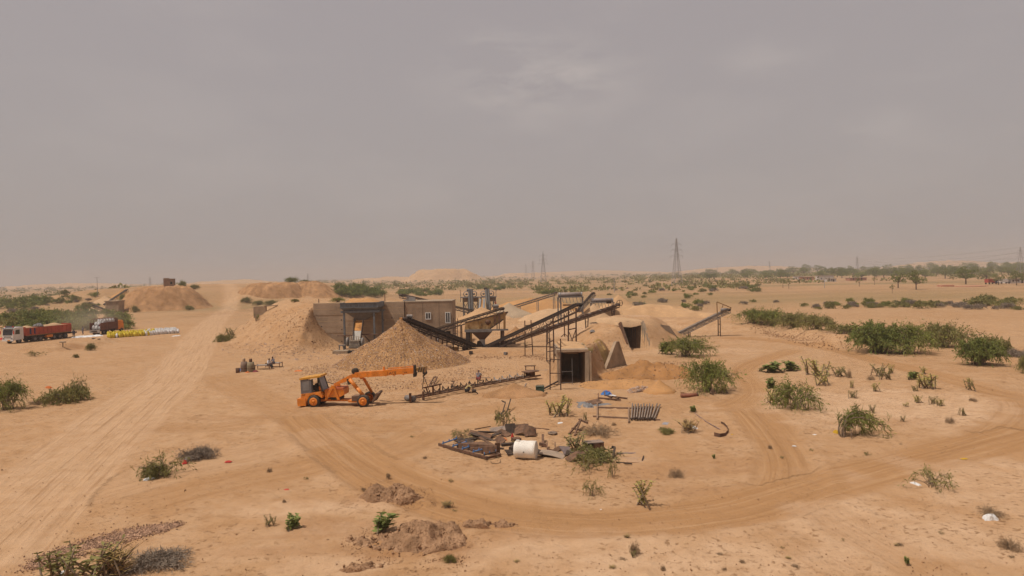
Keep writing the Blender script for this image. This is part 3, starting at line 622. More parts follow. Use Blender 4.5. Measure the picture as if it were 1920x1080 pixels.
heap('sand_pile', 'small pointed sand cone under the black conveyor head, before the rear drum', 'sand pile', 0, 0, 5.2, 5, 4.0, SANDP, 141, loc=(P(1113, 585, 137).x, 137), kind='cone', rough=.1)
heap('sand_pile', 'largest pointed sand pile, right of the rotary drums', 'sand pile', 0, 0, 8.6, 8, 5.4, SAND, 143, loc=(P(1160, 580, 158).x, 158), kind='cone', rough=.2)
heap('sand_pile', 'long low sand ridge running right from the largest sand pile', 'sand pile', 0, 0, 15, 7, 3.4, SAND, 145, loc=(P(1225, 590, 156).x, 156), kind='dome', rough=.3)
heap('sand_pile', 'low pale sand heap between the rear drum legs and the plant yard', 'sand pile', 0, 0, 9, 6, 2.4, SANDP, 147, loc=(P(1040, 600, 146).x, 146), kind='dome', rough=.25)
heap('earth_heap', 'rust-brown dug earth heap right of the low tunnel portal', 'earth heap', 0, 0, 5.2, 3.6, 1.75, M('rust_brown_earth', (.33, .165, .065), 1, .2, .5, bump=.6, bscale=2, spec=.1), 151, loc=GT(1214, 704), kind='cone', rough=.5, stones=500, ssize=(.03, .09), smat=CLOD, sname='clods', rscale=1.2)
heap('earth_heap', 'smooth little sand cone in front of the rust-brown earth heap', 'earth heap', 0, 0, 1.7, 1.5, 1.15, SANDO, 153, loc=GT(1236, 735), kind='cone', rough=.08)
heap('earth_heap', 'spread of dug orange earth between the two tunnel wing walls', 'earth heap', 0, 0, 4.8, 2.8, .5, SANDO, 155, loc=GT(1160, 722), kind='dome', rough=.3, stones=300, ssize=(.03, .07), smat=CLOD, sname='clods')
heap('rubble_pile', 'patch of broken stone rubble beside the smooth little sand cone', 'rubble', 0, 0, 1.6, .7, .35, EARTH, 157, loc=GT(1200, 733), kind='dome', rough=.1, rot=.5, stones=260, ssize=(.06, .12), smat=M('pale_rubble', (.36, .25, .19), .95, .3, 2, island=.4), sname='rubble_stones')
heap('earth_heap', 'low brown earth heap beside the conveyor frame lying on the ground', 'earth heap', 0, 0, 3.2, 2.0, 1.15, EARTH, 159, loc=GT(964, 742), kind='cone', rough=.2, stones=160, ssize=(.02, .05), smat=CLOD, sname='clods')
def clod_heap(label, px, py, rx, ry, h, seed, n, rot=0.0, big=26):
    t = heap('dirt_heap', label, 'dirt heap', 0, 0, rx, ry, h, DUG, seed, loc=GT(px, py), kind='dome', rough=.42, rot=rot, stones=n, ssize=(.008, .032), smat=DUGC, sname='small_clods', rscale=.55, nr=60, na=120)
    g = random.Random(seed); c = t.location; me = []
    for k in range(4):
        v, f = stones_np(np.zeros((1, 3)), [1.0], seed * 7 + k); me.append(np_mesh('clod', v, f, DUGC))
    for k in range(big):
        a, r = g.uniform(0, 6.28), math.sqrt(g.uniform(.05, 1.15)); lx, ly = r * rx * math.cos(a) * .9, r * ry * math.sin(a) * .9
        x, y = lx * math.cos(rot) - ly * math.sin(rot), lx * math.sin(rot) + ly * math.cos(rot)
        o = link('clod', me[k % 4], t); s = g.uniform(.04, .085) * (1.6 if k % 9 == 0 else 1); o.scale = (s, s, s * .85)
        o.location = (x, y, hz(c.x + x, c.y + y) - c.z + h * max(0, math.cos(min(1, r) * 1.5708)) ** 1.3 + .02); o.rotation_euler = (g.random() * 6, g.random() * 6, g.random() * 6)
clod_heap('crumbly brown dirt heap with big clods, beside the wheel track', 730, 934, 1.9, .9, .6, 161, 2600, big=44)
clod_heap('widest crumbly brown dirt heap, with the leafy green plant on top', 790, 1012, 2.3, 1.7, .55, 163, 4200, rot=-.3, big=54)
clod_heap('small dark patch of clods at the bottom edge, before the widest dirt heap', 672, 1066, .9, .45, .22, 165, 500, big=10)
clod_heap('thin ridge of crumbly clods left of the widest dirt heap', 690, 1018, 1.5, .5, .2, 167, 900, rot=-.5, big=16)
clod_heap('low clod ridge right of the widest dirt heap, along the track edge', 905, 985, 1.6, .3, .12, 168, 600, big=14)
# gravel spilt beside the road, bottom left
def gravel_band(name, label, pts, hw, n, ssize, mat, seed, cat='gravel'):
    g = np.random.default_rng(seed); pp = [GT(*p) for p in pts]; L = [(pp[i + 1] - pp[i]).length for i in range(len(pp) - 1)]
    k = g.choice(len(L), n, p=np.array(L) / sum(L)); t = g.random(n); pos = []
    for i, tt in zip(k, t):
        a, b = pp[i], pp[i + 1]; c = a.lerp(b, tt); d = (b - a).normalized(); w = hw[i] + (hw[i + 1] - hw[i]) * tt; q_ = g.normal() * w * .6; r_ = g.normal() * w * .5; pos.append((c.x - d.y * q_ + d.x * r_, c.y + d.x * q_ + d.y * r_))
    pos = np.array(pos); z = H(pos[:, 0], pos[:, 1]) + g.uniform(-.01, .05, n)
    base = pp[len(pp) // 2]; V, F = stones_np(np.column_stack([pos, z]) - np.array(base), g.uniform(ssize[0], ssize[1], n), seed + 1)
    o = link(name, np_mesh(name, V, F, mat)); o.location = base; o['kind'] = 'stuff'; o['label'] = label
    return o
gravel_band('gravel_strip', 'strip of pinkish gravel spilt along the road edge', [(70, 1060), (150, 1030), (240, 1003), (332, 985)], [.6, .75, .7, .3], 7500, (.02, .045), GRAVEL, 171)
gravel_band('scattered_stones', 'loose stones fanned out around the stone cone', [(585, 688), (640, 720), (740, 727), (850, 712), (900, 690)], [3.2, 3.4, 2.6, 2.8, 2.2], 2600, (.025, .065), STONE, 173)
def scatter_px(name, label, poly, n, ssize, mat, seed):
    g = np.random.default_rng(seed); pa = np.array(poly, float); lo, hi = pa.min(0), pa.max(0); q = lo + (hi - lo) * g.random((n * 3, 2)); q = q[poly_sd(q[:, 0], q[:, 1], poly) < 0][:n]
    k = fbm(q[:, 0] / 30, q[:, 1] / 14, seed, 3) + g.normal(0, .2, len(q)) > -.08; q = q[k]
    pos = GTv(q[:, 0], q[:, 1]); base = pos.mean(0); V, F = stones_np(pos - base + np.array([0, 0, .01]), g.uniform(*ssize, len(pos)) * np.where(g.random(len(pos)) < .05, 2, 1), seed + 1)
    o = link(name, np_mesh(name, V, F, mat)); o.location = base; o['kind'] = 'stuff'; o['label'] = label
scatter_px('scattered_stones', 'stones and crumbs on the face of the sand slope', [(415, 648), (440, 615), (500, 585), (585, 577), (640, 655), (560, 668), (470, 662)], 2300, (.03, .10), CLOD, 176)
scatter_px('scattered_stones', 'pale rubble along the toe of the sand slope', [(405, 652), (470, 640), (560, 652), (700, 655), (700, 672), (560, 676), (440, 668)], 800, (.03, .10), M('pale_rubble', (.36, .25, .19)), 175)
scatter_px('scattered_clods', 'loose crumbs spread round the widest dirt heap', [(640, 1000), (720, 975), (860, 975), (930, 1005), (900, 1060), (760, 1075), (640, 1050)], 2600, (.008, .028), DUGC, 182)
scatter_px('scattered_clods', 'loose crumbs spread round the clod heap by the track', [(630, 925), (720, 900), (815, 915), (820, 950), (730, 965), (640, 950)], 1500, (.008, .026), DUGC, 183)
scatter_px('scattered_stones', 'thin spread of stones on the yard left of the stone cone', [(555, 690), (640, 675), (660, 720), (600, 722)], 900, (.025, .06), STONE, 179)
gravel_band('scattered_clods', 'clods along the yard below the screen', [(860, 668), (930, 672), (1000, 668), (1120, 668), (1260, 680), (1340, 690)], [1.4, 1.6, 1.2, 1, 1.4, 1], 1200, (.03, .10), CLOD, 177)
gravel_band('scattered_clods', 'clods along the berm', [(1420, 612), (1520, 640), (1590, 655)], [1.4, 1.6, 1.6], 600, (.05, .14), CLOD, 178)
def crumbs():
    g = np.random.default_rng(5); n = 5200
    y = 24 + 62 * g.random(n) ** 1.5; x = (g.random(n) - .5) * 1.62 * y
    k = fbm(x / 5, y / 5, 333, 3) + g.normal(0, .25, n) > .10; x, y = x[k], y[k]
    V, F = stones_np(np.column_stack([x, y, H(x, y) + .015]), g.uniform(.010, .034, len(x)) * np.where(g.random(len(x)) < .03, 2, 1), 6)
    o = link('scattered_crumbs', np_mesh('scattered_crumbs', V, F, CLOD)); o['kind'] = 'stuff'
crumbs()
# ================================================================= wall and building
XL, XR = P(588, 600, WALL_Y).x, P(758, 600, WALL_Y).x
t = thing('retaining_wall', 'tall sand-coloured concrete retaining wall cast in level courses, behind the truck hopper', 'wall', ((XL + XR) / 2, WALL_Y + .7, 0))
g = random.Random(3); ncs = 7; ch = WALL_H / ncs
WALLM = M('board_marked_concrete', (0.31, 0.22, 0.145), .95, .2, .35, col2=(.37, .265, .18), bump=.35, bscale=3)
JOINT = M('pale_concrete_joint', (.46, .32, .19), .95, .2, 2)
segs = [XL, XL + (XR - XL) * .34, XL + (XR - XL) * .72, XR]
for i in range(ncs):
    for j in range(3):
        off = g.uniform(-.03, .03); a, b = segs[j] + .006, segs[j + 1] - .006
        z0, z1 = i * ch + .045, (i + 1) * ch - .028
        mb = MB().box(((a + b) / 2, WALL_Y + .7 + off, (z0 + z1) / 2), (b - a, 1.4, z1 - z0)); part(t, 'concrete_course', mb, WALLM, world=True)
    part(t, 'joint', MB().box(((XL + XR) / 2, WALL_Y + .72, (i + 1) * ch + .008), (XR - XL - .05, 1.42 if i < ncs - 1 else 1.30, .07)), JOINT, world=True)
for (px, py) in ((603, 612), (640, 600), (641, 618), (641, 640), (720, 600), (735, 596)):
    p = P(px, py, WALL_Y); part(t, 'tie_hole', MB().tube((p.x, WALL_Y - .045, p.z), (p.x, WALL_Y + .05, p.z), .09, n=8), DARK, world=True)
# block with windows
BX0, BX1 = XR + .12, P(848, 600, WALL_Y).x; BH = 6.75
t = thing('control_building', 'two-storey sand-plastered block with white window frames beside the retaining wall', 'building', ((BX0 + BX1) / 2, WALL_Y + .3, 0))
BM = M('sand_plaster', (0.27, 0.185, 0.12), .95, .18, .5, col2=(.315, .22, .145), bump=.3, bscale=3)
win = [(788, 586, 809, 600), ]
def opening(px0, py0, px1, py1, Y): a, b = P(px0, py0, Y), P(px1, py1, Y); return a.x, b.x, b.z, a.z
ops = [opening(797, 586, 808, 599, WALL_Y), opening(834.5, 585.5, 844.5, 606, WALL_Y), opening(836, 621, 845, 641, WALL_Y)]
ops[2] = (ops[2][0], ops[2][1], 0.0, ops[2][3])
# front wall as panels round the openings (depth .35)
xs = sorted({BX0, BX1, *[o[0] for o in ops], *[o[1] for o in ops]}); zs = sorted({0.0, BH, *[o[2] for o in ops], *[o[3] for o in ops]})
mb = MB(); vid = {}
def gv(x, y, z):
    k = (round(x, 4), y, round(z, 4))
    if k not in vid: vid[k] = len(mb.v); mb.v.append((x, y, z))
    return vid[k]
solid = {}
for i in range(len(xs) - 1):
    for k in range(len(zs) - 1):
        cx, cz = (xs[i] + xs[i + 1]) / 2, (zs[k] + zs[k + 1]) / 2
        solid[i, k] = not any(o[0] < cx < o[1] and o[2] < cz < o[3] for o in ops)
Y0, Y1 = WALL_Y + .25, WALL_Y + .6
for (i, k), sld in solid.items():
    if not sld: continue
    x0, x1, z0, z1 = xs[i], xs[i + 1], zs[k], zs[k + 1]
    mb.f.append((gv(x0, Y0, z0), gv(x1, Y0, z0), gv(x1, Y0, z1), gv(x0, Y0, z1))); mb.f.append((gv(x0, Y1, z1), gv(x1, Y1, z1), gv(x1, Y1, z0), gv(x0, Y1, z0)))
    for (di, dk, e) in ((-1, 0, ((x0, z0), (x0, z1))), (1, 0, ((x1, z1), (x1, z0))), (0, -1, ((x1, z0), (x0, z0))), (0, 1, ((x0, z1), (x1, z1)))):
        if not solid.get((i + di, k + dk), False):
            (ax, az), (bx, bz) = e; mb.f.append((gv(ax, Y0, az), gv(ax, Y1, az), gv(bx, Y1, bz), gv(bx, Y0, bz)))
part(t, 'front_wall', mb, BM, world=True)
part(t, 'side_wall', MB().box((BX1 - .18, WALL_Y + 3.9, BH / 2), (.35, 6.6, BH)), BM, world=True)
part(t, 'back_wall', MB().box(((BX0 + BX1) / 2, WALL_Y + 7.0, BH / 2 + .01), (BX1 - BX0 - .4, .3, BH - .05)), BM, world=True)
part(t, 'roof', MB().box(((BX0 + BX1) / 2, WALL_Y + 3.7, BH + .08), (BX1 - BX0 + .06, 7.0, .14)), CONCL, world=True)
WF = M('white_window_frame', (.62, .60, .56), .6, .1); GL = M('dim_window_glass', (.05, .05, .055), .15, .2, spec=.6)
for o in ops[:2]:
    cx, cz, w, h = (o[0] + o[1]) / 2, (o[2] + o[3]) / 2, o[1] - o[0], o[3] - o[2]
    f = part(t, 'window', MB().add([], []).box((cx, WALL_Y + .2, o[3] - .06), (w, .14, .12)).box((cx, WALL_Y + .2, o[2] + .06), (w, .14, .12)).box((o[0] + .06, WALL_Y + .2, cz), (.12, .14, h - .24)).box((o[1] - .06, WALL_Y + .2, cz), (.12, .14, h - .24)).box((cx, WALL_Y + .2, cz), (.09, .12, h - .24)), WF, world=True)
    for s in (-1, 1):
        p_ = part(f, 'pane', MB().box((cx + s * (w / 4 - .04), WALL_Y + .24, cz), (w / 2 - .17, .03, h - .25)), GL, world=False)
        p_.data.transform(Matrix.Translation(-Vector(t.location)))
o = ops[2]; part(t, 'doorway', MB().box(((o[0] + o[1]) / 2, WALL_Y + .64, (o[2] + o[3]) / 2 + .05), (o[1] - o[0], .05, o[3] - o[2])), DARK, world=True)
for x in (BX0 + 2.9, BX0 + 5.6): part(t, 'wall_joint', MB().box((x, WALL_Y + .246, BH / 2), (.05, .02, BH - .3)), M('joint_line', (.14, .095, .06)), world=True)
# things on the block's roof
p = P(773, 569, WALL_Y + 2.0); solo('air_unit', 'small white and grey box on the roof of the plastered block', 'air unit', MB().box((0, 0, .3), (1.0, .6, .6)).box((-1.0, 0, .12), (.95, .5, .2)), GALV, (p.x, p.y, BH + .15))
for (px, py, hh, lb) in ((722, 572, 1.7, 'thin grey post standing on the fill behind the retaining wall'), (598, 574, .9, 'short iron stub post at the left end of the retaining wall top'), (632, 573, .8, 'short iron stub post left of the hopper bin')):
    p = P(px, py, 115.5); z0 = hz(p.x, 115.5); solo('stub_post', lb, 'post', MB().tube((0, 0, -.2), (0, 0, hh), .07, n=8).box((0, 0, .0), (.3, .3, .1)), RUST, (p.x, 115.5, z0))
solo('small_block_wall', 'low brown block wall end on the sand slope, with a dark slab on it', 'wall', MB().box((0, 0, .6), (2.4, .5, 2.2)).box((2.2, -.2, 1.78), (2.4, .8, .16)), CONC, GT(488, 592))
# ================================================================= hopper and crusher
YF, YB = 106.6, 110.6
xl, xr = P(646, 620, YF).x, P(702, 620, YF).x
t = thing('truck_hopper', 'blue-grey steel truck hopper on posts, bin heaped with orange earth, before the retaining wall', 'hopper', ((xl + xr) / 2, (YF + YB) / 2, 0))
bx0, bx1 = P(637.5, 572, YF - .3).x, P(708, 572, YF - .3).x; zt, zb = P(672, 567.5, YF - .3).z, P(672, 577, YF - .3).z
b = MB()
ym0, ym1 = YF - .3, WALL_Y - .1
zin = .9
def rect(x0, x1, y0, y1, z): return [(x0, y0, z), (x1, y0, z), (x1, y1, z), (x0, y1, z)]
b.add(rect(bx0, bx1, ym0, ym1, zt) + rect(bx0, bx1, ym0, ym1, zb) + rect(bx0 + .45, bx1 - .45, ym0 + .35, ym1 - .3, zb - .45) + rect(bx0 + .12, bx1 - .12, ym0 + .12, ym1 - .12, zt) + rect(bx0 + .12, bx1 - .12, ym0 + .12, ym1 - .12, zb),
      [(0, 1, 5, 4), (1, 2, 6, 5), (2, 3, 7, 6), (3, 0, 4, 7), (4, 5, 9, 8), (5, 6, 10, 9), (6, 7, 11, 10), (7, 4, 8, 11), (0, 12, 13, 1), (1, 13, 14, 2), (2, 14, 15, 3), (3, 15, 12, 0), (12, 16, 17, 13), (13, 17, 18, 14), (14, 18, 19, 15), (15, 19, 16, 12)])
bn = part(t, 'bin', b, BLUEGREY, world=True)
for k in range(9):
    x = bx0 + .06 + (bx1 - bx0 - .12) * k / 8; q = part(bn, 'rib', MB().box((x, ym0 - .05, (zt + zb) / 2), (.10, .1, zt - zb - .04)), BLUEGREY); q.data.transform(Matrix.Translation(-Vector(t.location)))
for z in (zt - .02, zb + .05):
    q = part(bn, 'rim', MB().box(((bx0 + bx1) / 2, ym0 - .06, z), (bx1 - bx0 + .1, .16, .1)), BLUEGREY); q.data.transform(Matrix.Translation(-Vector(t.location)))
# heaped load
n = 18; V = []; F = []
for i in range(n):
    for j in range(n):
        u, v = i / (n - 1), j / (n - 1); x = bx0 + .13 + (bx1 - bx0 - .26) * u; y = ym0 + .13 + (ym1 - ym0 - .26) * v
        e = min(1, 4 * u * (1 - u) * 1.3) * min(1, 4 * v * (1 - v) * 1.3); V.append((x, y, zt - .18 + .75 * e + .25 * float(fbm(np.array([x * .9]), np.array([y * .9]), 9, 3)[0]) * e))
for i in range(n - 1):
    for j in range(n - 1): F.append((i * n + j, (i + 1) * n + j, (i + 1) * n + j + 1, i * n + j + 1))
part(t, 'earth_load', MB().add(V, F), SANDO, True, world=True, label='orange earth heaped in the bin')
for x, dx in ((xl, 0), (xl + .75, 0), (xr, 0), (xr + .55, 0)):
    y = YF if x in (xl, xr) else YB
    part(t, 'post', MB().beam((x, y, -.2), (x, y, zb - .5), .24, .28), BLUEGREY, world=True)
part(t, 'beam', MB().box(((xl + xr) / 2 + .2, YF, zb - .62), (xr - xl + 1.4, .34, .32)), BLUEGREY, world=True)
part(t, 'beam', MB().box(((xl + xr) / 2 + .3, YB, zb - .66), (xr - xl + 1.2, .34, .32)), BLUEGREY, world=True)
mx = (xl + xr) / 2 + .15
f = MB(); z0, z1 = zb - .8, P(672, 600, 108).z
f.add(rect(mx - 2.2, mx + 2.3, YF + .2, YB + .2, z0) + rect(mx - .65, mx + .65, 107.6, 109.2, z1), [(0, 1, 5, 4), (1, 2, 6, 5), (2, 3, 7, 6), (3, 0, 4, 7)])
part(t, 'funnel', f, M('grey_funnel_steel', (.15, .14, .13), .7, .2, dust=.2), world=True)
def quadsheet(pts, th=.06):
    a = [Vector(p) for p in pts]; nn = (a[1] - a[0]).cross(a[3] - a[0]).normalized() * th
    return MB().prism(a, nn)
ch_t = [P(664.5, 602, 107.2), P(680, 600.5, 107.2), P(679, 620, 104.8), P(662.5, 620, 104.8)]
part(t, 'feed_chute', quadsheet(ch_t, .1), M('rusty_orange_paint', (.36, .14, .035), .8, .45, 1.2, col2=(.42, .19, .05)), world=True, label='rusty orange upper feed chute')
ch_b = [P(662.5, 620.3, 104.7), P(679, 620.3, 104.7), P(675.5, 636, 103.2), P(662.5, 638, 103.2)]
part(t, 'feed_chute', quadsheet(ch_b, .1), M('dusty_white_sheet', (.40, .36, .31), .8, .15), world=True, label='dusty white lower feed chute')
for s, (a, b_) in enumerate((((681, 602, 107.1), (676.5, 636, 103.1)), ((663.6, 602, 107.1), (661.6, 638, 103.1)))):
    p0, p1 = P(*a), P(*b_); part(t, 'chute_side', MB().beam(p0 + Vector((0, 0, .1)), p1 + Vector((0, 0, .1)), .1, .75), RUSTD, world=True)
part(t, 'walkway', MB().box((xl + .5, YF - .2, P(655, 628.5, YF).z), (3.0, 1.0, .12)), RUST, world=True)
part(t, 'walkway', MB().box((xr - .9, YF - .1, P(690, 627, YF).z), (3.2, .9, .12)), RUST, world=True)
part(t, 'brace', MB().beam(P(684, 630, YF), P(698, 645, YF), .12), RUSTD, world=True)
# jaw crusher
cb = P(667, 655, 102.2); t = thing('jaw_crusher', 'grey jaw crusher with twin flywheels at the foot of the hopper chute', 'crusher', (cb.x, cb.y, 0))
CR = M('grey_crusher_iron', (.17, .15, .125), .7, .35, 2, dust=.5)
part(t, 'crusher_body', MB().prism([(-.85, -1.0, .55), (.85, -1.0, .55), (.72, -.8, 1.6), (-.72, -.8, 1.6)], (0, 1.8, 0)), CR)
for k in range(5): part(t, 'jaw_bar', MB().beam((-.6 + .3 * k, -.95, 1.5), (-.6 + .3 * k, -.3, 2.3), .12, .14), CR)
part(t, 'front_plate', MB().box((0, -1.1, 1.0), (1.5, .16, .18)).box((0, -1.12, .72), (1.5, .16, .14)), CR)
for s, z in ((-1.12, 1.45), (1.12, 1.35)):
    w = part(t, 'flywheel', MB().lathe([(.2, -.13), (.62, -.13), (.68, -.1), (.68, .1), (.62, .13), (.2, .13)], 24, (s, -.2, z), 'X'), M('grey_flywheel', (.21, .20, .19), .6, .2, dust=.3), True)
part(t, 'motor', MB().lathe([(.15, -.55), (.34, -.5), (.34, .5), (.2, .55)], 16, (1.55, -1.3, .45), 'X'), GALV, True)
part(t, 'motor_stand', MB().box((-1.9, -.3, .95), (1.0, .8, .12)).beam((-2.3, -.6, -.1), (-2.3, -.6, .9), .16).beam((-1.5, -.6, -.1), (-1.75, -.6, .9), .16), STEEL)
part(t, 'plinth', MB().box((-1.8, -1.5, -.05), (2.2, 1.6, .7)), CONCL); part(t, 'plinth', MB().box((1.5, -1.5, -.08), (1.9, 1.5, .6)), CONCL)
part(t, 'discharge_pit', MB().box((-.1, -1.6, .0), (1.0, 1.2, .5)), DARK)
# ================================================================= conveyors
def conveyor(label, p0, p1, w=.9, depth=.45, legs=(), belt=BELT, frame=RUSTD, idlers=12, truss=True, group=None, name='belt_conveyor', drum=True, bays=None, cover=0, legw=.13, cat='conveyor', post=RUST2, heavy=1.0):
    p0, p1 = Vector(p0), Vector(p1); d = (p1 - p0); L = d.length; d.normalize(); sd = d.cross(Vector((0, 0, 1))).normalized(); up = sd.cross(d)
    base = (p0 + p1) / 2; t = thing(name, label, cat, (base.x, base.y, hz(base.x, base.y)), group=group)
    bays = bays or max(4, int(L / 1.1))
    for s in (-1, 1):
        m = MB(); o = sd * s * w / 2
        m.beam(p0 + o, p1 + o, .09 * heavy, .15 * heavy, up)
        if truss:
            m.beam(p0 + o - up * depth, p1 + o - up * depth, .08 * heavy, .11 * heavy, up)
            for k in range(bays + 1):
                q = p0 + d * L * k / bays + o; m.beam(q, q - up * depth, .055)
                if k < bays:
                    q2 = p0 + d * L * (k + 1) / bays + o
                    m.beam(q if k % 2 else q - up * depth, q2 - up * depth if k % 2 else q2, .05)
        part(t, 'side_frame', m, frame, world=True)
    for k in range(idlers):
        q = p0 + d * L * (k + .5) / idlers + up * .08
        part(t, 'idler', MB().tube(q - sd * w * .48, q + sd * w * .48, .07, n=6), RUST if k % 2 else STEEL, world=True)
    if belt:
        m = MB(); V = []; F = []; n = 14                     # troughed belt, carrying side
        for k in range(n + 1):
            q = p0 + d * L * k / n + up * .17
            for (a, z) in ((-.56, .16), (-.22, .02), (.22, .02), (.56, .16)): V.append(q + sd * a * w + up * z)
            for (a, z) in ((.56, -.02 * heavy), (.22, -.04), (-.22, -.04), (-.56, -.02 * heavy)): V.append(q + sd * a * w + up * z)
        for k in range(n):
            for j in range(8):
                a, b_ = k * 8 + j, k * 8 + (j + 1) % 8; F.append((a, b_, b_ + 8, a + 8))
        F += [tuple(range(8)), tuple(n * 8 + j for j in range(8))]
        part(t, 'belt', m.add(V, F), belt, world=True)
    if drum:
        for q in (p0, p1): part(t, 'drum', MB().tube(q - sd * w * .55 + up * .02, q + sd * w * .55 + up * .02, .24, n=14), RUSTD, True, world=True)
    for (tt, spread, lean) in legs:
        q = p0 + d * L * tt - up * (depth if truss else .06)
        tops = []
        for s in (-1, 1):
            a = q + sd * s * w * .5; bx = a + sd * s * spread + Vector((lean, 0, 0)); gz = hz(bx.x, bx.y) - .15
            bt = Vector((bx.x, bx.y, gz)); part(t, 'leg', MB().beam(a, bt, legw, legw), post, world=True); tops.append((a, bt))
        (a0, b0), (a1, b1) = tops; hgt = a0.z - b0.z
        for fz in ((.35, .75) if hgt > 2.2 else (.5,)):
            part(t, 'cross_bar', MB().beam(a0.lerp(b0, fz), a1.lerp(b1, fz), legw * .6), post, world=True)
    t['_axis'] = (d.x, d.y, d.z)
    del t['_axis']
    return t
tA = conveyor('dark steel conveyor whose head drops stone onto the stone cone', P(886, 648, 104), P(757, 598.5, 87.6), 1.0, .6, [(.18, .1, 0), (.36, .1, 0), (.52, .1, 0), (.68, .1, 0), (.84, .1, 0)], belt=BELT, idlers=14, heavy=1.5)
q = P(768, 593, 88.5); part(tA, 'drive_motor', MB().lathe([(.1, -.4), (.24, -.35), (.24, .35), (.1, .4)], 12, q, 'X').box(q - Vector((0, 0, .3)), (.7, .5, .2)), STEEL, world=True)
part(tA, 'spout', MB().box(P(752, 603, 87.2), (.35, .5, 1.0)), M('rusty_orange_paint', (.4, .2, .05)), world=True)
tB = conveyor('long narrow conveyor climbing past the plastered block to the yellow screen', P(784, 629, 109.2), P(943, 579, 107.6), .9, .5, [(.22, .05, 0), (.5, .05, 0)], belt=BELTD, idlers=16, heavy=1.4)
q = P(930, 578, 107.6); part(tB, 'drive_motor', MB().lathe([(.1, -.45), (.3, -.4), (.3, .4), (.1, .45)], 12, q + Vector((0, -.3, .35)), 'X').box(q + Vector((0, -.3, .05)), (.9, .5, .2)), STEEL, world=True)
tC = conveyor('widest black belt conveyor rising from the funnel pit to the scaffold tower', P(908, 653, 105.5), P(1084, 571.5, 100.5), 1.25, .85, [(.2, .02, 0)], belt=BELT, idlers=18, legw=.14, heavy=1.9)
part(tC, 'head_curve', MB().path([P(1074, 573.5, 100.7), P(1084, 571, 100.5), P(1093, 572, 100.3)], [.3, .3, .26], 8), BELT, True, world=True)
q0, q1 = P(1093, 573, 100.3), P(1085, 580, 100.2); part(tC, 'discharge_chute', MB().beam(q0, q1 - Vector((0, 0, .4)), .8, .18), STEEL, world=True)
q0, q1 = P(962, 640, 103.6), P(1040, 604, 101.4); part(tC, 'drip_tray', MB().beam(q0, q1, 1.0, .05), M('pale_sheet', (.34, .25, .17), .8, .2), world=True)
tD = conveyor('slim rusty lattice conveyor running below the black belt to the far right head drum', P(925, 649, 107), P(1158, 571.5, 123.5), .8, .42, [(.14, .02, 0), (.72, -.2, 0), (.955, -.2, 0)], belt=None, frame=RUST2, idlers=22, truss=True, bays=22, heavy=1.4)
q = P(1147, 569, 122.5)
part(tD, 'drive_motor', MB().lathe([(.1, -.45), (.28, -.4), (.28, .4), (.1, .45)], 12, q + Vector((-.6, -.5, .45)), 'X').box(q + Vector((-.6, -.5, .12)), (.9, .5, .2)), RUSTD, world=True)
q = P(1160, 569, 124); part(tD, 'pulley', MB().lathe([(.50, -.08), (.58, -.08), (.58, .08), (.50, .08), (.50, -.08)], 20, q + Vector((.1, -.5, .1)), 'Y'), RUSTD, True, world=True); part(tD, 'pulley_spoke', MB().beam(q + Vector((-.4, -.5, .1)), q + Vector((.6, -.5, .1)), .07).beam(q + Vector((.1, -.5, -.4)), q + Vector((.1, -.5, .6)), .07), RUSTD, world=True)
part(tD, 'brace', MB().beam(P(1157, 576, 123), P(1149, 592, 123), .1), RUST, world=True); part(tD, 'brace', MB().beam(P(1152, 577, 123), P(1149, 590, 122.4), .1), RUST, world=True)
tE = conveyor('grey belt conveyor at the right edge of the plant with a triangular head frame', P(1271, 627, 113), P(1366, 581, 113.5), .9, .45, [(.2, .05, 0), (.79, .05, 0)], belt=M('grey_dusty_belt', (.13, .115, .105), .9, .25, 2, dust=.3), idlers=10, frame=STEEL)
a, b_, c = P(1344, 566, 113.3), P(1371, 577, 113.3), P(1345, 590, 113.3)
m = MB().beam(a, b_, .13).beam(a, c, .13).beam(b_, P(1366, 583, 113.3), .13).beam(P(1356, 571, 113.3), P(1350, 588, 113.3), .1); part(tE, 'head_frame', m, YELLOWP, world=True)
q = P(1357, 581, 113); part(tE, 'drive_motor', MB().lathe([(.1, -.5), (.3, -.45), (.3, .45), (.1, .5)], 12, q, 'X'), STEEL, True, world=True)
tF = conveyor('grey lattice conveyor sloping down behind the plastered block', P(884, 583, 166), P(752, 553.5, 150), .9, .6, [(.08, .1, 0), (.3, .1, 0)], belt=M('grey_dusty_belt', (.13, .115, .105)), frame=STEEL, idlers=12, post=STEEL)
q = P(768, 558, 149.5); part(tF, 'drive_motor', MB().box(q, (1.2, .9, .8)), STEEL, world=True)
tG = conveyor('thin pale lattice conveyor rising behind the sand bank to the rotary drum', P(930, 584, 158), P(1042, 549, 164), .8, .5, [(.38, .05, 0), (.68, .05, 0), (.96, .05, 0)], belt=None, frame=STEEL, idlers=14, post=GALV, legw=.13)
tH = conveyor('dark conveyor climbing the rocky end of the far left spoil mound', P(196, 571, 292), P(238, 543.5, 300), 1.4, .8, [(.3, .1, 0)], belt=BELT, idlers=8)
tI = conveyor('short dark conveyor sloping down to the far left sand cone', P(204, 584, 262), P(176, 573, 262), 1.2, .7, [(.8, .1, 0)], belt=BELT, idlers=6)
solo('crusher_stand', 'brown box-like crusher base below the far left conveyor', 'crusher base', MB().prism([(-2.6, -1, 0), (2.6, -1, 0), (2.9, -1, 4.4), (-2.2, -1, 4.4)], (0, 4, 0)).box((.2, 1, 4.6), (5.6, 4.6, .4)), CONC, (P(212, 582, 268).x, 268, hz(P(212, 582, 268).x, 268)))
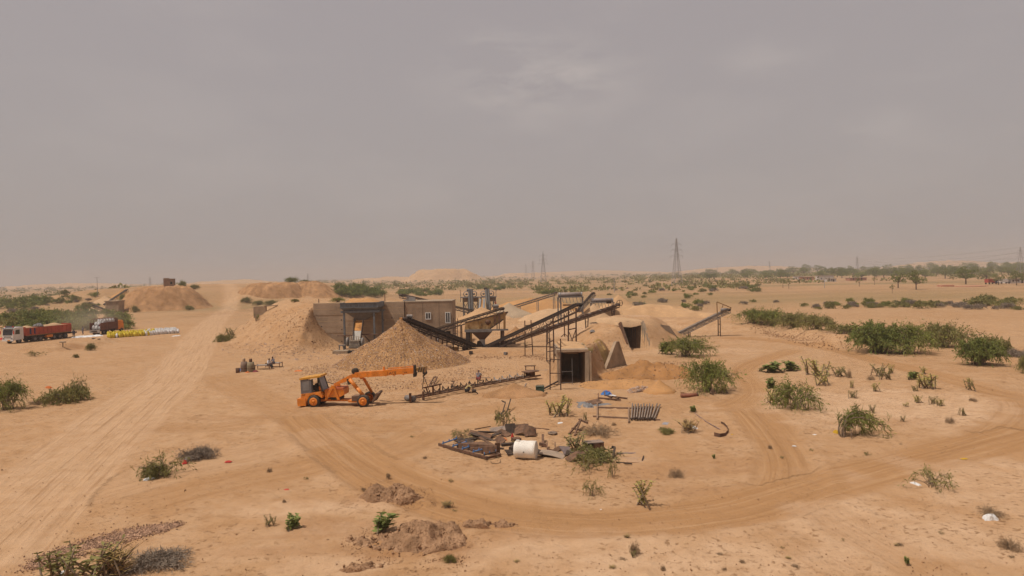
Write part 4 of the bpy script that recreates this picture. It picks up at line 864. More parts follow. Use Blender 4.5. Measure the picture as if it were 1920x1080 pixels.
# ================================================================= screen and funnel
YS_ = 106.0; pb = P(908, 640, YS_)
t = thing('vibrating_screen', 'rusty yellow vibrating screen box over a brown steel funnel in the plant centre', 'screen', (pb.x, YS_, 0))
SC = M('rusted_yellow_box', (.20, .12, .05), .85, .45, .8, col2=(.42, .27, .12), dust=.25, bump=.2)
side = [P(871, 620, YS_ - 1.1), P(919, 617, YS_ - 1.1), P(941, 602.5, YS_ - 1.1), P(953, 585, YS_ - 1.1), P(872, 605, YS_ - 1.1)]
part(t, 'box_side', MB().prism(side, (0, .12, 0)), SC, world=True); part(t, 'box_side', MB().prism([p + Vector((0, 2.3, 0)) for p in side], (0, .12, 0)), SC, world=True)
part(t, 'feed_end', MB().prism([side[0] + Vector((0, .12, 0)), side[4] + Vector((0, .12, 0)), side[4] + Vector((0, 2.3, 0)), side[0] + Vector((0, 2.3, 0))], (.1, 0, 0)), RUSTD, world=True)
part(t, 'deck', MB().prism([side[4].lerp(side[0], .3) + Vector((.1, .12, 0)), side[3].lerp(side[2], .4) + Vector((0, .12, 0)), side[3].lerp(side[2], .4) + Vector((0, 2.3, 0)), side[4].lerp(side[0], .3) + Vector((.1, 2.3, 0))], (0, 0, -.08)), SANDO, world=True)
part(t, 'top_rail', MB().beam(side[4] + Vector((0, -.06, 0)), side[3] + Vector((0, -.06, 0)), .16, .14), RUSTD, world=True)
part(t, 'lower_rail', MB().beam(side[1] + Vector((0, -.05, .05)), side[2] + Vector((.6, -.05, .55)), .12, .16), RUSTD, world=True)
for (px, py, hh, mt) in ((879, 612, .55, YELLOWP), (900, 608, 1.2, YELLOWP), (928, 600, 1.6, RUST), (936, 597, 1.6, RUST), (946, 594, 1.5, YELLOWP)):
    q = P(px, py, YS_ - 1.2); part(t, 'stiffener', MB().box(q, (.3, .1, hh)), mt, world=True)
q = P(915, 604, YS_ - 1.25); part(t, 'exciter', MB().lathe([(.1, -.15), (.42, -.12), (.42, .1), (.15, .12)], 16, q, 'Y'), RUST, True, world=True)
part(t, 'base_frame', MB().beam(P(871, 619.5, YS_ - 1.3), P(953, 618, YS_ - 1.3), .2, .26).beam(P(871, 622, YS_ - 1.35), P(922, 621.5, YS_ - 1.35), .14, .16), STEEL, world=True)
part(t, 'base_frame', MB().beam(P(871, 619.5, YS_ + 1.3), P(953, 618, YS_ + 1.3), .2, .26), RUST, world=True)
for (px, py0, py1, dy, w, mt) in ((876.5, 622, 655, -1.1, .5, RUSTD), (883.5, 621, 650, -.9, .26, YELLOWP), (943, 618, 633, -1.1, .42, RUST), (946, 590, 618, -1.1, .34, YELLOWP), (880, 621, 652, 1.4, .3, RUSTD), (940, 618, 650, 1.4, .3, RUSTD), (932, 605, 618, -1.0, .14, RUSTD), (936, 604, 618, -1.0, .14, RUSTD)):
    a = P(px, py0, YS_ + dy); b_ = P(px, py1, YS_ + dy); b_.z = max(b_.z, -.3) if py1 < 640 else -.3
    if px == 943: b_.z = -.3
    part(t, 'post', MB().beam(a, b_, w), mt, world=True)
fu = MB(); z0, z1, z2 = P(905, 621.5, YS_).z, P(905, 636, YS_).z, P(905, 650, YS_).z
xa, xb, xc, xd = P(884.5, 622, YS_).x, P(923, 622, YS_).x, P(899, 637, YS_).x, P(909.5, 637, YS_).x
fu.add(rect(xa, xb, YS_ - 1.2, YS_ + 1.2, z0) + rect(xc, xd, YS_ - .45, YS_ + .45, z1), [(0, 1, 5, 4), (1, 2, 6, 5), (2, 3, 7, 6), (3, 0, 4, 7)])
part(t, 'funnel', fu, M('brown_funnel_steel', (.10, .06, .045), .85, .25, 1.2, dust=.1), world=True)
part(t, 'spout', MB().box(((xc + xd) / 2, YS_, (z1 + z2) / 2), (xd - xc - .02, .86, z1 - z2)), GALV, world=True)
part(t, 'pit_guard', MB().prism([P(892, 652, YS_ - .6), P(910, 653, YS_ - .6), P(900, 638, YS_ - .4), P(895, 640, YS_ - .5)], (0, .2, 0)), RUSTD, world=True)
part(t, 'pit_kerb', MB().prism([P(903, 655, YS_ - 1.6), P(929, 656, YS_ - 1.6), P(943, 643, YS_ - 1.6), P(930, 645, YS_ - 1.6), P(920, 650, YS_ - 1.6)], (0, .25, 0)), RUSTD, world=True)
# ladder beside the block
def ladder(label, a0, a1, b0, b1, n, mat=RUST2, w=.06, name='ladder', cat='ladder', extra=(), rungs=None, group=None):
    a0, a1, b0, b1 = map(Vector, (a0, a1, b0, b1)); base = (a0 + b0) / 2
    t = thing(name, label, cat, base, group=group)
    part(t, 'post', MB().beam(a0, a1, w), mat, world=True); part(t, 'post', MB().beam(b0, b1, w), mat, world=True)
    for f in (rungs or [(k + 1) / (n + 1) for k in range(n)]): part(t, 'rung', MB().beam(a0.lerp(a1, f), b0.lerp(b1, f), w * .75), mat, world=True)
    for (f0, f1) in extra: part(t, 'brace', MB().beam(a0.lerp(a1, f0), b0.lerp(b1, f1), w * .6), mat, world=True)
    return t
def onG(px, py): p = GT(px, py); p.z -= .12; return p
def up_at(px, py, base): return P(px, py, base.y)
a, b_ = onG(849, 652), onG(857, 652); ladder('rusty ladder leaning beside the plastered block door', a, up_at(850, 597, a), b_, up_at(858, 597, b_), 5, w=.1)
a, b_ = onG(1065.5, 660), onG(1080.5, 660); ladder('tall cross-braced scaffold tower under the black belt head', a, up_at(1066, 582, a), b_, up_at(1080, 577, b_), 2, w=.15, name='scaffold_tower', cat='scaffold', rungs=(.88, .70, .52), extra=((0, .5), (.5, 0)))
a, b_ = onG(1025, 677), onG(1039, 679); ladder('rusty ladder scaffold behind the two-legged frame, left of the low tunnel', a, up_at(1025, 606, a), b_, up_at(1037, 591, b_), 4, w=.13, name='scaffold_ladder', cat='scaffold', rungs=(.04, .26, .48, .72, .9))
a, b_ = onG(1031.5, 731), onG(1051.5, 731); ladder('nearest two-legged scaffold frame standing beside the low tunnel mouth', a, up_at(1031, 634, a), b_, up_at(1051, 635, b_), 4, w=.1, name='scaffold_ladder', cat='scaffold', rungs=(.13, .34, .60, .82))
a, b_ = onG(984.5, 668), onG(999, 665); ladder('pair of thin posts standing under the black belt conveyor', a, up_at(984, 601, a), b_, up_at(995.5, 600, b_), 1, w=.13, name='scaffold_ladder', cat='scaffold', rungs=(.32, .86))
a, b_ = onG(1027, 646), onG(1030, 646); ladder('short double rusty post behind the ladder scaffold', a, up_at(1027, 607, a), b_, up_at(1030, 608, b_), 2, w=.12, name='scaffold_ladder', cat='scaffold')
# ================================================================= washing towers, drums
YT = 168.0; t0 = P(898, 580, YT); z_p = P(898, 557, YT).z
t = thing('washing_tower', 'grey twin-column sand washing tower with four wheels above the platform, behind the screen', 'washing plant', (t0.x, YT, hz(t0.x, YT)))
def TX(px): return P(px, 560, YT).x
def TZ(py): return P(898, py, YT).z
part(t, 'platform', MB().box(((TX(864) + TX(931)) / 2, YT, z_p), (TX(931) - TX(864), 3.6, .22)), STEEL, world=True)
part(t, 'tank', MB().box(((TX(868) + TX(897)) / 2, YT, z_p - .62), (TX(897) - TX(868), 2.6, .95)), M('rusty_tan_tank', (.22, .14, .08), .85, .35, 1.2), world=True); part(t, 'tank', MB().box(((TX(913) + TX(928)) / 2, YT, z_p - .62), (TX(928) - TX(913), 2.6, .95)), M('rusty_tan_tank', (.2, .1, .05)), world=True)
for px in (869, 878, 896, 902, 925, 929):
    for dy in (-1.3, 1.3): part(t, 'post', MB().beam((TX(px), YT + dy, hz(TX(px), YT + dy) - .2), (TX(px), YT + dy, z_p - .1), .2), STEEL, world=True)
for (pa, pb_) in ((869, 878), (887, 897), (918, 928)): part(t, 'brace', MB().beam((TX(pa), YT - 1.35, z_p - 3.4), (TX(pb_), YT - 1.35, z_p - 1.1), .12), STEEL, world=True); part(t, 'brace', MB().beam((TX(pb_), YT - 1.42, z_p - 3.4), (TX(pa), YT - 1.42, z_p - 1.1), .12), STEEL, world=True)
for (pt, pbm) in ((881, 882), (885.5, 886.5), (912, 915), (916, 918.5)):
    ytop = 541.5; part(t, 'column', MB().beam((TX(pbm), YT - 1.9, TZ(584)), (TX(pt), YT - 1.7, TZ(ytop)), .42, .5), M('grey_blue_column', (.20, .21, .215), .6, .2, dust=.2), world=True)
for (pt, pbm, mt) in ((883.3, 884, 1), (914, 916.5, 1)): part(t, 'elevator_belt', MB().beam((TX(pbm), YT - 1.8, TZ(583)), (TX(pt), YT - 1.6, TZ(543)), .3, .3), M('pinkish_belt', (.36, .25, .2), .8), world=True)
for px in (875, 889, 907, 921):
    w = part(t, 'wheel', MB().lathe([(.60, -.22), (.78, -.22), (.78, .22), (.60, .22), (.60, -.22)], 20, (TX(px), YT - .3, TZ(551)), 'Y'), STEEL, True, world=True)
    q = part(w, 'wheel_hub', MB().lathe([(.1, -.2), (.28, -.18), (.28, .18), (.1, .2)], 12, (TX(px), YT - .3, TZ(551)), 'Y'), STEEL, True); q.data.transform(Matrix.Translation(-Vector(t.location)))
for (px, py, mt) in ((879, 543, BLUEGREY), (911.5, 541, RUSTD)): part(t, 'drive_motor', MB().lathe([(.1, -.4), (.32, -.35), (.32, .35), (.1, .4)], 10, (TX(px), YT - 1.6, TZ(py)), 'X'), mt, True, world=True)
for px in (864.5, 930.5): part(t, 'rail_post', MB().beam((TX(px), YT - 1.7, z_p - (1 if px < 900 else 0)), (TX(px), YT - 1.7, TZ(542)), .12), STEEL, world=True)
part(t, 'lamp_bracket', MB().beam((TX(930.5), YT - 1.75, TZ(542)), (TX(932), YT - 1.75, TZ(545)), .25), STEEL, world=True)
part(t, 'red_pipe', MB().path([(TX(928), YT - 2, TZ(566)), (TX(929.5), YT - 2, TZ(567)), (TX(930), YT - 2, TZ(572))], .14, 8), M('red_paint', (.35, .06, .04)), True, world=True)
for (pa, pb_) in ((901.5, 899), (908.5, 907)): part(t, 'inclined_column', MB().beam((TX(pb_), YT - 6, TZ(592)), (TX(pa), YT - 2.2, TZ(561)), .42, .5), M('grey_blue_column', (.2, .2, .2)), world=True)
part(t, 'inclined_belt', MB().beam((TX(903), YT - 6, TZ(592)), (TX(905), YT - 2.2, TZ(562)), .8, .15), SANDO, world=True)
def drum_frame(label, pxa, pxb, pyt, pyp, Y, legs):
    t0 = P((pxa + pxb) / 2, pyp, Y); t = thing('rotary_drum', label, 'rotary drum', (t0.x, Y, hz(t0.x, Y)))
    xa, xb, z = P(pxa, pyp, Y).x, P(pxb, pyp, Y).x, t0.z; r = (P(pxa, pyt, Y).z - z) / 2
    part(t, 'drum', MB().lathe([(r * .8, 0), (r, .02), (r, xb - xa - .02), (r * .8, xb - xa)], 24, (xa, Y, z + r + .1), 'X'), M('grey_drum_skin', (.24, .20, .19), .6, .2, 2, dust=.3), True, world=True)
    for f in (.08, .97): part(t, 'drum_ring', MB().lathe([(r * 1.08, -.12), (r * 1.12, 0), (r * 1.08, .12)], 24, (xa + (xb - xa) * f, Y, z + r + .1), 'X'), GALV, True, world=True)
    part(t, 'deck_frame', MB().box(((xa + xb) / 2, Y, z), (xb - xa + .3, 2.0, .16)), STEEL, world=True)
    nb = 7
    for k in range(nb):
        xk = xa + (xb - xa) * (k + .5) / nb; part(t, 'hanger', MB().beam((xk - .25, Y - .8, z - .1), (xk, Y - .8, z - 1.2), .1), GALV, world=True)
    part(t, 'lower_beam', MB().box(((xa + xb) / 2 + .3, Y - .8, z - 1.55), ((xb - xa) * .75, .2, .35)), M('rusty_tan_tank', (.2, .1, .05)), world=True)
    for x in (xa, xa + .55, xb):
        for dy in (-.85, .85): part(t, 'post', MB().beam((x, Y + dy, hz(x, Y + dy) - .2), (x, Y + dy, z - .05), .17), STEEL, world=True)
    return t
drum_frame('grey rotary drum on a tall rusty frame behind the black belt conveyor', 1046, 1092, 549.5, 557, 136, 0)
tr = drum_frame('second, lower grey rotary drum half hidden by the small pointed sand cone', 1108, 1150, 560.5, 567, 152, 0)
q = P(1058, 600, 120); gz = hz(q.x, 120); solo('tripod_post', 'single rusty post on splayed feet below the rotary drum', 'post', MB().beam((0, 0, 0), (0, 0, P(1058, 588, 120).z - gz), .2).beam((0, 0, .5), (-.7, -.3, -.05), .12).beam((0, 0, .5), (.7, -.2, -.05), .12), RUST, (q.x, 120, gz))
conveyor('short grey bucket elevator slanting up beside the rotary drum', P(1085, 582, 130), P(1113, 550, 131), .6, .5, [], belt=RUSTD, frame=STEEL, idlers=6, name='bucket_elevator', cat='elevator')
# ================================================================= tunnels
def portal(label, c, w, h, depth, pill=.32, mat=CONCL, wing=2.6, back=0.0):
    t = thing('tunnel_portal', label, 'tunnel portal', (c.x, c.y, 0))
    for s in (-1, 1):
        part(t, 'side_wall', MB().box((s * (w / 2 + pill / 2), depth / 2 + .05, h / 2 - .3), (pill, depth, h + .6)), mat)
        if wing: part(t, 'wing_wall', MB().prism([(s * (w / 2 + .004), .04, -.3), (s * (w / 2 + .004), -wing, -.3), (s * (w / 2 + .004), -wing, .12), (s * (w / 2 + .004), .04, h + .22)], (s * pill * .95, 0, 0)), mat)
    part(t, 'roof_slab', MB().box((0, depth / 2 + back, h + .12), (w + 2 * pill + .1, depth - 2 * back + .1, .24)), mat)
    part(t, 'end_wall', MB().box((0, depth - .1, h / 2 - .1), (w - .02, .2, h + .1)), CONC)
    return t
h1 = P(1075, 660, P1.y).z
t = portal('lower box tunnel mouth of raw concrete with a small pipe gate', P1, 2.45, h1, 6.3, wing=0, mat=CONC)
part(t, 'front_post', MB().prism([(1.235, -.30, -.3), (1.56, -.30, -.3), (1.60, -.03, h1 + .02), (1.235, -.03, h1 + .02)], (0, .32, 0)), CONCL)
part(t, 'right_buttress', MB().prism([(1.62, 2.6, -.3), (1.62, -.25, -.3), (1.62, -.02, h1), (1.62, .5, h1)], (.22, 0, 0)), CONC)
part(t, 'pipe_gate', MB().beam((-.1, -.15, -.1), (-.1, -.15, 2.5), .045), STEEL)
for z in (.12, 1.22): part(t, 'gate_rail', MB().beam((-1.15, -.15, z), (-.1, -.15, z), .04), STEEL)
h2 = 3.7
t = portal('upper sand-covered tunnel mouth with leaning concrete wing walls', P2, 3.36, h2, 5.8, pill=.32, wing=2.3, back=.45); t.rotation_euler = (0, 0, P2A)
part(t, 'side_stub', MB().beam((-1.95, -1.6, .9), (-1.95, .1, h2 + .1), .22, .6), RUST)
# sand drifted over the roof of each tunnel
def sand_cap(name, label, c, w, z, depth, seed, skirt=.55, mat=SANDP):
    n = 20; V = []; F = []
    for i in range(n):
        for j in range(n):
            u, v = i / (n - 1) * 2 - 1, j / (n - 1); x = u * w / 2; y = -.25 + v * (depth + .8)
            sag = .30 * (1 - u * u) * max(0, 1 - v * 5); zz = z + .30 + .22 * (1 - abs(u) ** 3) * min(1, v * 4) - sag + .12 * float(fbm(np.array([x + seed]), np.array([y]), seed, 3)[0]) - (skirt if abs(u) > .99 or v < .01 else 0)
            V.append((x, y, zz))
    for i in range(n - 1):
        for j in range(n - 1): F.append((i * n + j, (i + 1) * n + j, (i + 1) * n + j + 1, i * n + j + 1))
    o = solo(name, label, 'sand', MB().add(V, F), mat, (c.x, c.y, 0), smooth=True); return o
sc = sand_cap('sand_cover', 'pale sand drifted over the roof of the upper tunnel mouth', P2, 4.5, h2 - .02, 5.6, 3); sc.rotation_euler = (0, 0, P2A); sc.location = P2 + Vector((-.45 * P2S, .45 * P2C, 0))
sand_cap('sand_cover', 'thin sand and weeds over the roof of the lower tunnel mouth', P1 + Vector((.1, .55, 0)), 2.9, h1 - .06, 5.6, 5, .12, SAND)
# triangular wing walls
def wedge(label, base, pts3, th, mat=CONC, name='wing_wall'):
    return solo(name, label, 'wall', MB().prism(pts3, th), mat, base, world=True)
lb, rb = TRI_L.copy(), TRI_R.copy(); lb.z = rb.z = -.2; ap = P(1161, 640, (lb.y + rb.y) / 2 + .5); ap2 = ap + Vector((-.35, -.25, 0))
wedge('tall triangular concrete wing wall above the dug orange earth', lb, [lb, rb, ap, ap2], (-.28, .32, 0))
q = GT(1142, 662); heap('earth_heap', 'crusted yellow earth lumped against the triangular wing wall', 'earth heap', 0, 0, 2.4, 1.9, .8, M('crusted_yellow_earth', (.33, .20, .075), 1, .25, 1.0, bump=.7, bscale=3), 181, loc=(ap.x - 1.8, ap.y + 1.0), kind='flat', rough=.5, rscale=.9)
ym = 104.0; lb = Vector((P(1250, 630, ym).x, ym, 0))
wedge('sloping concrete retaining slab left of the right-edge conveyor', lb, [P(1232, 634, ym), P(1250, 650, ym), P(1279, 644, ym), P(1255, 611, ym), P(1241, 609, ym), P(1229, 616, ym)], (0, .4, 0), M('grey_brown_concrete', (.25, .185, .13), .95, .2, 1.0, bump=.2))
wedge('smaller concrete slab end behind the sloping retaining slab', lb + Vector((0, 3, 0)), [P(1216, 618, ym + 3), P(1246, 618, ym + 3), P(1240, 607.5, ym + 3), P(1223, 606.5, ym + 3)], (0, .4, 0), M('grey_brown_concrete', (.25, .185, .13)))
# ================================================================= orange pick-and-carry crane
CS = 155.0
gA = GT(597, 760); gB = GT(688, 759)
ang = math.atan2(gB.y - gA.y, gB.x - gA.x); wb = (gB - gA).length
cr0 = (gA + gB) / 2; kk = wb / (670 / CS)
t = thing('mobile_crane', 'orange pick-and-carry crane with long boom in front of the stone cone', 'crane', (cr0.x, cr0.y, hz(cr0.x, cr0.y)), ang)
def cz(zx, zy, y=0.0): return Vector(((zx - 610) / CS * kk, y, (592 - zy) / CS * kk))
def cprism(pts, y0, y1): return MB().prism([cz(x, z, y0) for x, z in pts], (0, y1 - y0, 0))
CABG = M('grey_cab_panel', (.13, .125, .13), .6, .15, dust=.2); BLK = M('black_parts', (.03, .028, .026), .7, .2, dust=.2); YROOF = M('amber_roof_paint', (.55, .26, .03), .6, .12, dust=.25)
CGL = M('dusty_cab_glass', (.20, .19, .185), .25, .2, spec=.5); REDT = M('faded_red_panel', (.42, .10, .03), .6, .2, dust=.2)
for (zx, zy, nm) in ((275, 515, 'rear'), (945, 508, 'front')):
    for y in (-.95, .95):
        c = cz(zx, 0, y); r = .53 * kk; c.z = r - .02
        w = part(t, 'wheel', MB().lathe([(r * .66, -.2), (r * .94, -.2), (r, -.12), (r, .12), (r * .94, .2), (r * .66, .2), (r * .66, -.2)], 28, c, 'Y'), TYRE, True)
        part(w, 'rim', MB().lathe([(r * .2, -.13 if y < 0 else .10), (r * .35, -.16 if y < 0 else .13), (r * .67, -.205), (r * .67, .205), (r * .3, .16)], 20, c, 'Y'), ORANGE, True)
        part(w, 'hub', MB().lathe([(.05, -.24), (r * .26, -.22), (r * .26, .22), (.05, .24)], 12, c, 'Y'), ORANGE, True)
part(t, 'counterweight', cprism([(45, 478), (160, 462), (165, 572), (52, 575)], -1.05, 1.05), ORANGE)
part(t, 'rear_body', cprism([(100, 415), (365, 388), (392, 440), (385, 470), (330, 432), (270, 420), (215, 440), (180, 500), (165, 540), (112, 540), (100, 470)], -1.0, 1.0), ORANGE)
part(t, 'chassis_beam', cprism([(150, 498), (870, 512), (870, 530), (400, 528), (150, 535)], -.42, .42), ORANGE)
# cab
part(t, 'roof', cprism([(78, 208), (368, 170), (372, 192), (84, 230)], -.98, .62), YROOF)
cabf = part(t, 'cab_door', cprism([(92, 232), (240, 226), (240, 402), (96, 414)], -.92, -.86), CABG)
part(cabf, 'door_window', cprism([(152, 243), (212, 240), (212, 368), (120, 372), (120, 246)], -.935, -.915), CGL)
for pts, y0 in (([(92, 232), (106, 231), (108, 412), (95, 413)], -.9), ([(238, 222), (258, 220), (262, 390), (240, 392)], -.9), ([(322, 200), (340, 196), (400, 384), (380, 386)], -.9), ([(322, 200), (340, 196), (400, 384), (380, 386)], .5), ([(92, 232), (106, 231), (108, 412), (95, 413)], .5), ([(238, 222), (254, 220), (258, 390), (240, 392)], .5)):
    part(t, 'cab_pillar', cprism(pts, y0, y0 + .08), BLK if pts[0][0] > 200 else CABG)
part(t, 'rear_window', cprism([(96, 236), (102, 236), (104, 410), (98, 410)], -.8, .48), CGL)
part(t, 'far_side_panel', cprism([(96, 330), (380, 330), (390, 384), (98, 410)], .5, .56), CABG)
part(t, 'windscreen', cprism([(330, 205), (335, 205), (392, 375), (386, 375)], -.8, .48), CGL)
part(t, 'side_glass', cprism([(262, 226), (320, 215), (372, 376), (266, 384)], .5, .52), CGL)
part(t, 'seat', cprism([(262, 290), (282, 288), (288, 350), (320, 350), (322, 384), (262, 388)], -.5, .1), BLK)
part(t, 'console', cprism([(318, 330), (345, 310), (360, 384), (318, 386)], -.5, .2), ORANGE)
# engine deck and boom post
part(t, 'engine_deck', cprism([(402, 372), (452, 352), (655, 348), (668, 395), (664, 440), (600, 470), (404, 468)], -.62, .75), ORANGE)
part(t, 'deck_top', cprism([(452, 350), (656, 346), (660, 366), (446, 372)], -.66, .78), REDT)
part(t, 'engine_block', cprism([(470, 400), (600, 400), (610, 505), (480, 512)], -.5, .5), BLK)
for y in (-.72, .48):
    part(t, 'boom_bracket', MB().prism([cz(500, 312, y), cz(545, 312, y), cz(608, 500, y), cz(575, 500, y), cz(524, 345, y), cz(432, 505, y), cz(400, 505, y)], (0, .2, 0)), ORANGE)
part(t, 'step_box', cprism([(785, 450), (888, 445), (890, 512), (786, 515)], -.95, -.2), M('brown_tool_box', (.13, .075, .05), .8, .25, dust=.3))
part(t, 'battery_box', cprism([(735, 508), (880, 512), (880, 535), (736, 532)], -.9, .9), ORANGE)
part(t, 'stabiliser_plate', MB().prism([cz(1040, 535, -.75), cz(1110, 412, -.75), cz(1138, 420, -.75), cz(1060, 540, -.75)], (0, 1.5, 0)), M('brown_tool_box', (.13, .08, .05)))
# boom
part(t, 'boom_heel', cprism([(508, 298), (690, 205), (745, 178), (830, 158), (838, 212), (760, 222), (700, 262), (545, 320), (515, 325)], -.3, .3), ORANGE)
bm = part(t, 'boom', cprism([(800, 152), (1238, 124), (1242, 199), (806, 221)], -.26, .26), ORANGE)
be = part(t, 'boom_extension', cprism([(1215, 123), (1600, 95), (1604, 172), (1218, 196)], -.21, .21), ORANGE)
part(t, 'boom_rod', cprism([(1250, 98), (1612, 72), (1612, 84), (1250, 110)], -.06, .06), ORANGE)
part(t, 'rod_bracket', cprism([(1180, 80), (1200, 80), (1205, 128), (1176, 130)], -.1, .1), ORANGE); part(t, 'rod_bracket', cprism([(1600, 62), (1622, 62), (1625, 170), (1598, 170)], -.24, .24), BLK)
part(t, 'sheave_box', cprism([(1588, 165), (1640, 160), (1628, 215), (1592, 222)], -.16, .16), BLK)
part(t, 'jib', cprism([(1622, 110), (1668, 92), (1765, 84), (1765, 158), (1660, 158)], -.15, .15), YELLOWP)
for k in range(3): part(t, 'jib_stripe', cprism([(1672 + 32 * k, 92), (1686 + 32 * k, 90), (1668 + 32 * k, 158), (1654 + 32 * k, 158)], -.158, .158), BLK)
part(t, 'pulley_block', MB().lathe([(.06, -.14), (.20, -.12), (.20, .12), (.06, .14)], 14, cz(1745, 165), 'Y'), BLK, True)
part(t, 'hook', MB().path([cz(1745, 175), cz(1742, 195), cz(1728, 205), cz(1718, 214), cz(1722, 226), cz(1736, 226)], [.08, .08, .07, .06, .05, .03], 8), BLK, True)
part(t, 'boom_foot_lug', cprism([(865, 205), (915, 202), (905, 240), (870, 242)], -.2, .2), ORANGE); part(t, 'cylinder_lug', cprism([(695, 235), (735, 232), (735, 310), (705, 310)], -.34, .34), BLK)
part(t, 'lift_cylinder', MB().tube(cz(742, 232, -.5), cz(845, 350, -.62), .165, n=14).tube(cz(845, 350, -.62), cz(935, 445, -.72), .155, n=14), ORANGE, True)
part(t, 'lift_cylinder', MB().tube(cz(895, 245, .35), cz(990, 440, .6), .13, n=14), ORANGE, True)
part(t, 'winch_drum', MB().lathe([(.1, -.2), (.27, -.2), (.27, .2), (.1, .2)], 20, cz(795, 135), 'Y'), TYRE, True)
part(t, 'hose', MB().path([cz(415, 268, -.3), cz(450, 280, -.3), cz(505, 298, -.3)], .035, 6), BLK, True)
for (zx, zy) in ((975, 212), (1330, 195), (1455, 185), (1215, 200)): part(t, 'boom_lug', cprism([(zx - 14, zy - 20), (zx + 14, zy - 20), (zx + 8, zy + 10), (zx - 8, zy + 10)], -.1, .1), ORANGE)
for y0, dy in ((-.03, 0), (.03, 0)): pass
part(t, 'sling', MB().path([cz(1728, 224), cz(1704, 392)], .035, 6), RUSTD); part(t, 'sling', MB().path([cz(1734, 224), cz(1792, 395)], .03, 6), RUSTD)
LET = M('black_lettering', (.025, .022, .02), .7, .1)
tp = cz(1316, 162, -.215); text_part(t, 'ACE', .34, LET, (tp.x, -.218, tp.z - .02), (R(90), R(-3.6), 0))
tp = cz(1492, 152, -.215); text_part(t, 'ACE', .14, LET, (tp.x, -.218, tp.z - .02), (R(90), R(-4), 0))
tp = cz(135, 428, -1.0); text_part(t, 'ACE', .16, LET, (tp.x, -1.006, tp.z), (R(90), R(-4), 0))
tp = cz(848, 372, -.8); text_part(t, 'ACE', .16, LET, (tp.x, -.80, tp.z), (R(90), R(50), 0))
# ================================================================= conveyor frame lying on the yard
a, b_ = GT(771, 753), GT(1008, 709); d = (b_ - a); L = d.length; d.normalize(); sd = Vector((-d.y, d.x, 0))
t = thing('conveyor_frame', 'rusty unfinished conveyor frame lying on the yard below the crane hook', 'conveyor frame', (a + b_) / 2, 0)
z0 = .35
def cf(u, v, z): q = a + d * u + sd * v; return Vector((q.x, q.y, hz(q.x, q.y) + z))
for v in (-.42, .42): part(t, 'rail', MB().path([cf(L * k / 8, v, z0) for k in range(9)], .09, 6), RUST, world=True)
for k in range(15): part(t, 'cross_tie', MB().beam(cf(L * (k + .5) / 15, -.42, z0 - .05), cf(L * (k + .5) / 15, .42, z0 - .05), .09), RUSTD, world=True)
for k in range(13):
    u = L * (k + 1.6) / 15; m = MB()
    m.path([cf(u, -.45, z0 + .08), cf(u, -.42, z0 + .46), cf(u, -.2, z0 + .2), cf(u, .2, z0 + .2), cf(u, .42, z0 + .46), cf(u, .45, z0 + .08)], .05, 6); part(t, 'idler_bracket', m, GALV if k in (9, 10, 11, 8) else RUSTD, world=True)
part(t, 'tail_drum', MB().tube(cf(-.1, -.55, .3), cf(-.1, .55, .3), .26, n=16), STEEL, True, world=True)
for u in (-.5, .95): part(t, 'end_post', MB().beam(cf(u, -.55, -.05), cf(u, -.55, .85), .16, .2), RUST, world=True)
part(t, 'gantry', MB().beam(cf(1.6, -.5, z0), cf(1.3, -.5, 1.15), .1).beam(cf(2.9, -.5, z0), cf(2.9, -.5, 1.15), .1).beam(cf(1.0, -.5, 1.15), cf(3.1, -.5, 1.2), .12, .12).beam(cf(2.1, -.5, z0), cf(2.1, -.5, 1.15), .16), RUST, world=True)
part(t, 'end_plate', MB().box(cf(L - 1.1, 0, z0 + .5), (1.6, 1.1, .08), Matrix.Rotation(math.atan2(d.y, d.x), 3, 'Z')).box(cf(L - 1.1, 0, z0 + .25), (.9, .5, .4), Matrix.Rotation(math.atan2(d.y, d.x), 3, 'Z')), RUST, world=True)
solo('cable', 'dark cable lying on the sand between the crane and the conveyor frame', 'cable', MB().path([GT(706, 751, .03), GT(730, 753, .03), GT(752, 751, .03), GT(771, 752, .03)], .025, 5), RUSTD, GT(740, 752), world=True)
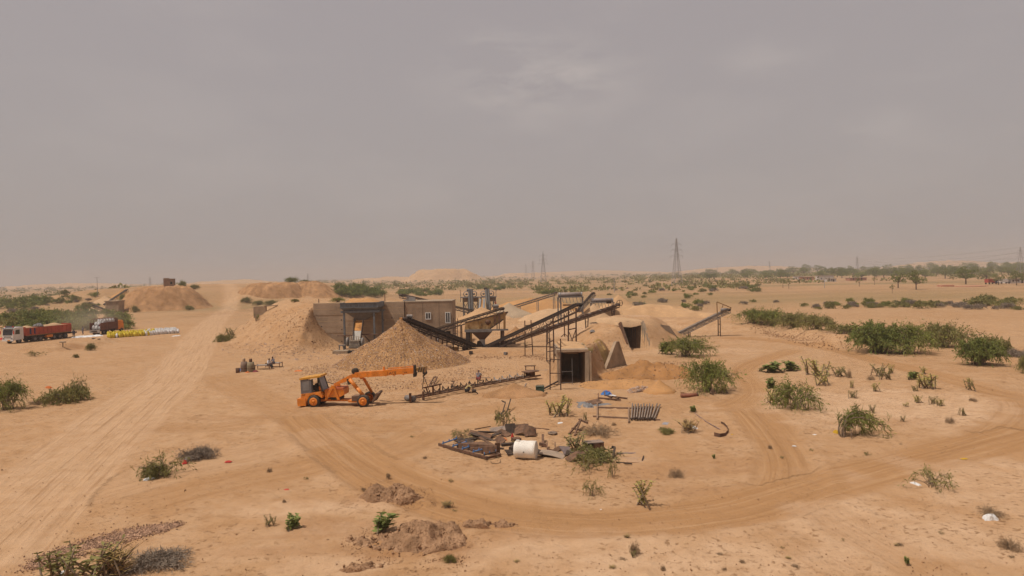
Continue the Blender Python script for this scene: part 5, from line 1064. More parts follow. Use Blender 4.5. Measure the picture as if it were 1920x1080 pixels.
# ================================================================= people
def skin_obj(name, verts, edges, rad, mat, parent, root=0):
    me = bpy.data.meshes.new(name); me.from_pydata([tuple(v) for v in verts], edges, []); me.materials.append(mat)
    o = link(name, me, parent); md = o.modifiers.new('skin', 'SKIN'); md.use_smooth_shade = True
    sv = me.skin_vertices[0].data if me.skin_vertices else None
    if sv is None:
        import bmesh
        bm = bmesh.new(); bm.from_mesh(me); bm.verts.layers.skin.verify(); bm.to_mesh(me); bm.free(); sv = me.skin_vertices[0].data
    for i, r in enumerate(rad):
        sv[i].radius = (r, r) if not isinstance(r, tuple) else r
        sv[i].use_root = (i == root)
    sm = o.modifiers.new('sub', 'SUBSURF'); sm.levels = 1; sm.render_levels = 1
    return o
def person(label, loc, rz, pose, shirt, legs_m, hair=HAIR, s=1.0, cloth=None):
    t = thing('person', label, 'person', loc, rz, None)
    J = {
        'stand': dict(pel=(0, 0, .95), ch=(0, .02, 1.28), nk=(0, .02, 1.47), hd=(0, -.02, 1.60), tp=(0, -.01, 1.72), sh=(.19, .02, 1.42), el=(.25, .03, 1.14), wr=(.25, -.06, .90), hp=(.10, 0, .92), kn=(.12, -.02, .50), an=(.13, .02, .09), to=(.14, -.15, .04)),
        'sit': dict(pel=(0, 0, .55), ch=(0, -.05, .88), nk=(0, -.08, 1.07), hd=(0, -.14, 1.20), tp=(0, -.15, 1.32), sh=(.19, -.07, 1.02), el=(.26, -.14, .78), wr=(.16, -.36, .66), hp=(.10, -.04, .55), kn=(.14, -.45, .55), an=(.13, -.55, .12), to=(.13, -.72, .05)),
        'squat': dict(pel=(0, .12, .30), ch=(0, -.04, .62), nk=(0, -.14, .80), hd=(0, -.22, .92), tp=(0, -.24, 1.04), sh=(.19, -.12, .75), el=(.24, -.34, .56), wr=(.16, -.55, .42), hp=(.11, .08, .30), kn=(.20, -.28, .52), an=(.15, -.10, .10), to=(.16, -.26, .04)),
        'bend': dict(pel=(0, .10, .92), ch=(0, -.22, 1.14), nk=(0, -.40, 1.20), hd=(0, -.52, 1.18), tp=(0, -.63, 1.20), sh=(.19, -.34, 1.15), el=(.24, -.42, .86), wr=(.20, -.52, .62), hp=(.10, .10, .90), kn=(.12, .0, .50), an=(.13, .04, .09), to=(.14, -.13, .04)),
    }[pose]
    V = []; E = []; Rd = []
    def add(p, r, par=None):
        V.append(Vector(p) * s); Rd.append(r * s)
        if par is not None: E.append((par, len(V) - 1))
        return len(V) - 1
    pel = add(J['pel'], .135); mid = add(Vector(J['pel']).lerp(Vector(J['ch']), .5), .12, pel); ch = add(J['ch'], .145, mid); nk = add(J['nk'], .06, ch); hd = add(J['hd'], .095, nk); add(J['tp'], .07, hd)
    for m in (-1, 1):
        f = lambda k: (J[k][0] * m, J[k][1], J[k][2])
        shd = add(f('sh'), .07, ch); el = add(f('el'), .048, shd); wr = add(f('wr'), .033, el)
        wv = Vector(f('wr')); dr = (wv - Vector(f('el'))).normalized(); pa = add(wv + dr * .06, .034, wr); sdv = dr.cross(Vector((0, 0, 1)) if abs(dr.z) < .9 else Vector((0, 1, 0))).normalized()
        for q, ln in ((-.03, .075), (-.01, .09), (.012, .085), (.032, .065)):
            f1 = add(wv + dr * (.06 + ln * .55) + sdv * q, .011, pa); add(wv + dr * (.06 + ln) + sdv * q * 1.1 + Vector((0, 0, -.015)), .009, f1)
        th = add(wv + dr * .05 + sdv * -.05, .012, wr); add(wv + dr * .10 + sdv * -.065, .010, th)
        hp = add(f('hp'), .09, pel); kn = add(f('kn'), .06, hp); an = add(f('an'), .042, kn); add(f('to'), .035, an)
    skin_obj('body', V, E, Rd, SKIN, t)
    hv = Vector(J['hd']) * s; tv_ = Vector(J['tp']) * s; ax = (tv_ - hv).normalized()
    hm = MB().lathe([(.02, .105), (.06, .095), (.092, .06), (.104, .02), (.10, -.02)], 14, (0, 0, 0)); Rq = ax.to_track_quat('Z', 'Y').to_matrix()
    hm.v = [tuple(Rq @ (Vector(v) * s) + hv + ax * .03 * s + Vector((0, .012, 0))) for v in hm.v]; part(t, 'hair', hm, hair, True)
    nm = MB(); nq = hv + Vector((0, -.10 * s, .0)); nm.prism([nq + Vector((-.015, 0, 0)) * s, nq + Vector((.015, 0, 0)) * s, nq + Vector((0, .01, .04)) * s], (0, -.025 * s, -.005)); part(t, 'nose', nm, SKIN)
    # shirt over torso and upper arms, trousers over the legs
    V, E, Rd = [], [], []
    c0 = add(J['pel'], .155); c1 = add(Vector(J['pel']).lerp(Vector(J['ch']), .5), .145, c0); c2 = add(J['ch'], .165, c1)
    for m in (-1, 1):
        f = lambda k: Vector((J[k][0] * m, J[k][1], J[k][2])); a = add(f('sh'), .085, c2); b = add(f('el'), .066, a); add(f('el').lerp(f('wr'), .5), .055, b)
    skin_obj('shirt', V, E, Rd, shirt, t)
    V, E, Rd = [], [], []
    c0 = add(Vector(J['pel']) + Vector((0, 0, -.02)), .15)
    for m in (-1, 1):
        f = lambda k: Vector((J[k][0] * m, J[k][1], J[k][2])); a = add(f('hp') + Vector((0, 0, -.03)), .105, c0); b = add(f('kn'), .078, a); add(f('an') + Vector((0, 0, .06)), .062, b)
    skin_obj('trousers', V, E, Rd, legs_m, t)
    return t
def cl(name, c): return M(name, c, .85, .12, 4)
WSH, DKB, NAVY, YSH, GRYC, MAR = cl('white_shirt_cloth', (.60, .60, .62)), cl('dark_cloth', (.035, .035, .04)), cl('navy_cloth', (.035, .045, .075)), cl('cream_yellow_cloth', (.52, .42, .20)), cl('grey_check_cloth', (.16, .16, .19)), cl('maroon_cloth', (.22, .05, .05))
# rope cots and the two men sitting on them
def cot(label, px, py, rz):
    c = GT(px, py); t = thing('rope_cot', label, 'cot', c, rz)
    WD = M('cot_wood', (.16, .085, .05), .8, .2); W, D, Hh = 1.75, .9, .5
    for sx in (-1, 1):
        for sy in (-1, 1): part(t, 'leg', MB().tube((sx * W / 2, sy * D / 2, -.05), (sx * W / 2, sy * D / 2, Hh + .1), .045, .05, 8), WD)
    for sy in (-1, 1): part(t, 'rail', MB().tube((-W / 2, sy * D / 2, Hh), (W / 2, sy * D / 2, Hh), .04, n=8), WD)
    for sx in (-1, 1): part(t, 'rail', MB().tube((sx * W / 2, -D / 2, Hh), (sx * W / 2, D / 2, Hh), .04, n=8), WD)
    part(t, 'webbing', MB().box((0, 0, Hh - .005), (W - .06, D - .06, .03)), M('grey_rope_webbing', (.33, .31, .28), .9, .2, 20)); return t
c1 = cot('left rope cot with one man sitting on its right end', 494, 692, .0); c2 = cot('right rope cot with a man sitting cross-legged on it', 514, 688, -.05)
person('man in white shirt and dark trousers sitting on the end of the left cot', (c1.location.x + .62, c1.location.y, c1.location.z - .02), R(72), 'sit', WSH, DKB)
person('man in grey checked shirt sitting on the right cot, back half turned', (c2.location.x - .05, c2.location.y, c2.location.z - .02), R(-35), 'sit', GRYC, NAVY)
# clay ovens, pots
def oven(label, px, py, r, h, col, topc):
    c = GT(px, py); t = thing('clay_oven', label, 'clay oven', c)
    part(t, 'body', MB().lathe([(r * .95, -.05), (r, .1), (r * .98, h * .6), (r * .82, h), (r * .62, h + .02)], 18), col, True)
    part(t, 'band', MB().lathe([(r * 1.0, h * .32), (r * 1.04, h * .36), (r * .99, h * .40)], 18), RUST, True)
    part(t, 'pot', MB().lathe([(r * .35, h), (r * .42, h + .1), (r * .40, h + .38), (r * .3, h + .42)], 14), topc, True)
OV = M('olive_grey_drum', (.21, .17, .105), .8, .3, 2, dust=.3)
oven('brown-topped drum stove left of the pair, with a pale pot on it', 458, 697, .42, 1.2, M('brown_grey_drum', (.19, .13, .10), .8, .3, 2, dust=.2), M('tan_clay_pot', (.38, .25, .15)))
oven('olive drum stove right of the pair, with a dark pot on it', 470.5, 697, .45, 1.15, OV, RUST)
solo('bucket', 'small dark rusty can standing left of the drum stoves', 'can', MB().lathe([(.2, -.04), (.24, 0), (.25, .56), (.22, .56), (.20, .04)], 14), RUST, GT(446, 699), smooth=True)
def crumple(name, label, px, py, sx, sy, sz, mat, seed, cat, loc=None):
    g = np.random.default_rng(seed); n = 12; V = []; F = []
    for i in range(n):
        for j in range(n):
            u, v = i / (n - 1) * 2 - 1, j / (n - 1) * 2 - 1; e = max(0, 1 - u * u) * max(0, 1 - v * v)
            V.append((u * sx * (1 + .25 * g.normal() * .3), v * sy * (1 + .25 * g.normal() * .3), sz * (e ** .5 * (.55 + .45 * g.random())) - .01))
    for i in range(n - 1):
        for j in range(n - 1): F.append((i * n + j, (i + 1) * n + j, (i + 1) * n + j + 1, i * n + j + 1))
    return solo(name, label, cat, MB().add(V, F), mat, loc or GT(px, py), g.uniform(0, 3))
BLUEC, REDC = cl('blue_plastic', (.05, .16, .42)), cl('red_plastic', (.48, .05, .04)); ORC = cl('orange_cloth', (.62, .18, .05))
crumple('cloth_bundle', 'crumpled blue and white cloth between the can and the brown drum stove', 452, 695, .5, .3, .35, BLUEC, 1, 'cloth')
crumple('cloth_bundle', 'dark maroon bundle right of the olive drum stove', 478, 697, .45, .3, .28, MAR, 2, 'cloth')
crumple('cloth_bundle', 'orange cloth scrap between the two drum stoves', 464, 699, .22, .2, .2, ORC, 3, 'cloth')
crumple('cloth_scrap', 'orange cloth scrap alone on the sand left of the stone cone', 559.5, 696, .45, .3, .16, ORC, 4, 'cloth')
# welders at the conveyor frame
q = GT(876, 737); person('man in pale yellow shirt crouching over the conveyor frame on the yard', (q.x, q.y, q.z), R(100), 'squat', YSH, DKB)
q = GT(897, 714); person('man in dark cap and grey shirt crouching behind the conveyor frame', (q.x, q.y, q.z), R(170), 'squat', GRYC, MAR, hair=cl('maroon_cap', (.12, .05, .05)), s=1.05)
solo('welding_bar', 'thin steel bar on the sand beside the crouching man in grey', 'bar', MB().beam(GT(878, 711, .12), GT(920, 710, .12), .05), STEEL, GT(898, 711), world=True)
q = GT(889, 739); solo('angle_grinder', 'small dark hand tool standing against the conveyor frame', 'tool', MB().lathe([(.05, -.2), (.16, -.18), (.16, .18), (.05, .2)], 12, (0, 0, .3), 'X').beam((0, 0, .3), (.35, 0, .05), .08), RUSTD, q)
person('man in dark clothes standing beside the red trailer truck tail', GT(138.5, 633.5), R(20), 'stand', NAVY, DKB)
person('man in grey standing between the white sheets and the red trailer', GT(155.5, 627), R(-30), 'stand', GRYC, GRYC)
q = GT(821, 646); person('man in white shirt sitting on a stool below the plastered block windows', (q.x, q.y, q.z), R(-50), 'sit', WSH, WSH)
solo('low_stool', 'low white stool under the seated man by the plastered block', 'stool', MB().box((0, 0, .42), (.42, .42, .06)).box((-.16, -.16, .18), (.05, .05, .46)).box((.16, -.16, .18), (.05, .05, .46)).box((.16, .16, .18), (.05, .05, .46)).box((-.16, .16, .18), (.05, .05, .46)), WHITEP, q)
# ================================================================= trucks
def wheel(t, x, y, r, w=.32, rim=None):
    s = -1 if y < 0 else 1; c = (x, y, r - .02)
    o = part(t, 'wheel', MB().lathe([(r * .6, -w / 2), (r * .95, -w / 2), (r, -w / 3), (r, w / 3), (r * .95, w / 2), (r * .6, w / 2), (r * .6, -w / 2)], 20, c, 'Y'), TYRE, True)
    part(o, 'rim', MB().lathe([(r * .2, -w / 2 + .02), (r * .6, -w / 2 + .05), (r * .6, w / 2 - .05), (r * .2, w / 2 - .02)], 14, c, 'Y'), rim or STEEL, True)
ca, cbk = GT(30, 643), GT(128, 632)
hd = math.atan2(ca.y - cbk.y, ca.x - cbk.x); LT = (ca - cbk).length
t = thing('trailer_truck', 'white-cabbed truck with a red trailer full of sand, parked at far left', 'truck', (ca.x, ca.y, hz(ca.x, ca.y)), hd)
# local x forward (towards the cab front), y left
TWH = M('white_cab_paint', (.62, .60, .57), .5, .1, dust=.2); TRD = M('red_trailer_paint', (.34, .055, .03), .65, .25, 1.0, dust=.25); TGL = M('dark_truck_glass', (.02, .02, .022), .15, .1, spec=.6)
part(t, 'cab', MB().prism([(1.6, -1.22, .62), (1.68, -1.22, 1.5), (1.5, -1.22, 2.75), (1.2, -1.22, 3.05), (-.5, -1.22, 3.05), (-.55, -1.22, .75)], (0, 2.44, 0)), TWH)
part(t, 'windscreen', MB().prism([(1.70, -1.08, 1.62), (1.58, -1.05, 2.62), (1.58, 1.05, 2.62), (1.70, 1.08, 1.62)], (.015, 0, .004)), TGL)
part(t, 'visor', MB().box((1.62, 0, 2.85), (.5, 2.3, .12)), M('blue_visor', (.08, .09, .12), .4))
part(t, 'roof_lamp_bar', MB().box((1.2, 0, 3.18), (.22, 2.0, .22)), M('blue_visor', (.08, .09, .12)))
for y in (-.9, .9): part(t, 'roof_lamp', MB().box((1.3, y, 3.2), (.12, .22, .2)), M('red_lamp', (.5, .05, .04), .4))
for s in (-1, 1):
    part(t, 'door_window', MB().prism([(.25, s * 1.222, 1.75), (1.2, s * 1.222, 1.75), (1.08, s * 1.222, 2.6), (.25, s * 1.222, 2.6)], (0, s * .015, 0)), TGL)
    part(t, 'mirror', MB().beam((1.6, s * 1.2, 2.5), (1.75, s * 1.5, 2.45), .05).box((1.76, s * 1.52, 2.1), (.06, .2, .6)), M('red_lamp', (.5, .05, .04)))
    part(t, 'headlight', MB().box((1.69, s * .92, .95), (.06, .36, .2)), M('dark_lamp', (.10, .09, .09), .3))
part(t, 'bumper', MB().box((1.62, 0, .68), (.24, 2.5, .36)), TWH); part(t, 'grille', MB().box((1.69, 0, 1.3), (.05, 1.5, .2)), M('grey_grille', (.2, .2, .2)))
part(t, 'number_plate', MB().box((1.76, .35, .68), (.02, .6, .2)), M('yellow_plate', (.55, .25, .05)))
for x in (.35,):
    for y in (-1.05, 1.05): wheel(t, x, y, .52)
for x in (-3.0, -4.2):
    for y in (-1.0, 1.0): wheel(t, x, y, .52, .5)
part(t, 'chassis', MB().box((-6.2, 0, .9), (14.5, .9, .26)), RUSTD)
XB0, XB1 = -1.0, -(LT - .4)
zt2, zb2 = 2.75, 1.22
for s in (-1, 1): 
    w = part(t, 'trailer_side', MB().box(((XB0 + XB1) / 2, s * 1.25, (zt2 + zb2) / 2), (XB0 - XB1, .08, zt2 - zb2)), TRD)
    nr = 12
    for k in range(nr): part(w, 'stake', MB().box((XB0 - .3 - (XB0 - XB1 - .6) * k / (nr - 1), s * 1.31, (zt2 + zb2) / 2), (.12, .06, zt2 - zb2)), TRD)
    for k in (0, 1): part(w, 'blue_panel', MB().box((XB0 - 1.0 - .95 * k, s * 1.30, zb2 + .85), (.45, .05, 1.1)), cl('dark_blue_panel', (.035, .045, .10)))
    part(w, 'yellow_strip', MB().box(((XB0 + XB1) / 2, s * 1.30, zb2 + .05), (XB0 - XB1 - .1, .04, .12)), YELLOWP)
for x in (XB0, XB1): part(t, 'trailer_end', MB().box((x, 0, (zt2 + zb2) / 2 + .1), (.08, 2.42, zt2 - zb2 + .2)), TRD)
part(t, 'trailer_floor', MB().box(((XB0 + XB1) / 2, 0, zb2 - .08), (XB0 - XB1, 2.4, .14)), RUSTD)
V = []; F = []; n1, n2 = 40, 9
for i in range(n1):
    for j in range(n2):
        u, v = i / (n1 - 1), j / (n2 - 1); x = XB0 - .05 + (XB1 - XB0 + .1) * u; e = math.sin(math.pi * v) ** .7
        V.append((x, -1.2 + 2.4 * v, zt2 - .35 + e * (.30 + .55 * math.exp(-((u - .72) / .13) ** 2) + .45 * math.exp(-((u - .12) / .09) ** 2) + .3 * math.exp(-((u - .5) / .1) ** 2))))
for i in range(n1 - 1):
    for j in range(n2 - 1): F.append((i * n2 + j, (i + 1) * n2 + j, (i + 1) * n2 + j + 1, i * n2 + j + 1))
part(t, 'sand_load', MB().add(V, F), SANDP, True, label='pale sand heaped in the trailer')
for k in range(3):
    for y in (-1.0, 1.0): wheel(t, XB1 + 1.4 + 1.3 * k, y, .5, .5)
part(t, 'tool_box', MB().box((-6.2, 1.0, .8), (1.4, .5, .5)), ORANGE); part(t, 'tool_box', MB().box((-6.2, -1.0, .8), (1.4, .5, .5)), ORANGE)
crumple('tarp_bundle', 'grey tarpaulin bundle on top of the red trailer sand load', 0, 0, .8, .6, .7, M('grey_tarp', (.2, .2, .2)), 12, 'tarpaulin', loc=t.matrix_basis @ Vector((XB0 - 3.9, 0, zt2 + .1)))
# bag truck
qa, qb = GT(188, 627.5), GT(221, 623)
hd = math.atan2(qb.y - qa.y, qb.x - qa.x)
c = GT(189, 628); t = thing('bag_truck', 'brown slat-sided truck loaded with white bags behind the row of sacks', 'truck', (c.x, c.y, hz(c.x, c.y)), hd)
BRN = M('brown_truck_body', (.13, .05, .035), .8, .3, 1.0, dust=.3)
# x forward from the open tail; camera sees the -y side and the tail
for k in range(9): part(t, 'side_slat', MB().box((.3 + .62 * k, -.02, 1.75), (.57, .07, 1.55)), BRN); part(t, 'side_slat', MB().box((.3 + .62 * k, 2.42, 1.75), (.57, .07, 1.55)), BRN)
part(t, 'side_rail', MB().box((2.8, -.07, 2.5), (5.7, .06, .12)), BRN); part(t, 'side_rail', MB().box((2.8, -.07, 1.05), (5.7, .06, .14)), BRN)
for k in range(7): part(t, 'hoop', MB().path([(.4 + .85 * k, 0, 2.5), (.4 + .85 * k, .05, 3.15), (.4 + .85 * k, .5, 3.4), (.4 + .85 * k, 1.9, 3.4), (.4 + .85 * k, 2.35, 3.15), (.4 + .85 * k, 2.4, 2.5)], .045, 6), BRN)
part(t, 'floor', MB().box((2.8, 1.2, .98), (5.8, 2.4, .14)), RUSTD); part(t, 'front_board', MB().box((5.75, 1.2, 2.1), (.1, 2.45, 2.2)), BRN)
part(t, 'tail_board', MB().box((-.15, 1.2, .75), (.1, 2.3, .7)), M('pale_tail_board', (.32, .27, .23), .8, .2)); part(t, 'chassis', MB().box((3.4, 1.2, .8), (8.0, .9, .2)), RUSTD)
part(t, 'cab', MB().prism([(6.0, .1, .7), (7.9, .1, .7), (7.95, .1, 1.7), (7.6, .1, 2.7), (6.0, .1, 2.7)], (0, 2.2, 0)), ORANGE)
for x in (1.2, 2.3, 7.1):
    for y in (.2, 2.2): wheel(t, x, y, .5, .4)
def sack_mesh(mat, seed):
    g = random.Random(seed); m = MB()
    m.lathe([(.05, -.02), (.20, 0), (.25, .15), (.26, .40), (.23, .62), (.10, .72), (.13, .82)], 10)
    m.v = [(x * 1.1 + g.uniform(-.02, .02), y * .8 + g.uniform(-.02, .02), z) for x, y, z in m.v]; return m.mesh('sack', mat, True)
SW = [sack_mesh(WHITEC, k) for k in range(3)]; SY = [sack_mesh(YELLOWC, k + 5) for k in range(3)]
g = random.Random(5)
for i in range(6):
    for j in range(3):
        for k in range(2 if i > 0 else 1):
            o = link('sack', SW[g.randrange(3)]); o.parent = None
            lp = t.matrix_basis @ Vector((.6 + i * .85, .5 + j * .72, 1.06 + k * .75 + (.6 if i > 1 else 0)))
            o.location = lp; o.rotation_euler = (R(90) * 0, 0, g.uniform(0, 6)); o.scale = (1.25, 1.25, 1.15); tag(o, 'white bag loaded on the brown slat-sided truck', 'sack', 'white bags on the truck')
q = t.matrix_basis @ Vector((.5, .55, 1.02)); person('man in red shirt standing on the tail of the brown bag truck', q, R(60), 'bend', MAR, NAVY)
# row of filled sacks
a, b_ = GT(206, 634), GT(333, 625); d = (b_ - a); Lr = d.length; d.normalize(); pr = Vector((-d.y, d.x, 0))
for k in range(30):
    for row in range(4):
        u = k / 29; yel = (u < .46 and g.random() < .82) or (u < .62 and g.random() < .5) or (row > 1 and u < .75 and g.random() < .3)
        o = link('sack', (SY if yel else SW)[g.randrange(3)]); p = a + d * (u * Lr + g.uniform(-.12, .12)) + pr * (row * .5 + g.uniform(-.06, .06))
        o.location = (p.x, p.y, hz(p.x, p.y) + (.12 * row if row > 1 else 0)); o.rotation_euler = (g.uniform(-.15, .15), g.uniform(-.15, .15), g.uniform(0, 6.28)); o.scale = (1.15,) * 3
        tag(o, 'yellow filled sack standing in the long row near the brown truck' if yel else 'white filled sack standing in the long row near the brown truck', 'sack', 'yellow sacks in the row' if yel else 'white sacks in the row')
for k, (px, py, sx, sy) in enumerate([(152, 632, 1.6, .9), (168, 631, 1.8, .9), (183, 630, 1.4, .8)]):
    crumple('plastic_sheet', ['crumpled white sheet nearest the standing man in dark clothes', 'crumpled white sheet in the middle, below the bag truck tail', 'crumpled white sheet closest to the yellow sacks'][k], px, py, sx, sy, .35, WHITEC, 20 + k, 'sheet')
crumple('plastic_sheet', 'small white scraps at the right end of the sack row', 330, 630, .8, .5, .15, WHITEC, 24, 'sheet')
solo('plank', 'dark plank on the ground before the crumpled white sheets', 'plank', MB().beam(GT(174, 635, .08), GT(186, 637, .08), .4, .12), RUSTD, GT(180, 636), world=True)
solo('marker_stone', 'pale flat marker block on the brown bank before the trucks', 'marker', MB().box((0, 0, .3), (.12, .12, .9)).box((0, 0, .8), (.9, .4, .2)), CONCL, GT(118, 652))
crumple('cloth_bundle', 'red and white bundle left of the white truck cab', 4, 637, .9, .6, .45, REDC, 25, 'cloth')
# hut on the mound
q = P(318, 541, 296); t = thing('stone_hut', 'small brown brick hut on top of the far left spoil mound', 'hut', (q.x, q.y, q.z + .1), .25)
HB = M('brown_brickwork', (.27, .16, .10), .95, .2, 1.5, bump=.3); part(t, 'wall', MB().box((0, 0, 2.0), (4.0, 3.4, 4.0)), HB); part(t, 'roof', MB().box((0, 0, 4.08), (4.3, 3.7, .2)), CONCL)
part(t, 'window', MB().box((1.1, -1.705, 2.3), (.8, .06, 1.0)), DARK); part(t, 'parapet', MB().box((-.8, -1.5, 4.3), (2.2, .3, .3)), HB)
for k, (px, lb) in enumerate(((482, 'left'), (500, 'middle'), (518, 'right'))):
    q = P(px, 532.5, 322); solo('rock_row', f'{lb} part of the dark rock row on top of the right spoil mound', 'rocks', MB().add(*[x.tolist() for x in stones_np(np.array([(i * .55 - 2, (i % 3) * .3, .2 + (i % 2) * .25) for i in range(9)], float), [.55] * 9, 60 + k)]), RUSTD, (q.x, q.y, q.z - .9))
# ================================================================= scrap and loose things on the yard
def yaw_m(a, tilt=0, roll=0): return Matrix.Rotation(a, 3, 'Z') @ Matrix.Rotation(tilt, 3, 'Y') @ Matrix.Rotation(roll, 3, 'X')
def slab(name, label, cat, px, py, dims, yaw=0.0, tilt=0.0, roll=0.0, mat=RUST, lift=.05, bend=0.0):
    c = GT(px, py); m = MB(); n = 8 if bend else 1; L, W, Tk = dims; V = []; F = []
    for i in range(n + 1):
        u = (i / n - .5); z = bend * (u * u * 4 - 1) * -1
        for (v, zz) in ((-.5, -.5), (.5, -.5), (.5, .5), (-.5, .5)): V.append(yaw_m(R(yaw), R(tilt), R(roll)) @ Vector((u * L, v * W, z + zz * Tk)))
    for i in range(n):
        for j in range(4): a, b = i * 4 + j, i * 4 + (j + 1) % 4; F.append((a, b, b + 4, a + 4))
    F += [(3, 2, 1, 0), tuple(n * 4 + j for j in range(4))]
    m.add(V, F); mz = min(v[2] for v in m.v); m.v = [(x, y, z - mz - .02 + lift * 0) for x, y, z in m.v]
    return solo(name, label, cat, m, mat, c)
# white tank
c = GT(986, 859); t = thing('water_tank', 'white plastic tank lying on its side in the scrap', 'tank', c, R(-14))
prof = [(.30, -.68), (.46, -.66), (.52, -.60), (.54, -.5), (.525, -.3), (.54, -.1), (.525, .1), (.54, .3), (.535, .5), (.54, .6)]
tb = part(t, 'shell', MB().lathe(prof, 30, (0, 0, .52), 'X'), WHITEP, True)
part(t, 'end_cap', MB().lathe([(.54, .58), (.55, .63), (.49, .66), (.2, .67)], 30, (0, 0, .52), 'X'), M('tank_end_plastic', (.66, .58, .48), .6, .1), True)
part(t, 'lug', MB().box((-.45, -.1, 1.06), (.2, .16, .09)), WHITEP); part(t, 'valve', MB().tube((.0, -.54, .5), (.0, -.60, .5), .035, n=8), RUSTD)
# frame with blue idlers
a0, a1, b0, b1 = GT(823, 837), GT(914, 863), GT(851, 827), GT(938, 857)
t = thing('idler_frame', 'rusty ladder-like frame with blue idler brackets lying left of the white tank', 'conveyor frame', (a0 + a1) / 2)
for (p, q) in ((a0, a1), (b0, b1)): part(t, 'rail', MB().beam(p + Vector((0, 0, .14)), q + Vector((0, 0, .14)), .12, .16), RUST, world=True)
part(t, 'end_bar', MB().beam(a1 + Vector((0, 0, .14)), b1 + Vector((0, 0, .14)), .1, .14), RUST, world=True)
BLU = M('blue_idler_paint', (.06, .17, .36), .6, .25, 3, dust=.25)
for f in (.08, .30, .50, .72, .93):
    p, q = a0.lerp(a1, f), b0.lerp(b1, f); z = Vector((0, 0, .26)); e = (q - p).normalized(); m = MB().tube(p + z, q + z, .05, n=8)
    it = part(t, 'idler', m, BLU if f < .9 else RUSTD, world=True)
    for w in (.05, .45, .95):
        pp = p.lerp(q, w); st = part(it, 'stub', MB().beam(pp + Vector((0, 0, .22)), pp + Vector((0, 0, .40)), .06), BLU); st.data.transform(Matrix.Translation(-Vector(t.location)))
solo('wire_loop', 'thin wire loop on the sand at the end of the blue idler frame', 'wire', MB().path([GT(920, 866, .02), GT(922, 869, .02), GT(930, 870, .02), GT(938, 868, .02), GT(938, 862, .02)], .015, 5), RUSTD, GT(930, 868), world=True)
m = MB().prism([GT(856, 842), GT(932, 856), GT(932, 856) + Vector((0, .1, .62)), GT(905, 846) + Vector((0, .2, .55)), GT(856, 842) + Vector((0, .1, .35))], (0, .05, 0))
solo('bent_sheet', 'long brown bent steel sheet standing behind the blue idler frame', 'sheet', m, RUST, GT(894, 850), world=True)
solo('sheet_end', 'upright rusty plate at the right end of the long bent sheet', 'plate', MB().box((0, 0, .35), (.32, .08, .8)), RUST, GT(933, 853), R(15))
slab('steel_plate', 'dark plate slumped over the left end of the bent sheet', 'plate', 872, 832, (1.1, .5, .04), -15, 10, 20, RUSTD)
slab('trough', 'curved dark rusty trough at the back of the scrap', 'trough', 985, 815, (1.5, .8, .05), -4, 0, 25, RUST, bend=.28)
slab('trough', 'short rusty curved shell leaning right of the dark trough', 'trough', 994, 818, (.8, .55, .05), 10, 0, 50, RUST, bend=.2)
slab('steel_plate', 'grey-brown flat plate on top of the scrap left of the dark trough', 'plate', 933, 808, (1.1, .7, .04), 5, -6, 12, M('grey_brown_plate', (.20, .16, .14), .8, .3, 2, dust=.3))
slab('steel_plate', 'tilted brown plate in the middle of the scrap behind the tank', 'plate', 945, 817, (.9, .6, .04), -35, 18, 10, RUST)
slab('steel_plate', 'dark rusty square plate leaning in the scrap centre', 'plate', 958, 812, (.75, .75, .05), 20, 0, 55, RUSTD)
slab('steel_plate', 'narrow brown strip leaning over the bent sheet', 'plate', 915, 835, (1.7, .25, .04), -45, 14, 0, RUST)
slab('steel_plate', 'long dark strip crossing above the bent sheet', 'plate', 905, 825, (2.0, .2, .05), -30, 10, 15, RUSTD)
slab('steel_plate', 'pale grey bent sheet lying right of the white tank', 'sheet', 1035, 856, (1.6, .7, .03), -24, 6, 8, M('pale_grey_sheet', (.27, .21, .165), .8, .25, 2, dust=.3), bend=.08)
slab('steel_plate', 'dark warped sheet under the pale grey bent sheet', 'sheet', 1018, 852, (1.2, .6, .04), -40, 8, -5, RUSTD)
slab('steel_plate', 'mauve-grey tilted plate right of the scrap, by the green branch', 'plate', 1063, 853, (.75, .8, .04), 30, 12, 28, M('mauve_grey_plate', (.17, .13, .13), .8, .25, 2, dust=.2))
slab('steel_plate', 'long curved brown sheet under the green branch', 'sheet', 1088, 862, (1.8, .5, .04), 25, -8, 15, RUST, bend=.25)
slab('steel_plate', 'thin pinkish sheet lying flat on the sand, right end of the scrap', 'sheet', 1180, 862, (2.0, 1.1, .03), -5, 0, 0, M('dusty_pink_sheet', (.38, .235, .14), .9, .15, 1, dust=.5))
slab('steel_plate', 'mauve strip at the far edge of the flat pinkish sheet', 'plate', 1175, 850, (1.1, .22, .05), -8, 0, 0, M('mauve_grey_plate', (.17, .13, .13)))
slab('steel_plate', 'small pale flat plate on the sand below the pipe rack', 'plate', 1248, 794, (.42, .75, .03), -25, 0, 0, M('pale_blue_grey_plate', (.26, .25, .26), .7, .2))
c = GT(1113, 843); t = thing('steel_box', 'rusty open-ended steel box at the right of the scrap', 'box', c, R(12))
for nm, ct, d_ in (('top', (0, 0, .50), (1.15, .7, .04)), ('bottom', (0, 0, .02), (1.15, .7, .04)), ('back', (0, .33, .26), (1.15, .04, .44)), ('end', (.56, 0, .26), (.04, .62, .44)), ('lip', (.22, -.335, .26), (.66, .035, .44))): part(t, nm + '_panel', MB().box(ct, d_), RUST if nm != 'top' else M('grey_brown_plate', (.2, .16, .14)))
def bars(label, name, segs, w=.09, mat=RUST, cat='bars'):
    t = thing(name, label, cat, segs[0][0])
    for (p, q) in segs: part(t, 'bar', MB().beam(p, q, w, w * 1.2), mat, world=True)
    return t
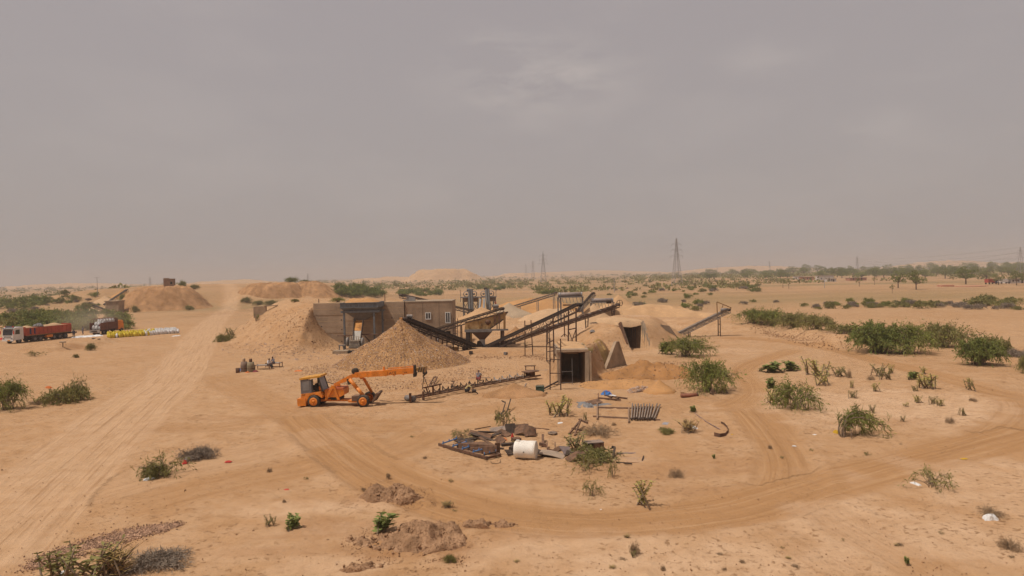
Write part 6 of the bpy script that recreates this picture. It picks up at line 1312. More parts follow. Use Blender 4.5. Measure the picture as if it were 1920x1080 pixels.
bars('welded rusty angle pieces standing behind the steel box', 'angle_pieces', [(GT(1067, 815, .05), GT(1088, 802, .5)), (GT(1077, 818, .05), GT(1090, 800, .55)), (GT(1086, 799, .5), GT(1102, 805, .45)), (GT(1072, 810, .25), GT(1092, 812, .2))], .1)
bars('two short rusty pegs standing in the scrap right of the tank', 'pegs', [(GT(1026, 845), GT(1026, 838, .35)), (GT(1041, 849), GT(1041, 838, .3)), (GT(1026, 845, .12), GT(1041, 849, .12))], .07)
bars('rusty upright offcut behind the pale grey bent sheet', 'offcut', [(GT(1018, 838), GT(1018, 826, .35)), (GT(1012, 838, .2), GT(1026, 840, .15))], .16)
bars('bent dark bracket on the flat pinkish sheet', 'bracket', [(GT(1149, 860, .05), GT(1153, 850, .35)), (GT(1153, 850, .35), GT(1147, 850, .4))], .12, RUSTD)
bars('dark rod along the near edge of the flat pinkish sheet', 'rod', [(GT(1155, 868, .05), GT(1185, 871, .05)), (GT(1204, 864, .03), GT(1207, 857, .06))], .06, RUSTD)
bars('long thin rod behind the scrap running right on the sand', 'rod', [(GT(1000, 803, .04), GT(1030, 806, .04)), (GT(890, 806, .05), GT(920, 802, .1))], .05)
bars('tangle of rusty bars above the scrap, twisted upwards', 'bar_tangle', [(GT(940, 783, .1), GT(948, 766, .5)), (GT(948, 766, .5), GT(941, 765, .6)), (GT(950, 778, .2), GT(958, 764, .7)), (GT(930, 787, .1), GT(946, 776, .25)), (GT(928, 788, .05), GT(937, 782, .3))], .07, RUSTD)
slab('steel_plate', 'small dark plate at the left foot of the white tank', 'plate', 955, 853, (.5, .45, .05), 40, 12, 30, RUSTD); slab('steel_plate', 'dark block of scrap touching the left of the white tank', 'plate', 962, 845, (.6, .35, .3), 70, 0, 0, RUSTD)
crumple('plastic_jug', 'red plastic jug standing in the scrap behind the tank', 961, 822, .10, .10, .38, REDC, 31, 'jug'); crumple('plastic_scrap', 'orange plastic scrap left of the red jug', 945, 826, .22, .18, .22, ORC, 32, 'plastic'); crumple('plastic_scrap', 'faded orange cloth at the left end of the scrap', 886, 814, .25, .2, .2, cl('faded_orange_cloth', (.5, .2, .1)), 33, 'cloth')
solo('tyre', 'old worn tyre lying flat behind the white tank', 'tyre', MB().lathe([(.16, 0), (.30, .02), (.34, .08), (.30, .14), (.16, .13), (.16, 0)], 18), M('dusty_tyre', (.2, .14, .1), .9, .2), GT(1036, 814), smooth=True)
for k, (px, py, dm, yw, tl, rl, mt, lb) in enumerate([
    (900, 822, (1.6, .5, .05), -20, 8, 30, RUST, 'rusty channel leaning at the back left of the scrap'), (925, 820, (1.3, .28, .06), 35, -10, 10, RUSTD, 'dark bar crossing the rusty channel'), (938, 832, (.9, .5, .05), -60, 12, 40, RUST, 'small rusty plate standing behind the red jug'),
    (952, 836, (.8, .3, .2), 15, 0, 0, RUSTD, 'dark steel block before the orange plastic scrap'), (915, 812, (1.4, .22, .08), 8, 5, 0, RUSTD, 'dark beam offcut lying along the top of the scrap'), (975, 806, (1.2, .5, .05), -12, -6, 35, RUST, 'rusty half pipe shell above the dark trough'),
    (1000, 845, (.9, .12, .1), 60, 10, 0, RUSTD, 'dark bar end poking out right behind the tank'), (1010, 848, (1.1, .45, .04), -32, 5, -12, RUST, 'rusty strip under the right side of the tank'), (1045, 846, (.7, .3, .05), 48, -10, 25, RUST, 'rusty scrap corner between the pegs and the mauve plate'), (1075, 858, (.9, .35, .04), -15, 12, 40, RUSTD, 'dark sheet edge before the mauve plate'),
    (884, 826, (1.0, .35, .05), 62, 10, 12, RUSTD, 'dark short plate near the faded orange cloth'), (930, 842, (1.0, .18, .1), -10, 6, 0, RUSTD, 'dark bar lying before the upright end plate'), (968, 828, (.55, .4, .25), 30, 0, 8, RUST, 'rusty bracket block just behind the tank')]):
    slab('scrap_piece', lb, 'scrap', px, py, dm, yw, tl, rl, mt)
# pipe rack lying on the sand
bars('two long rusty rails lying on the sand with a post at the left end', 'pipe_rack', [(GT(1112, 782, .06), GT(1238, 789, .06)), (GT(1119, 765, .06), GT(1225, 768, .06)), (GT(1120, 788, .1), GT(1120, 754, .1)), (GT(1179, 794, .1), GT(1179, 768, .1))], .11, M('brown_rail', (.19, .115, .075), .85, .25, dust=.3))
ord_ = ['first', 'second', 'third', 'fourth', 'fifth', 'sixth', 'seventh', 'eighth', 'ninth', 'tenth']
PG = M('grey_pipe_steel', (.23, .19, .165), .6, .25, 2, metal=.2, dust=.4)
for k in range(10):
    xb, xt = 1184 + k * 4.7, 1184 + k * 5.4 + 2; p, q = GT(xb, 790 - (k % 3) * .7, .16), GT(xt + (k > 7) * 3, 761 + (k % 2) * 1.5, .18)
    t = thing('pipe', f'{ord_[k]} grey pipe from the left laid across the rack rails', 'pipe', (p + q) / 2); part(t, 'tube', MB().tube(p, q, .055, n=10), PG, True, world=True); part(t, 'collar', MB().tube(p, p.lerp(q, .04), .075, n=10), RUSTD, world=True)
for k, (px, py, sx, sy, sz, lb) in enumerate([(1098, 757, .9, .7, .12, 'crumpled grey sheet nearest the pipe rack post'), (1103, 762, .6, .4, .35, 'curled dark grey sheet roll on the sand'), (1128, 759, .9, .4, .1, 'thin grey sheet behind the pipe rack post'), (1085, 764, .35, .2, .08, 'small grey sheet offcut left of the curled roll')]):
    crumple('sheet_scrap', lb, px, py, sx, sy, sz, M('grey_sheet', (.20, .19, .185), .6, .3, 2, metal=.2), 40 + k, 'sheet')
slab('steel_plate', 'brown bent plate on top of the crumpled grey sheets', 'plate', 1114, 757, (1.2, .9, .04), 20, -8, 10, RUST)
bars('rusty welded angle frame lying behind the grey sheets', 'welded_angle_bars', [(GT(1122, 748, .1), GT(1164, 752, .1)), (GT(1134, 744, .1), GT(1176, 749, .1)), (GT(1148, 745.5, .1), GT(1140, 750, .1)), (GT(1160, 747, .1), GT(1154, 751.5, .1)), (GT(1122, 748, 0), GT(1122, 746, .4)), (GT(1134, 744, 0), GT(1134, 742, .35))], .1)
crumple('plastic_bag', 'blue and red plastic bag beside the angle frame', 1137, 740, .45, .3, .45, BLUEC, 50, 'bag'); crumple('plastic_bag', 'red top of the bag bundle beside the angle frame', 1141, 740, .22, .2, .45, REDC, 51, 'bag'); crumple('plastic_bag', 'white tail of plastic right of the red bag', 1148, 742, .35, .15, .12, WHITEC, 52, 'bag')
# red pipe and boards
p, q = GT(1277, 745, .16), GT(1307, 744, .16); t = thing('red_pipe', 'dull red steel pipe lying by the flat boards', 'pipe', (p + q) / 2); part(t, 'tube', MB().tube(p, q, .17, n=16), M('dull_red_paint', (.24, .085, .05), .75, .2, dust=.25), True, world=True); part(t, 'end_ring', MB().tube(q, q + Vector((.08, 0, 0)), .19, n=16), RUSTD, world=True)
slab('board', 'long tan board lying behind the red pipe', 'board', 1310, 741, (3.0, .8, .05), 4, 0, 4, M('tan_board', (.36, .21, .11), .9, .2, dust=.3)); slab('board', 'short tan board tilted at the left of the boards', 'board', 1288, 737, (1.1, .7, .05), -35, 6, 8, M('tan_board', (.36, .2, .1))); slab('board', 'rusty angled end piece at the right end of the boards', 'board', 1336, 739, (.9, .4, .06), 65, -14, 20, RUST)
# curved strip, rod
pts = [GT(*p) for p in ((1339, 818), (1350, 820), (1360, 818), (1365, 812), (1364, 804), (1358, 797), (1352, 794))]
m = MB(); V = []; F = []
for k, p in enumerate(pts): V += [p + Vector((0, 0, -.02)), p + Vector((0, .03, .26 - .02 * k))]
for k in range(len(pts) - 1): F.append((2 * k, 2 * k + 2, 2 * k + 3, 2 * k + 1))
vv = [Vector(v) + Vector((.03, .035, 0)) for v in V]; n0 = len(V); V2 = V + vv; F2 = F + [tuple(i + n0 for i in reversed(f)) for f in F] + [(2 * k + 1, 2 * k + 3, n0 + 2 * k + 3, n0 + 2 * k + 1) for k in range(len(pts) - 1)] + [(0, 1, n0 + 1, n0), (2 * len(pts) - 2, n0 + 2 * len(pts) - 2, n0 + 2 * len(pts) - 1, 2 * len(pts) - 1)]
solo('curved_strip', 'rusty strip curled like a hook at the road edge', 'strip', m.add(V2, F2), RUST, pts[2], world=True)
solo('rod', 'thin mauve rod lying on the sand above the curled strip', 'rod', MB().path([GT(1303, 776, .04), GT(1325, 792, .04), GT(1350, 806, .04)], .035, 6), M('mauve_rod', (.22, .14, .12)), GT(1325, 792), world=True)
# generator, bench, frames
c = GT(1012.5, 738); t = thing('generator', 'small dark green welding set on the yard left of the low tunnel', 'generator', c); GR = M('dark_green_paint', (.03, .075, .055), .6, .25, dust=.25)
part(t, 'case', MB().box((0, 0, .36), (.75, .6, .56)), GR); part(t, 'lid', MB().box((0, 0, .67), (.8, .65, .07)), GR); part(t, 'handle', MB().path([(-.3, -.25, .7), (-.3, -.25, .84), (.3, -.25, .84), (.3, -.25, .7)], .025, 6), RUSTD)
for sx in (-.28, .28): part(t, 'foot', MB().box((sx, 0, .03), (.1, .5, .1)), RUSTD)
solo('tow_bar', 'dark bar slanting up from the generator to the scaffold frame', 'bar', MB().beam(GT(1019, 733, .2), GT(1046, 719, .3), .12), RUSTD, GT(1030, 727), world=True)
c = GT(994, 694); t = thing('bench', 'small rusty bench standing at the far end of the conveyor frame', 'bench', c); part(t, 'top', MB().box((0, 0, .5), (1.3, .4, .08)), RUST)
for sx in (-.5, .5): part(t, 'leg', MB().box((sx, 0, .23), (.1, .34, .5)), RUST)
slab('steel_plate', 'thin grey plate on the sand beside the small bench', 'plate', 1014, 694, (1.6, .4, .03), 4, 0, 0, STEEL)
bars('rusty rectangular frame tilted on the sand below the crane hook tip', 'tilted_frame', [(GT(805, 723, .05), GT(814, 713, .35)), (GT(811, 726, .05), GT(820, 714, .4)), (GT(805, 723, .05), GT(811, 726, .05)), (GT(814, 713, .35), GT(820, 714, .4))], .1)
bars('bent iron hook on the sand between the two welders and the crane', 'iron_hook', [(GT(848, 725, .1), GT(852, 720, .3)), (GT(852, 720, .3), GT(846, 720, .3)), (GT(845, 727, .05), GT(863, 725, .08))], .08)
bars('bent iron bars on the sand right of the low brown earth heap', 'iron_bars', [(GT(966, 724, .05), GT(983, 729, .12)), (GT(983, 729, .12), GT(987, 725, .3))], .08, STEEL)
for k, (px, py, c_, s, lb) in enumerate([(1240, 611, RUSTD, .1, '')]): pass
crumple('belt_heap', 'heap of old black belting under the slim lattice conveyor head', 1137, 607, 1.4, .8, .8, BELT, 61, 'belting'); crumple('belt_heap', 'flat strip of black belting left of the belting heap', 1125, 606, 1.5, .4, .2, BELT, 62, 'belting'); crumple('belt_heap', 'small dark lump on the sand before the rotary drum', 1111, 622, .5, .4, .35, STEEL, 63, 'lump')
crumple('belt_heap', 'flat dark strip of belting right of the slim conveyor leg', 1154, 606, 1.0, .4, .15, BELT, 64, 'belting')
for k, (px, py, s, mt, lb) in enumerate([(838, 660, .9, RUST, 'dark rusty box at the right toe of the stone cone'), (852, 658, .6, YELLOWP, 'small yellow rusty box under the stone conveyor'), (872, 656, .5, RUSTD, 'dark iron lump below the screen funnel left'), (948, 664, .35, STEEL, 'grey valve lump on the sand below the black belt'), (883, 664, .4, RUSTD, 'dark offcut on the spoil below the screen')]):
    slab('scrap_box', lb, 'box', px, py, (s * 1.5, s, s), 20 * k, 4, 3, mt)
# litter
for k, (px, py, sx, sy, sz, mt, lb) in enumerate([(347, 868, .22, .14, .2, REDC, 'red and white packet under the dead bush by the road'), (351, 862, .2, .1, .14, WHITEC, 'white wrapper touching the red packet'), (428, 866, .2, .12, .1, REDC, 'red wrapper on the track right of the dead bush'), (537, 918, .14, .1, .05, REDC, 'tiny red scrap on the pale patch'), (1857, 974, .28, .18, .3, WHITEC, 'crumpled white bag caught on a twig, far right'), (1716, 909, .3, .12, .16, WHITEC, 'white bottle-like litter under the thin dry bush'), (1567, 812, .22, .18, .25, cl('yellow_bag', (.5, .3, .02)), 'yellow bag under the feathery green bush'), (1527, 815, .16, .1, .05, WHITEC, 'white scrap left of the feathery green bush'), (1808, 860, .2, .1, .05, cl('yellow_bag', (.5, .3, .02)), 'yellow scrap on the right track'), (1298, 803, .35, .2, .25, WHITEC, 'white rag in the dry tuft right of the pipe rack'), (1050, 793, .25, .15, .08, WHITEC, 'white scrap on the sand left of the pipe rack'), (91, 728, .3, .2, .3, ORC, 'orange scrap behind the left roadside bush'), (280, 898, .3, .15, .12, WHITEC, 'white scrap below the dead bush by the road'), (1489, 836, .12, .08, .04, WHITEC, 'tiny white scrap beside the S-shaped track'), (1127, 955, .1, .08, .04, WHITEC, 'tiny pale scrap on the curved track'), (120, 1075, .2, .15, .12, WHITEC, 'white plastic in the weeds at the bottom left corner'), (1372, 815, .08, .08, .06, cl('yellow_bag', (.5, .3, .02)), 'tiny yellow cap right of the curled strip')]):
    crumple('litter', lb, px, py, sx, sy, sz, mt, 80 + k, 'litter')
# ================================================================= pylons and poles
PYL = M('galvanised_pylon', (.30, .285, .28), .7, .15)
def pylon_meshes():
    Hh = 40.0; w0, w1 = 3.6, .9; out = {}
    def wz(z): return (w0 + (w1 - w0) * min(1, z / 30)) if z < 30 else w1 - (z - 30) * .06
    legs = []
    for sx in (-1, 1):
        for sy in (-1, 1): legs.append(MB().path([(sx * wz(z), sy * wz(z), z) for z in (-.5, 8, 16, 24, 30, 38, 40)], .2, 4).mesh('leg', PYL))
    lat = MB(); zs_ = [0, 5, 9.5, 13.5, 17, 20, 23, 25.5, 28, 30, 32, 34, 36, 38]
    for i in range(len(zs_) - 1):
        z0, z1 = zs_[i], zs_[i + 1]; a, b = wz(z0), wz(z1)
        for (u0, v0, u1, v1) in ((-1, -1, 1, -1), (1, -1, 1, 1), (1, 1, -1, 1), (-1, 1, -1, -1)):
            lat.beam((u0 * a, v0 * a, z0), (u1 * b, v1 * b, z1), .12); lat.beam((u1 * a, v1 * a, z0), (u0 * b, v0 * b, z1), .12)
    lm = lat.mesh('lattice', PYL); arms = []
    for z, L in ((25.0, 5.4), (30.0, 4.8), (35.0, 4.2)):
        m = MB()
        for s in (-1, 1):
            m.beam((0, -.5, z), (s * L, 0, z), .16).beam((0, .5, z), (s * L, 0, z), .16).beam((0, 0, z + 1.7), (s * L, 0, z), .14).beam((s * L * .5, 0, z), (s * L * .5, 0, z + .85), .1)
        arms.append(m.mesh('cross_arm', PYL))
    ins = []
    for z, L in ((25.0, 5.4), (30.0, 4.8), (35.0, 4.2)): ins.append((MB().tube((L, 0, z), (L, 0, z - 1.9), .14, n=6).mesh('insulator', PYL), MB().tube((-L, 0, z), (-L, 0, z - 1.9), .14, n=6).mesh('insulator', PYL)))
    return legs, lm, arms, ins
LEGS, LAT, ARMS, INS = pylon_meshes(); PYLON_AT = {}
def pylon(label, px, top_py, Y, rz=0.15):
    top = P(px, top_py, Y); zb = hz(top.x, Y); s = (top.z - zb) / 40.0
    t = thing('lattice_pylon', label, 'pylon', (top.x, Y, zb), rz, 'power line pylons'); t.scale = (s, s, s); PYLON_AT[px] = t
    for m in LEGS: link('leg', m, t)
    link('lattice', LAT, t)
    for m in ARMS: link('cross_arm', m, t)
    for a, b in INS: link('insulator', a, t); link('insulator', b, t)
pylon('tallest lattice pylon, right of the plant, standing among scrub', 1268, 447, 560)
pylon('hazy lattice pylon behind the black belt conveyor', 1018, 472, 800)
pylon('faint lattice pylon just left of the hazy pylon', 999, 488, 1350); pylon('faintest lattice pylon leftmost of the distant cluster', 986, 495, 1700)
pylon('hazy lattice pylon over the right-hand tree belt', 1607, 480, 1000); pylon('lattice pylon cut by the right picture edge', 1913, 463, 650)
pylon('lattice pylon beyond the right picture edge', 2180, 405, 420)
pylon('small far pylon above the trees in the right half', 1443, 490, 1500); pylon('tiny far pylon right of the tallest pylon', 1345, 498, 2100)
pylon('thin far pylon left of the stone hut', 281, 519, 900); pylon('thin far pylon above the right spoil mound', 577, 512, 900)
bpy.context.view_layer.update()
def wires(label, a, b, k, sag):
    A, B = PYLON_AT[a], PYLON_AT[b]; zz, L = ((25, 5.4), (30, 4.8), (35, 4.2))[k[0]]; s = k[1]
    p, q = A.matrix_world @ Vector((s * L, 0, zz - 1.9)), B.matrix_world @ Vector((s * L, 0, zz - 1.9)); pts = []
    for i in range(17): u = i / 16; r = p.lerp(q, u); r.z -= sag * 4 * u * (1 - u); pts.append(r)
    solo('power_line', label, 'wire', MB().path(pts, .05, 4), PYL, pts[8], world=True, group='power lines')
for k in range(3):
    for s in (-1, 1):
        wires('thin power line rising to the right picture edge above the tree belt', 1607, 2180, (k, s), 6)
        wires('thin power line slung between the two right-hand pylons', 1607, 1913, (k, s), 9)
def pole(label, px, py, hh, Y=None):
    c = GT(px, py); t = thing('utility_pole', label, 'pole', c); part(t, 'mast', MB().tube((0, 0, -.3), (0, 0, hh), .14, .09, 8), PYL); part(t, 'cross_arm', MB().beam((-1.1, 0, hh - .4), (1.1, 0, hh - .4), .12), PYL)
    for x in (-1, 0, 1): part(t, 'insulator', MB().tube((x, 0, hh - .4), (x, 0, hh), .06, n=6), PYL)
pole('wooden utility pole with cross arm right of the rotary drums', 1152, 548, 7.5); pole('utility pole on the left plain behind the trucks', 183, 556, 9); pole('thin pole standing in the field right of the pylon', 1546, 540, 6.5)
# far houses and vehicles among the trees
WALLW = M('whitewashed_wall', (.50, .46, .42), .9, .15); ROOFR = M('reddish_wall', (.36, .17, .11), .9, .2)
for k, (px, py, w, h, mt, lb) in enumerate([(1497, 520, 9, 3.4, WALLW, 'low white farmhouse leftmost in the right-hand tree belt'), (1512, 521, 12, 3, ROOFR, 'low reddish wall beside the leftmost white farmhouse'), (1546, 521, 14, 4.2, WALLW, 'largest white farmhouse in front of the tree belt'), (1556, 524, 8, 2.6, WALLW, 'low white lean-to right of the largest farmhouse'), (1605, 522, 16, 2.5, ROOFR, 'long tan farm wall in the tree belt'), (1900, 527, 14, 2.6, WALLW, 'low white wall at the far right edge')]):
    c = GT(px, py + 4); t = thing('farmhouse', lb, 'house', (c.x, c.y, hz(c.x, c.y) - .2), .1 * k - .2)
    part(t, 'wall', MB().box((0, 0, h / 2), (w, 6, h)), mt); part(t, 'roof', MB().box((0, 0, h + .15), (w + .6, 6.6, .3)), CONCL); part(t, 'door', MB().box((w * .2, -3.02, 1.1), (1.2, .1, 2.2)), DARK)
    for x in (-.3, .0): part(t, 'window', MB().box((w * x, -3.02, 1.7), (1.1, .1, 1.1)), DARK)
c = GT(1856, 533); t = thing('far_truck', 'small red and blue truck parked in the far field', 'truck', c, .3)
part(t, 'body', MB().box((0, 0, 1.9), (5, 2.2, 1.9)), M('red_paint', (.35, .06, .04))); part(t, 'cab', MB().box((3.4, 0, 1.5), (1.6, 2.1, 2.0)), cl('dark_blue_panel', (.04, .05, .1)))
for x in (-1.6, 3.2):
    for y in (-1, 1): part(t, 'wheel', MB().lathe([(.2, -.15), (.5, -.15), (.5, .15), (.2, .15)], 12, (x, y, .5), 'Y'), TYRE)
c = GT(1880, 532); t = thing('far_truck', 'small white truck right of the red far truck', 'truck', c, .1); part(t, 'body', MB().box((0, 0, 1.6), (5, 2.2, 1.4)), WALLW); part(t, 'cab', MB().box((3.2, 0, 1.4), (1.4, 2.1, 1.8)), STEEL)
for x in (-1.6, 3.0):
    for y in (-1, 1): part(t, 'wheel', MB().lathe([(.2, -.15), (.5, -.15), (.5, .15), (.2, .15)], 12, (x, y, .5), 'Y'), TYRE)
c = GT(1802, 537); solo('field_mesh', 'patch of orange plastic netting laid in the far right field', 'netting', MB().box((0, 0, .25), (22, 8, .3)).box((-9, -2, .7), (6, 4, .9)), M('salmon_sheet', (.48, .22, .14), .9, .2), (c.x, c.y, c.z - .2))
# ================================================================= vegetation
LEAF = leaf_mat('dark_green_leaves', (.085, .095, .019), (.26, .275, .066)); LEAFD = leaf_mat('deep_green_leaves', (.062, .078, .016), (.21, .23, .055)); LEAFB = leaf_mat('bright_green_leaves', (.08, .095, .018), (.21, .23, .05)); LEAFY = leaf_mat('yellow_green_weed', (.27, .24, .06), (.52, .45, .13)); LEAFO = leaf_mat('olive_leaves', (.125, .115, .032), (.28, .25, .085)); DRYL = leaf_mat('dry_brown_twigs', (.22, .15, .09), (.38, .26, .15), 0.0); DRYG = leaf_mat('grey_brown_brush', (.14, .11, .085), (.27, .21, .155), 0.0); STRAW = leaf_mat('dry_straw', (.28, .19, .07), (.44, .31, .12), 0.1); CALO = leaf_mat('milkweed_leaves', (.12, .145, .035), (.27, .30, .09))
def quads(pos, dirv, ln, wd, g, bend=0.0):
    n = len(pos); dirv = dirv / (np.linalg.norm(dirv, axis=1)[:, None] + 1e-9); rv = g.normal(size=(n, 3)); sd = np.cross(dirv, rv); sd /= np.linalg.norm(sd, axis=1)[:, None] + 1e-9
    ln = np.asarray(ln).reshape(-1, 1); wd = np.asarray(wd).reshape(-1, 1); a = pos - sd * wd * .3; b = pos + sd * wd * .3; m = pos + dirv * ln * .5; c = m + sd * wd * .5; d = m - sd * wd * .5; e = pos + dirv * ln; e[:, 2] -= bend * ln[:, 0]
    V = np.stack([a, b, c, e, d], 1).reshape(-1, 3); k = (np.arange(n) * 5)[:, None]
    return V, np.concatenate([k + np.array([[0, 1, 2, 4]])], 0), k + np.array([[4, 2, 3]])
def leaf_mesh(name, pos, dirv, ln, wd, g, mat, bend=.1):
    V, F4, F3 = quads(pos, dirv, ln, wd, g, bend)
    F = np.concatenate([F4, np.concatenate([F3, F3[:, :1]], 1)[:, [0, 1, 2, 2]]], 0)
    me = bpy.data.meshes.new(name); nf4, nf3 = len(F4), len(F3)
    me.vertices.add(len(V)); me.vertices.foreach_set('co', V.astype(np.float32).ravel()); me.loops.add(nf4 * 4 + nf3 * 3)
    me.loops.foreach_set('vertex_index', np.concatenate([F4.ravel(), F3.ravel()]).astype(np.int32)); me.polygons.add(nf4 + nf3)
    me.polygons.foreach_set('loop_start', np.concatenate([np.arange(nf4) * 4, nf4 * 4 + np.arange(nf3) * 3]).astype(np.int32)); me.materials.append(mat); me.update(calc_edges=True); return me
def bush(seed, Rr, Hh, nm, ns, nl, ll, lw, mat, lean=(0, 0), droop=.35, twig=TWIG, gap=.25, rise=1.6, stem=.03, spread=.25, ext=.33):
    g = np.random.default_rng(seed); st = MB(); P_, D_ = [], []
    for i in range(nm):
        az = g.uniform(0, 2 * np.pi); rr = Rr * g.uniform(.35, 1.0); hh = Hh * g.uniform(.55, 1.0) * (1.05 - .35 * (rr / Rr) ** 2)
        ts = np.linspace(0, 1, 7); bx, by = g.normal(0, spread * Rr * .5, 2)
        x = bx + np.cos(az) * rr * ts ** 1.15 + lean[0] * ts ** 2 + g.normal(0, .04 * Rr, 7) * ts; y = by + np.sin(az) * rr * ts ** 1.15 + lean[1] * ts ** 2 + g.normal(0, .04 * Rr, 7) * ts
        z = hh * (1 - (1 - ts) ** rise) - droop * hh * ts ** 3 + g.normal(0, .02 * Hh, 7) * ts
        pl = np.stack([x, y, np.maximum(z, -.05 + .08 * ts)], 1); pl[0, 2] = -.1
        st.path([tuple(p) for p in pl], list(stem * (1.1 - .95 * ts)), 4)
        for j in range(ns):
            t = g.uniform(gap, 1.0); k = min(5, int(t * 6)); f = t * 6 - k; p0 = pl[k] * (1 - f) + pl[k + 1] * f; tg = pl[k + 1] - pl[k]; tg = tg / (np.linalg.norm(tg) + 1e-9)
            dv = tg * .8 + g.normal(0, .55, 3); dv[2] += .15; dv /= np.linalg.norm(dv); L = Rr * ext * g.uniform(.4, 1.1)
            u = np.linspace(.1, 1, nl)[:, None]; pts = p0 + dv * L * u; pts[:, 2] -= .28 * L * (u[:, 0] ** 2); pts += g.normal(0, .03 * Rr, pts.shape)
            dd = np.repeat(dv[None], nl, 0) * .7 + g.normal(0, .5, (nl, 3)); dd[:, 2] -= .3; P_.append(pts); D_.append(dd)
            if j % 3 == 0: st.path([tuple(p0), tuple(p0 + dv * L * .55 + np.array([0, 0, -.05 * L])), tuple(p0 + dv * L + np.array([0, 0, -.25 * L]))], [stem * .35, stem * .25, stem * .1], 3)
    P_ = np.concatenate(P_); D_ = np.concatenate(D_); P_[:, 2] = np.maximum(P_[:, 2], .03); n = len(P_)
    return leaf_mesh('foliage', P_, D_, ll * g.uniform(.6, 1.3, n), lw * g.uniform(.6, 1.2, n), g, mat), st.mesh('stems', twig)
def upright(seed, Hh, nst, nl, ll, lw, mat, fan=.35, twig=TWIG, pair=True):
    g = np.random.default_rng(seed); st = MB(); P_, D_ = [], []
    for i in range(nst):
        az = g.uniform(0, 6.28); ln = g.uniform(.1, fan); h = Hh * g.uniform(.55, 1); top = np.array([np.cos(az) * ln * h, np.sin(az) * ln * h, h]); b = np.array([g.normal(0, .13), g.normal(0, .13), -.05])
        st.path([tuple(b), tuple(b + (top - b) * .5 + g.normal(0, .02, 3)), tuple(top)], [.018, .014, .006], 4)
        for k in range(nl):
            u = .18 + .82 * (k + .5) / nl; p = b + (top - b) * u
            for q in range(2 if pair else 1):
                a2 = k * 1.57 + q * 3.14 + g.normal(0, .3); P_.append(p); D_.append(np.array([np.cos(a2), np.sin(a2), .55 + g.normal(0, .15)]))
    P_, D_ = np.array(P_), np.array(D_); n = len(P_)
    return leaf_mesh('foliage', P_, D_, ll * g.uniform(.6, 1.2, n), lw * g.uniform(.7, 1.2, n), g, mat, .05), st.mesh('stems', twig)
PROTO = {
    'big': [bush(s, 2.5, 3.0, 34, 12, 12, .23, .05, LEAF, droop=.5, ext=.45) for s in (1, 2, 3)],
    'dense': [bush(s, 2.2, 3.0, 52, 15, 13, .22, .065, LEAFD, droop=.42, gap=.15, ext=.38) for s in (4, 5)],
    'airy': [bush(s, 2.2, 2.2, 20, 9, 10, .26, .045, LEAF, droop=.65, ext=.5) for s in (6, 7)],
    'swept': [bush(s, 1.1, 1.6, 15, 8, 11, .28, .032, LEAF, lean=(2.2, .1), droop=.75, ext=.6) for s in (8, 9)],
    'low': [bush(s, 1.6, .8, 24, 8, 11, .22, .05, LEAFO, droop=.5) for s in (10, 11)],
    'olive': [bush(s, 2.4, 2.2, 36, 11, 12, .24, .055, LEAFO, droop=.55, ext=.42) for s in (12, 13)],
    'dry': [bush(s, 1.5, .6, 24, 8, 7, .30, .020, DRYL, droop=.6, stem=.02) for s in (14, 15)],
    'brush': [bush(s, 1.6, .7, 34, 11, 9, .30, .026, DRYG, droop=.5, stem=.022) for s in (16, 17)],
    'sparse': [bush(s, 1.3, .8, 14, 5, 5, .18, .035, LEAFO, droop=.35, stem=.016, ext=.25) for s in (18, 19)],
    'calo': [upright(s, 1.0, 9, 9, .17, .11, CALO) for s in (20, 21, 22)],
    'weed': [upright(s, 1.0, 11, 10, .085, .04, LEAFY, .42) for s in (23, 24, 25)],
    'greenweed': [upright(s, 1.0, 9, 9, .10, .05, LEAFO, .45) for s in (26, 27)],
    'straw': [upright(s, .5, 30, 3, .30, .018, STRAW, .9) for s in (28, 29)],
}
BASE = {}
for k_, lst in PROTO.items():               # measured size of each prototype
    wd, ht = [], []
    for fm_, sm_ in lst:
        co = np.empty(len(fm_.vertices) * 3, np.float32); fm_.vertices.foreach_get('co', co); co = co.reshape(-1, 3)
        wd.append(max(np.percentile(co[:, 0], 97) - np.percentile(co[:, 0], 3), np.percentile(co[:, 1], 97) - np.percentile(co[:, 1], 3))); ht.append(np.percentile(co[:, 2], 97))
    BASE[k_] = (float(np.mean(wd)), float(np.mean(ht)))
print('BASE', BASE)
VG = random.Random(99)
def plant(kind, label, px, py, wpx, hpx, name='bush', cat='bush', group=None, rz=None, v=None, loc=None):
    c = loc if loc is not None else GT(px, py); dist = c.y; k = dist / F_PX * 1.0
    fm, sm = PROTO[kind][VG.randrange(len(PROTO[kind])) if v is None else v % len(PROTO[kind])]; bw, bh = BASE[kind]
    sxy = max(.92 * wpx * k / bw, .08); sz = .86 * hpx * k / bh
    t = thing(name, label, cat, (c.x, c.y, c.z), VG.uniform(0, 6.28) if rz is None else rz, group); t.scale = (sxy, sxy, sz)
    link('foliage', fm, t); link('stems', sm, t); return t
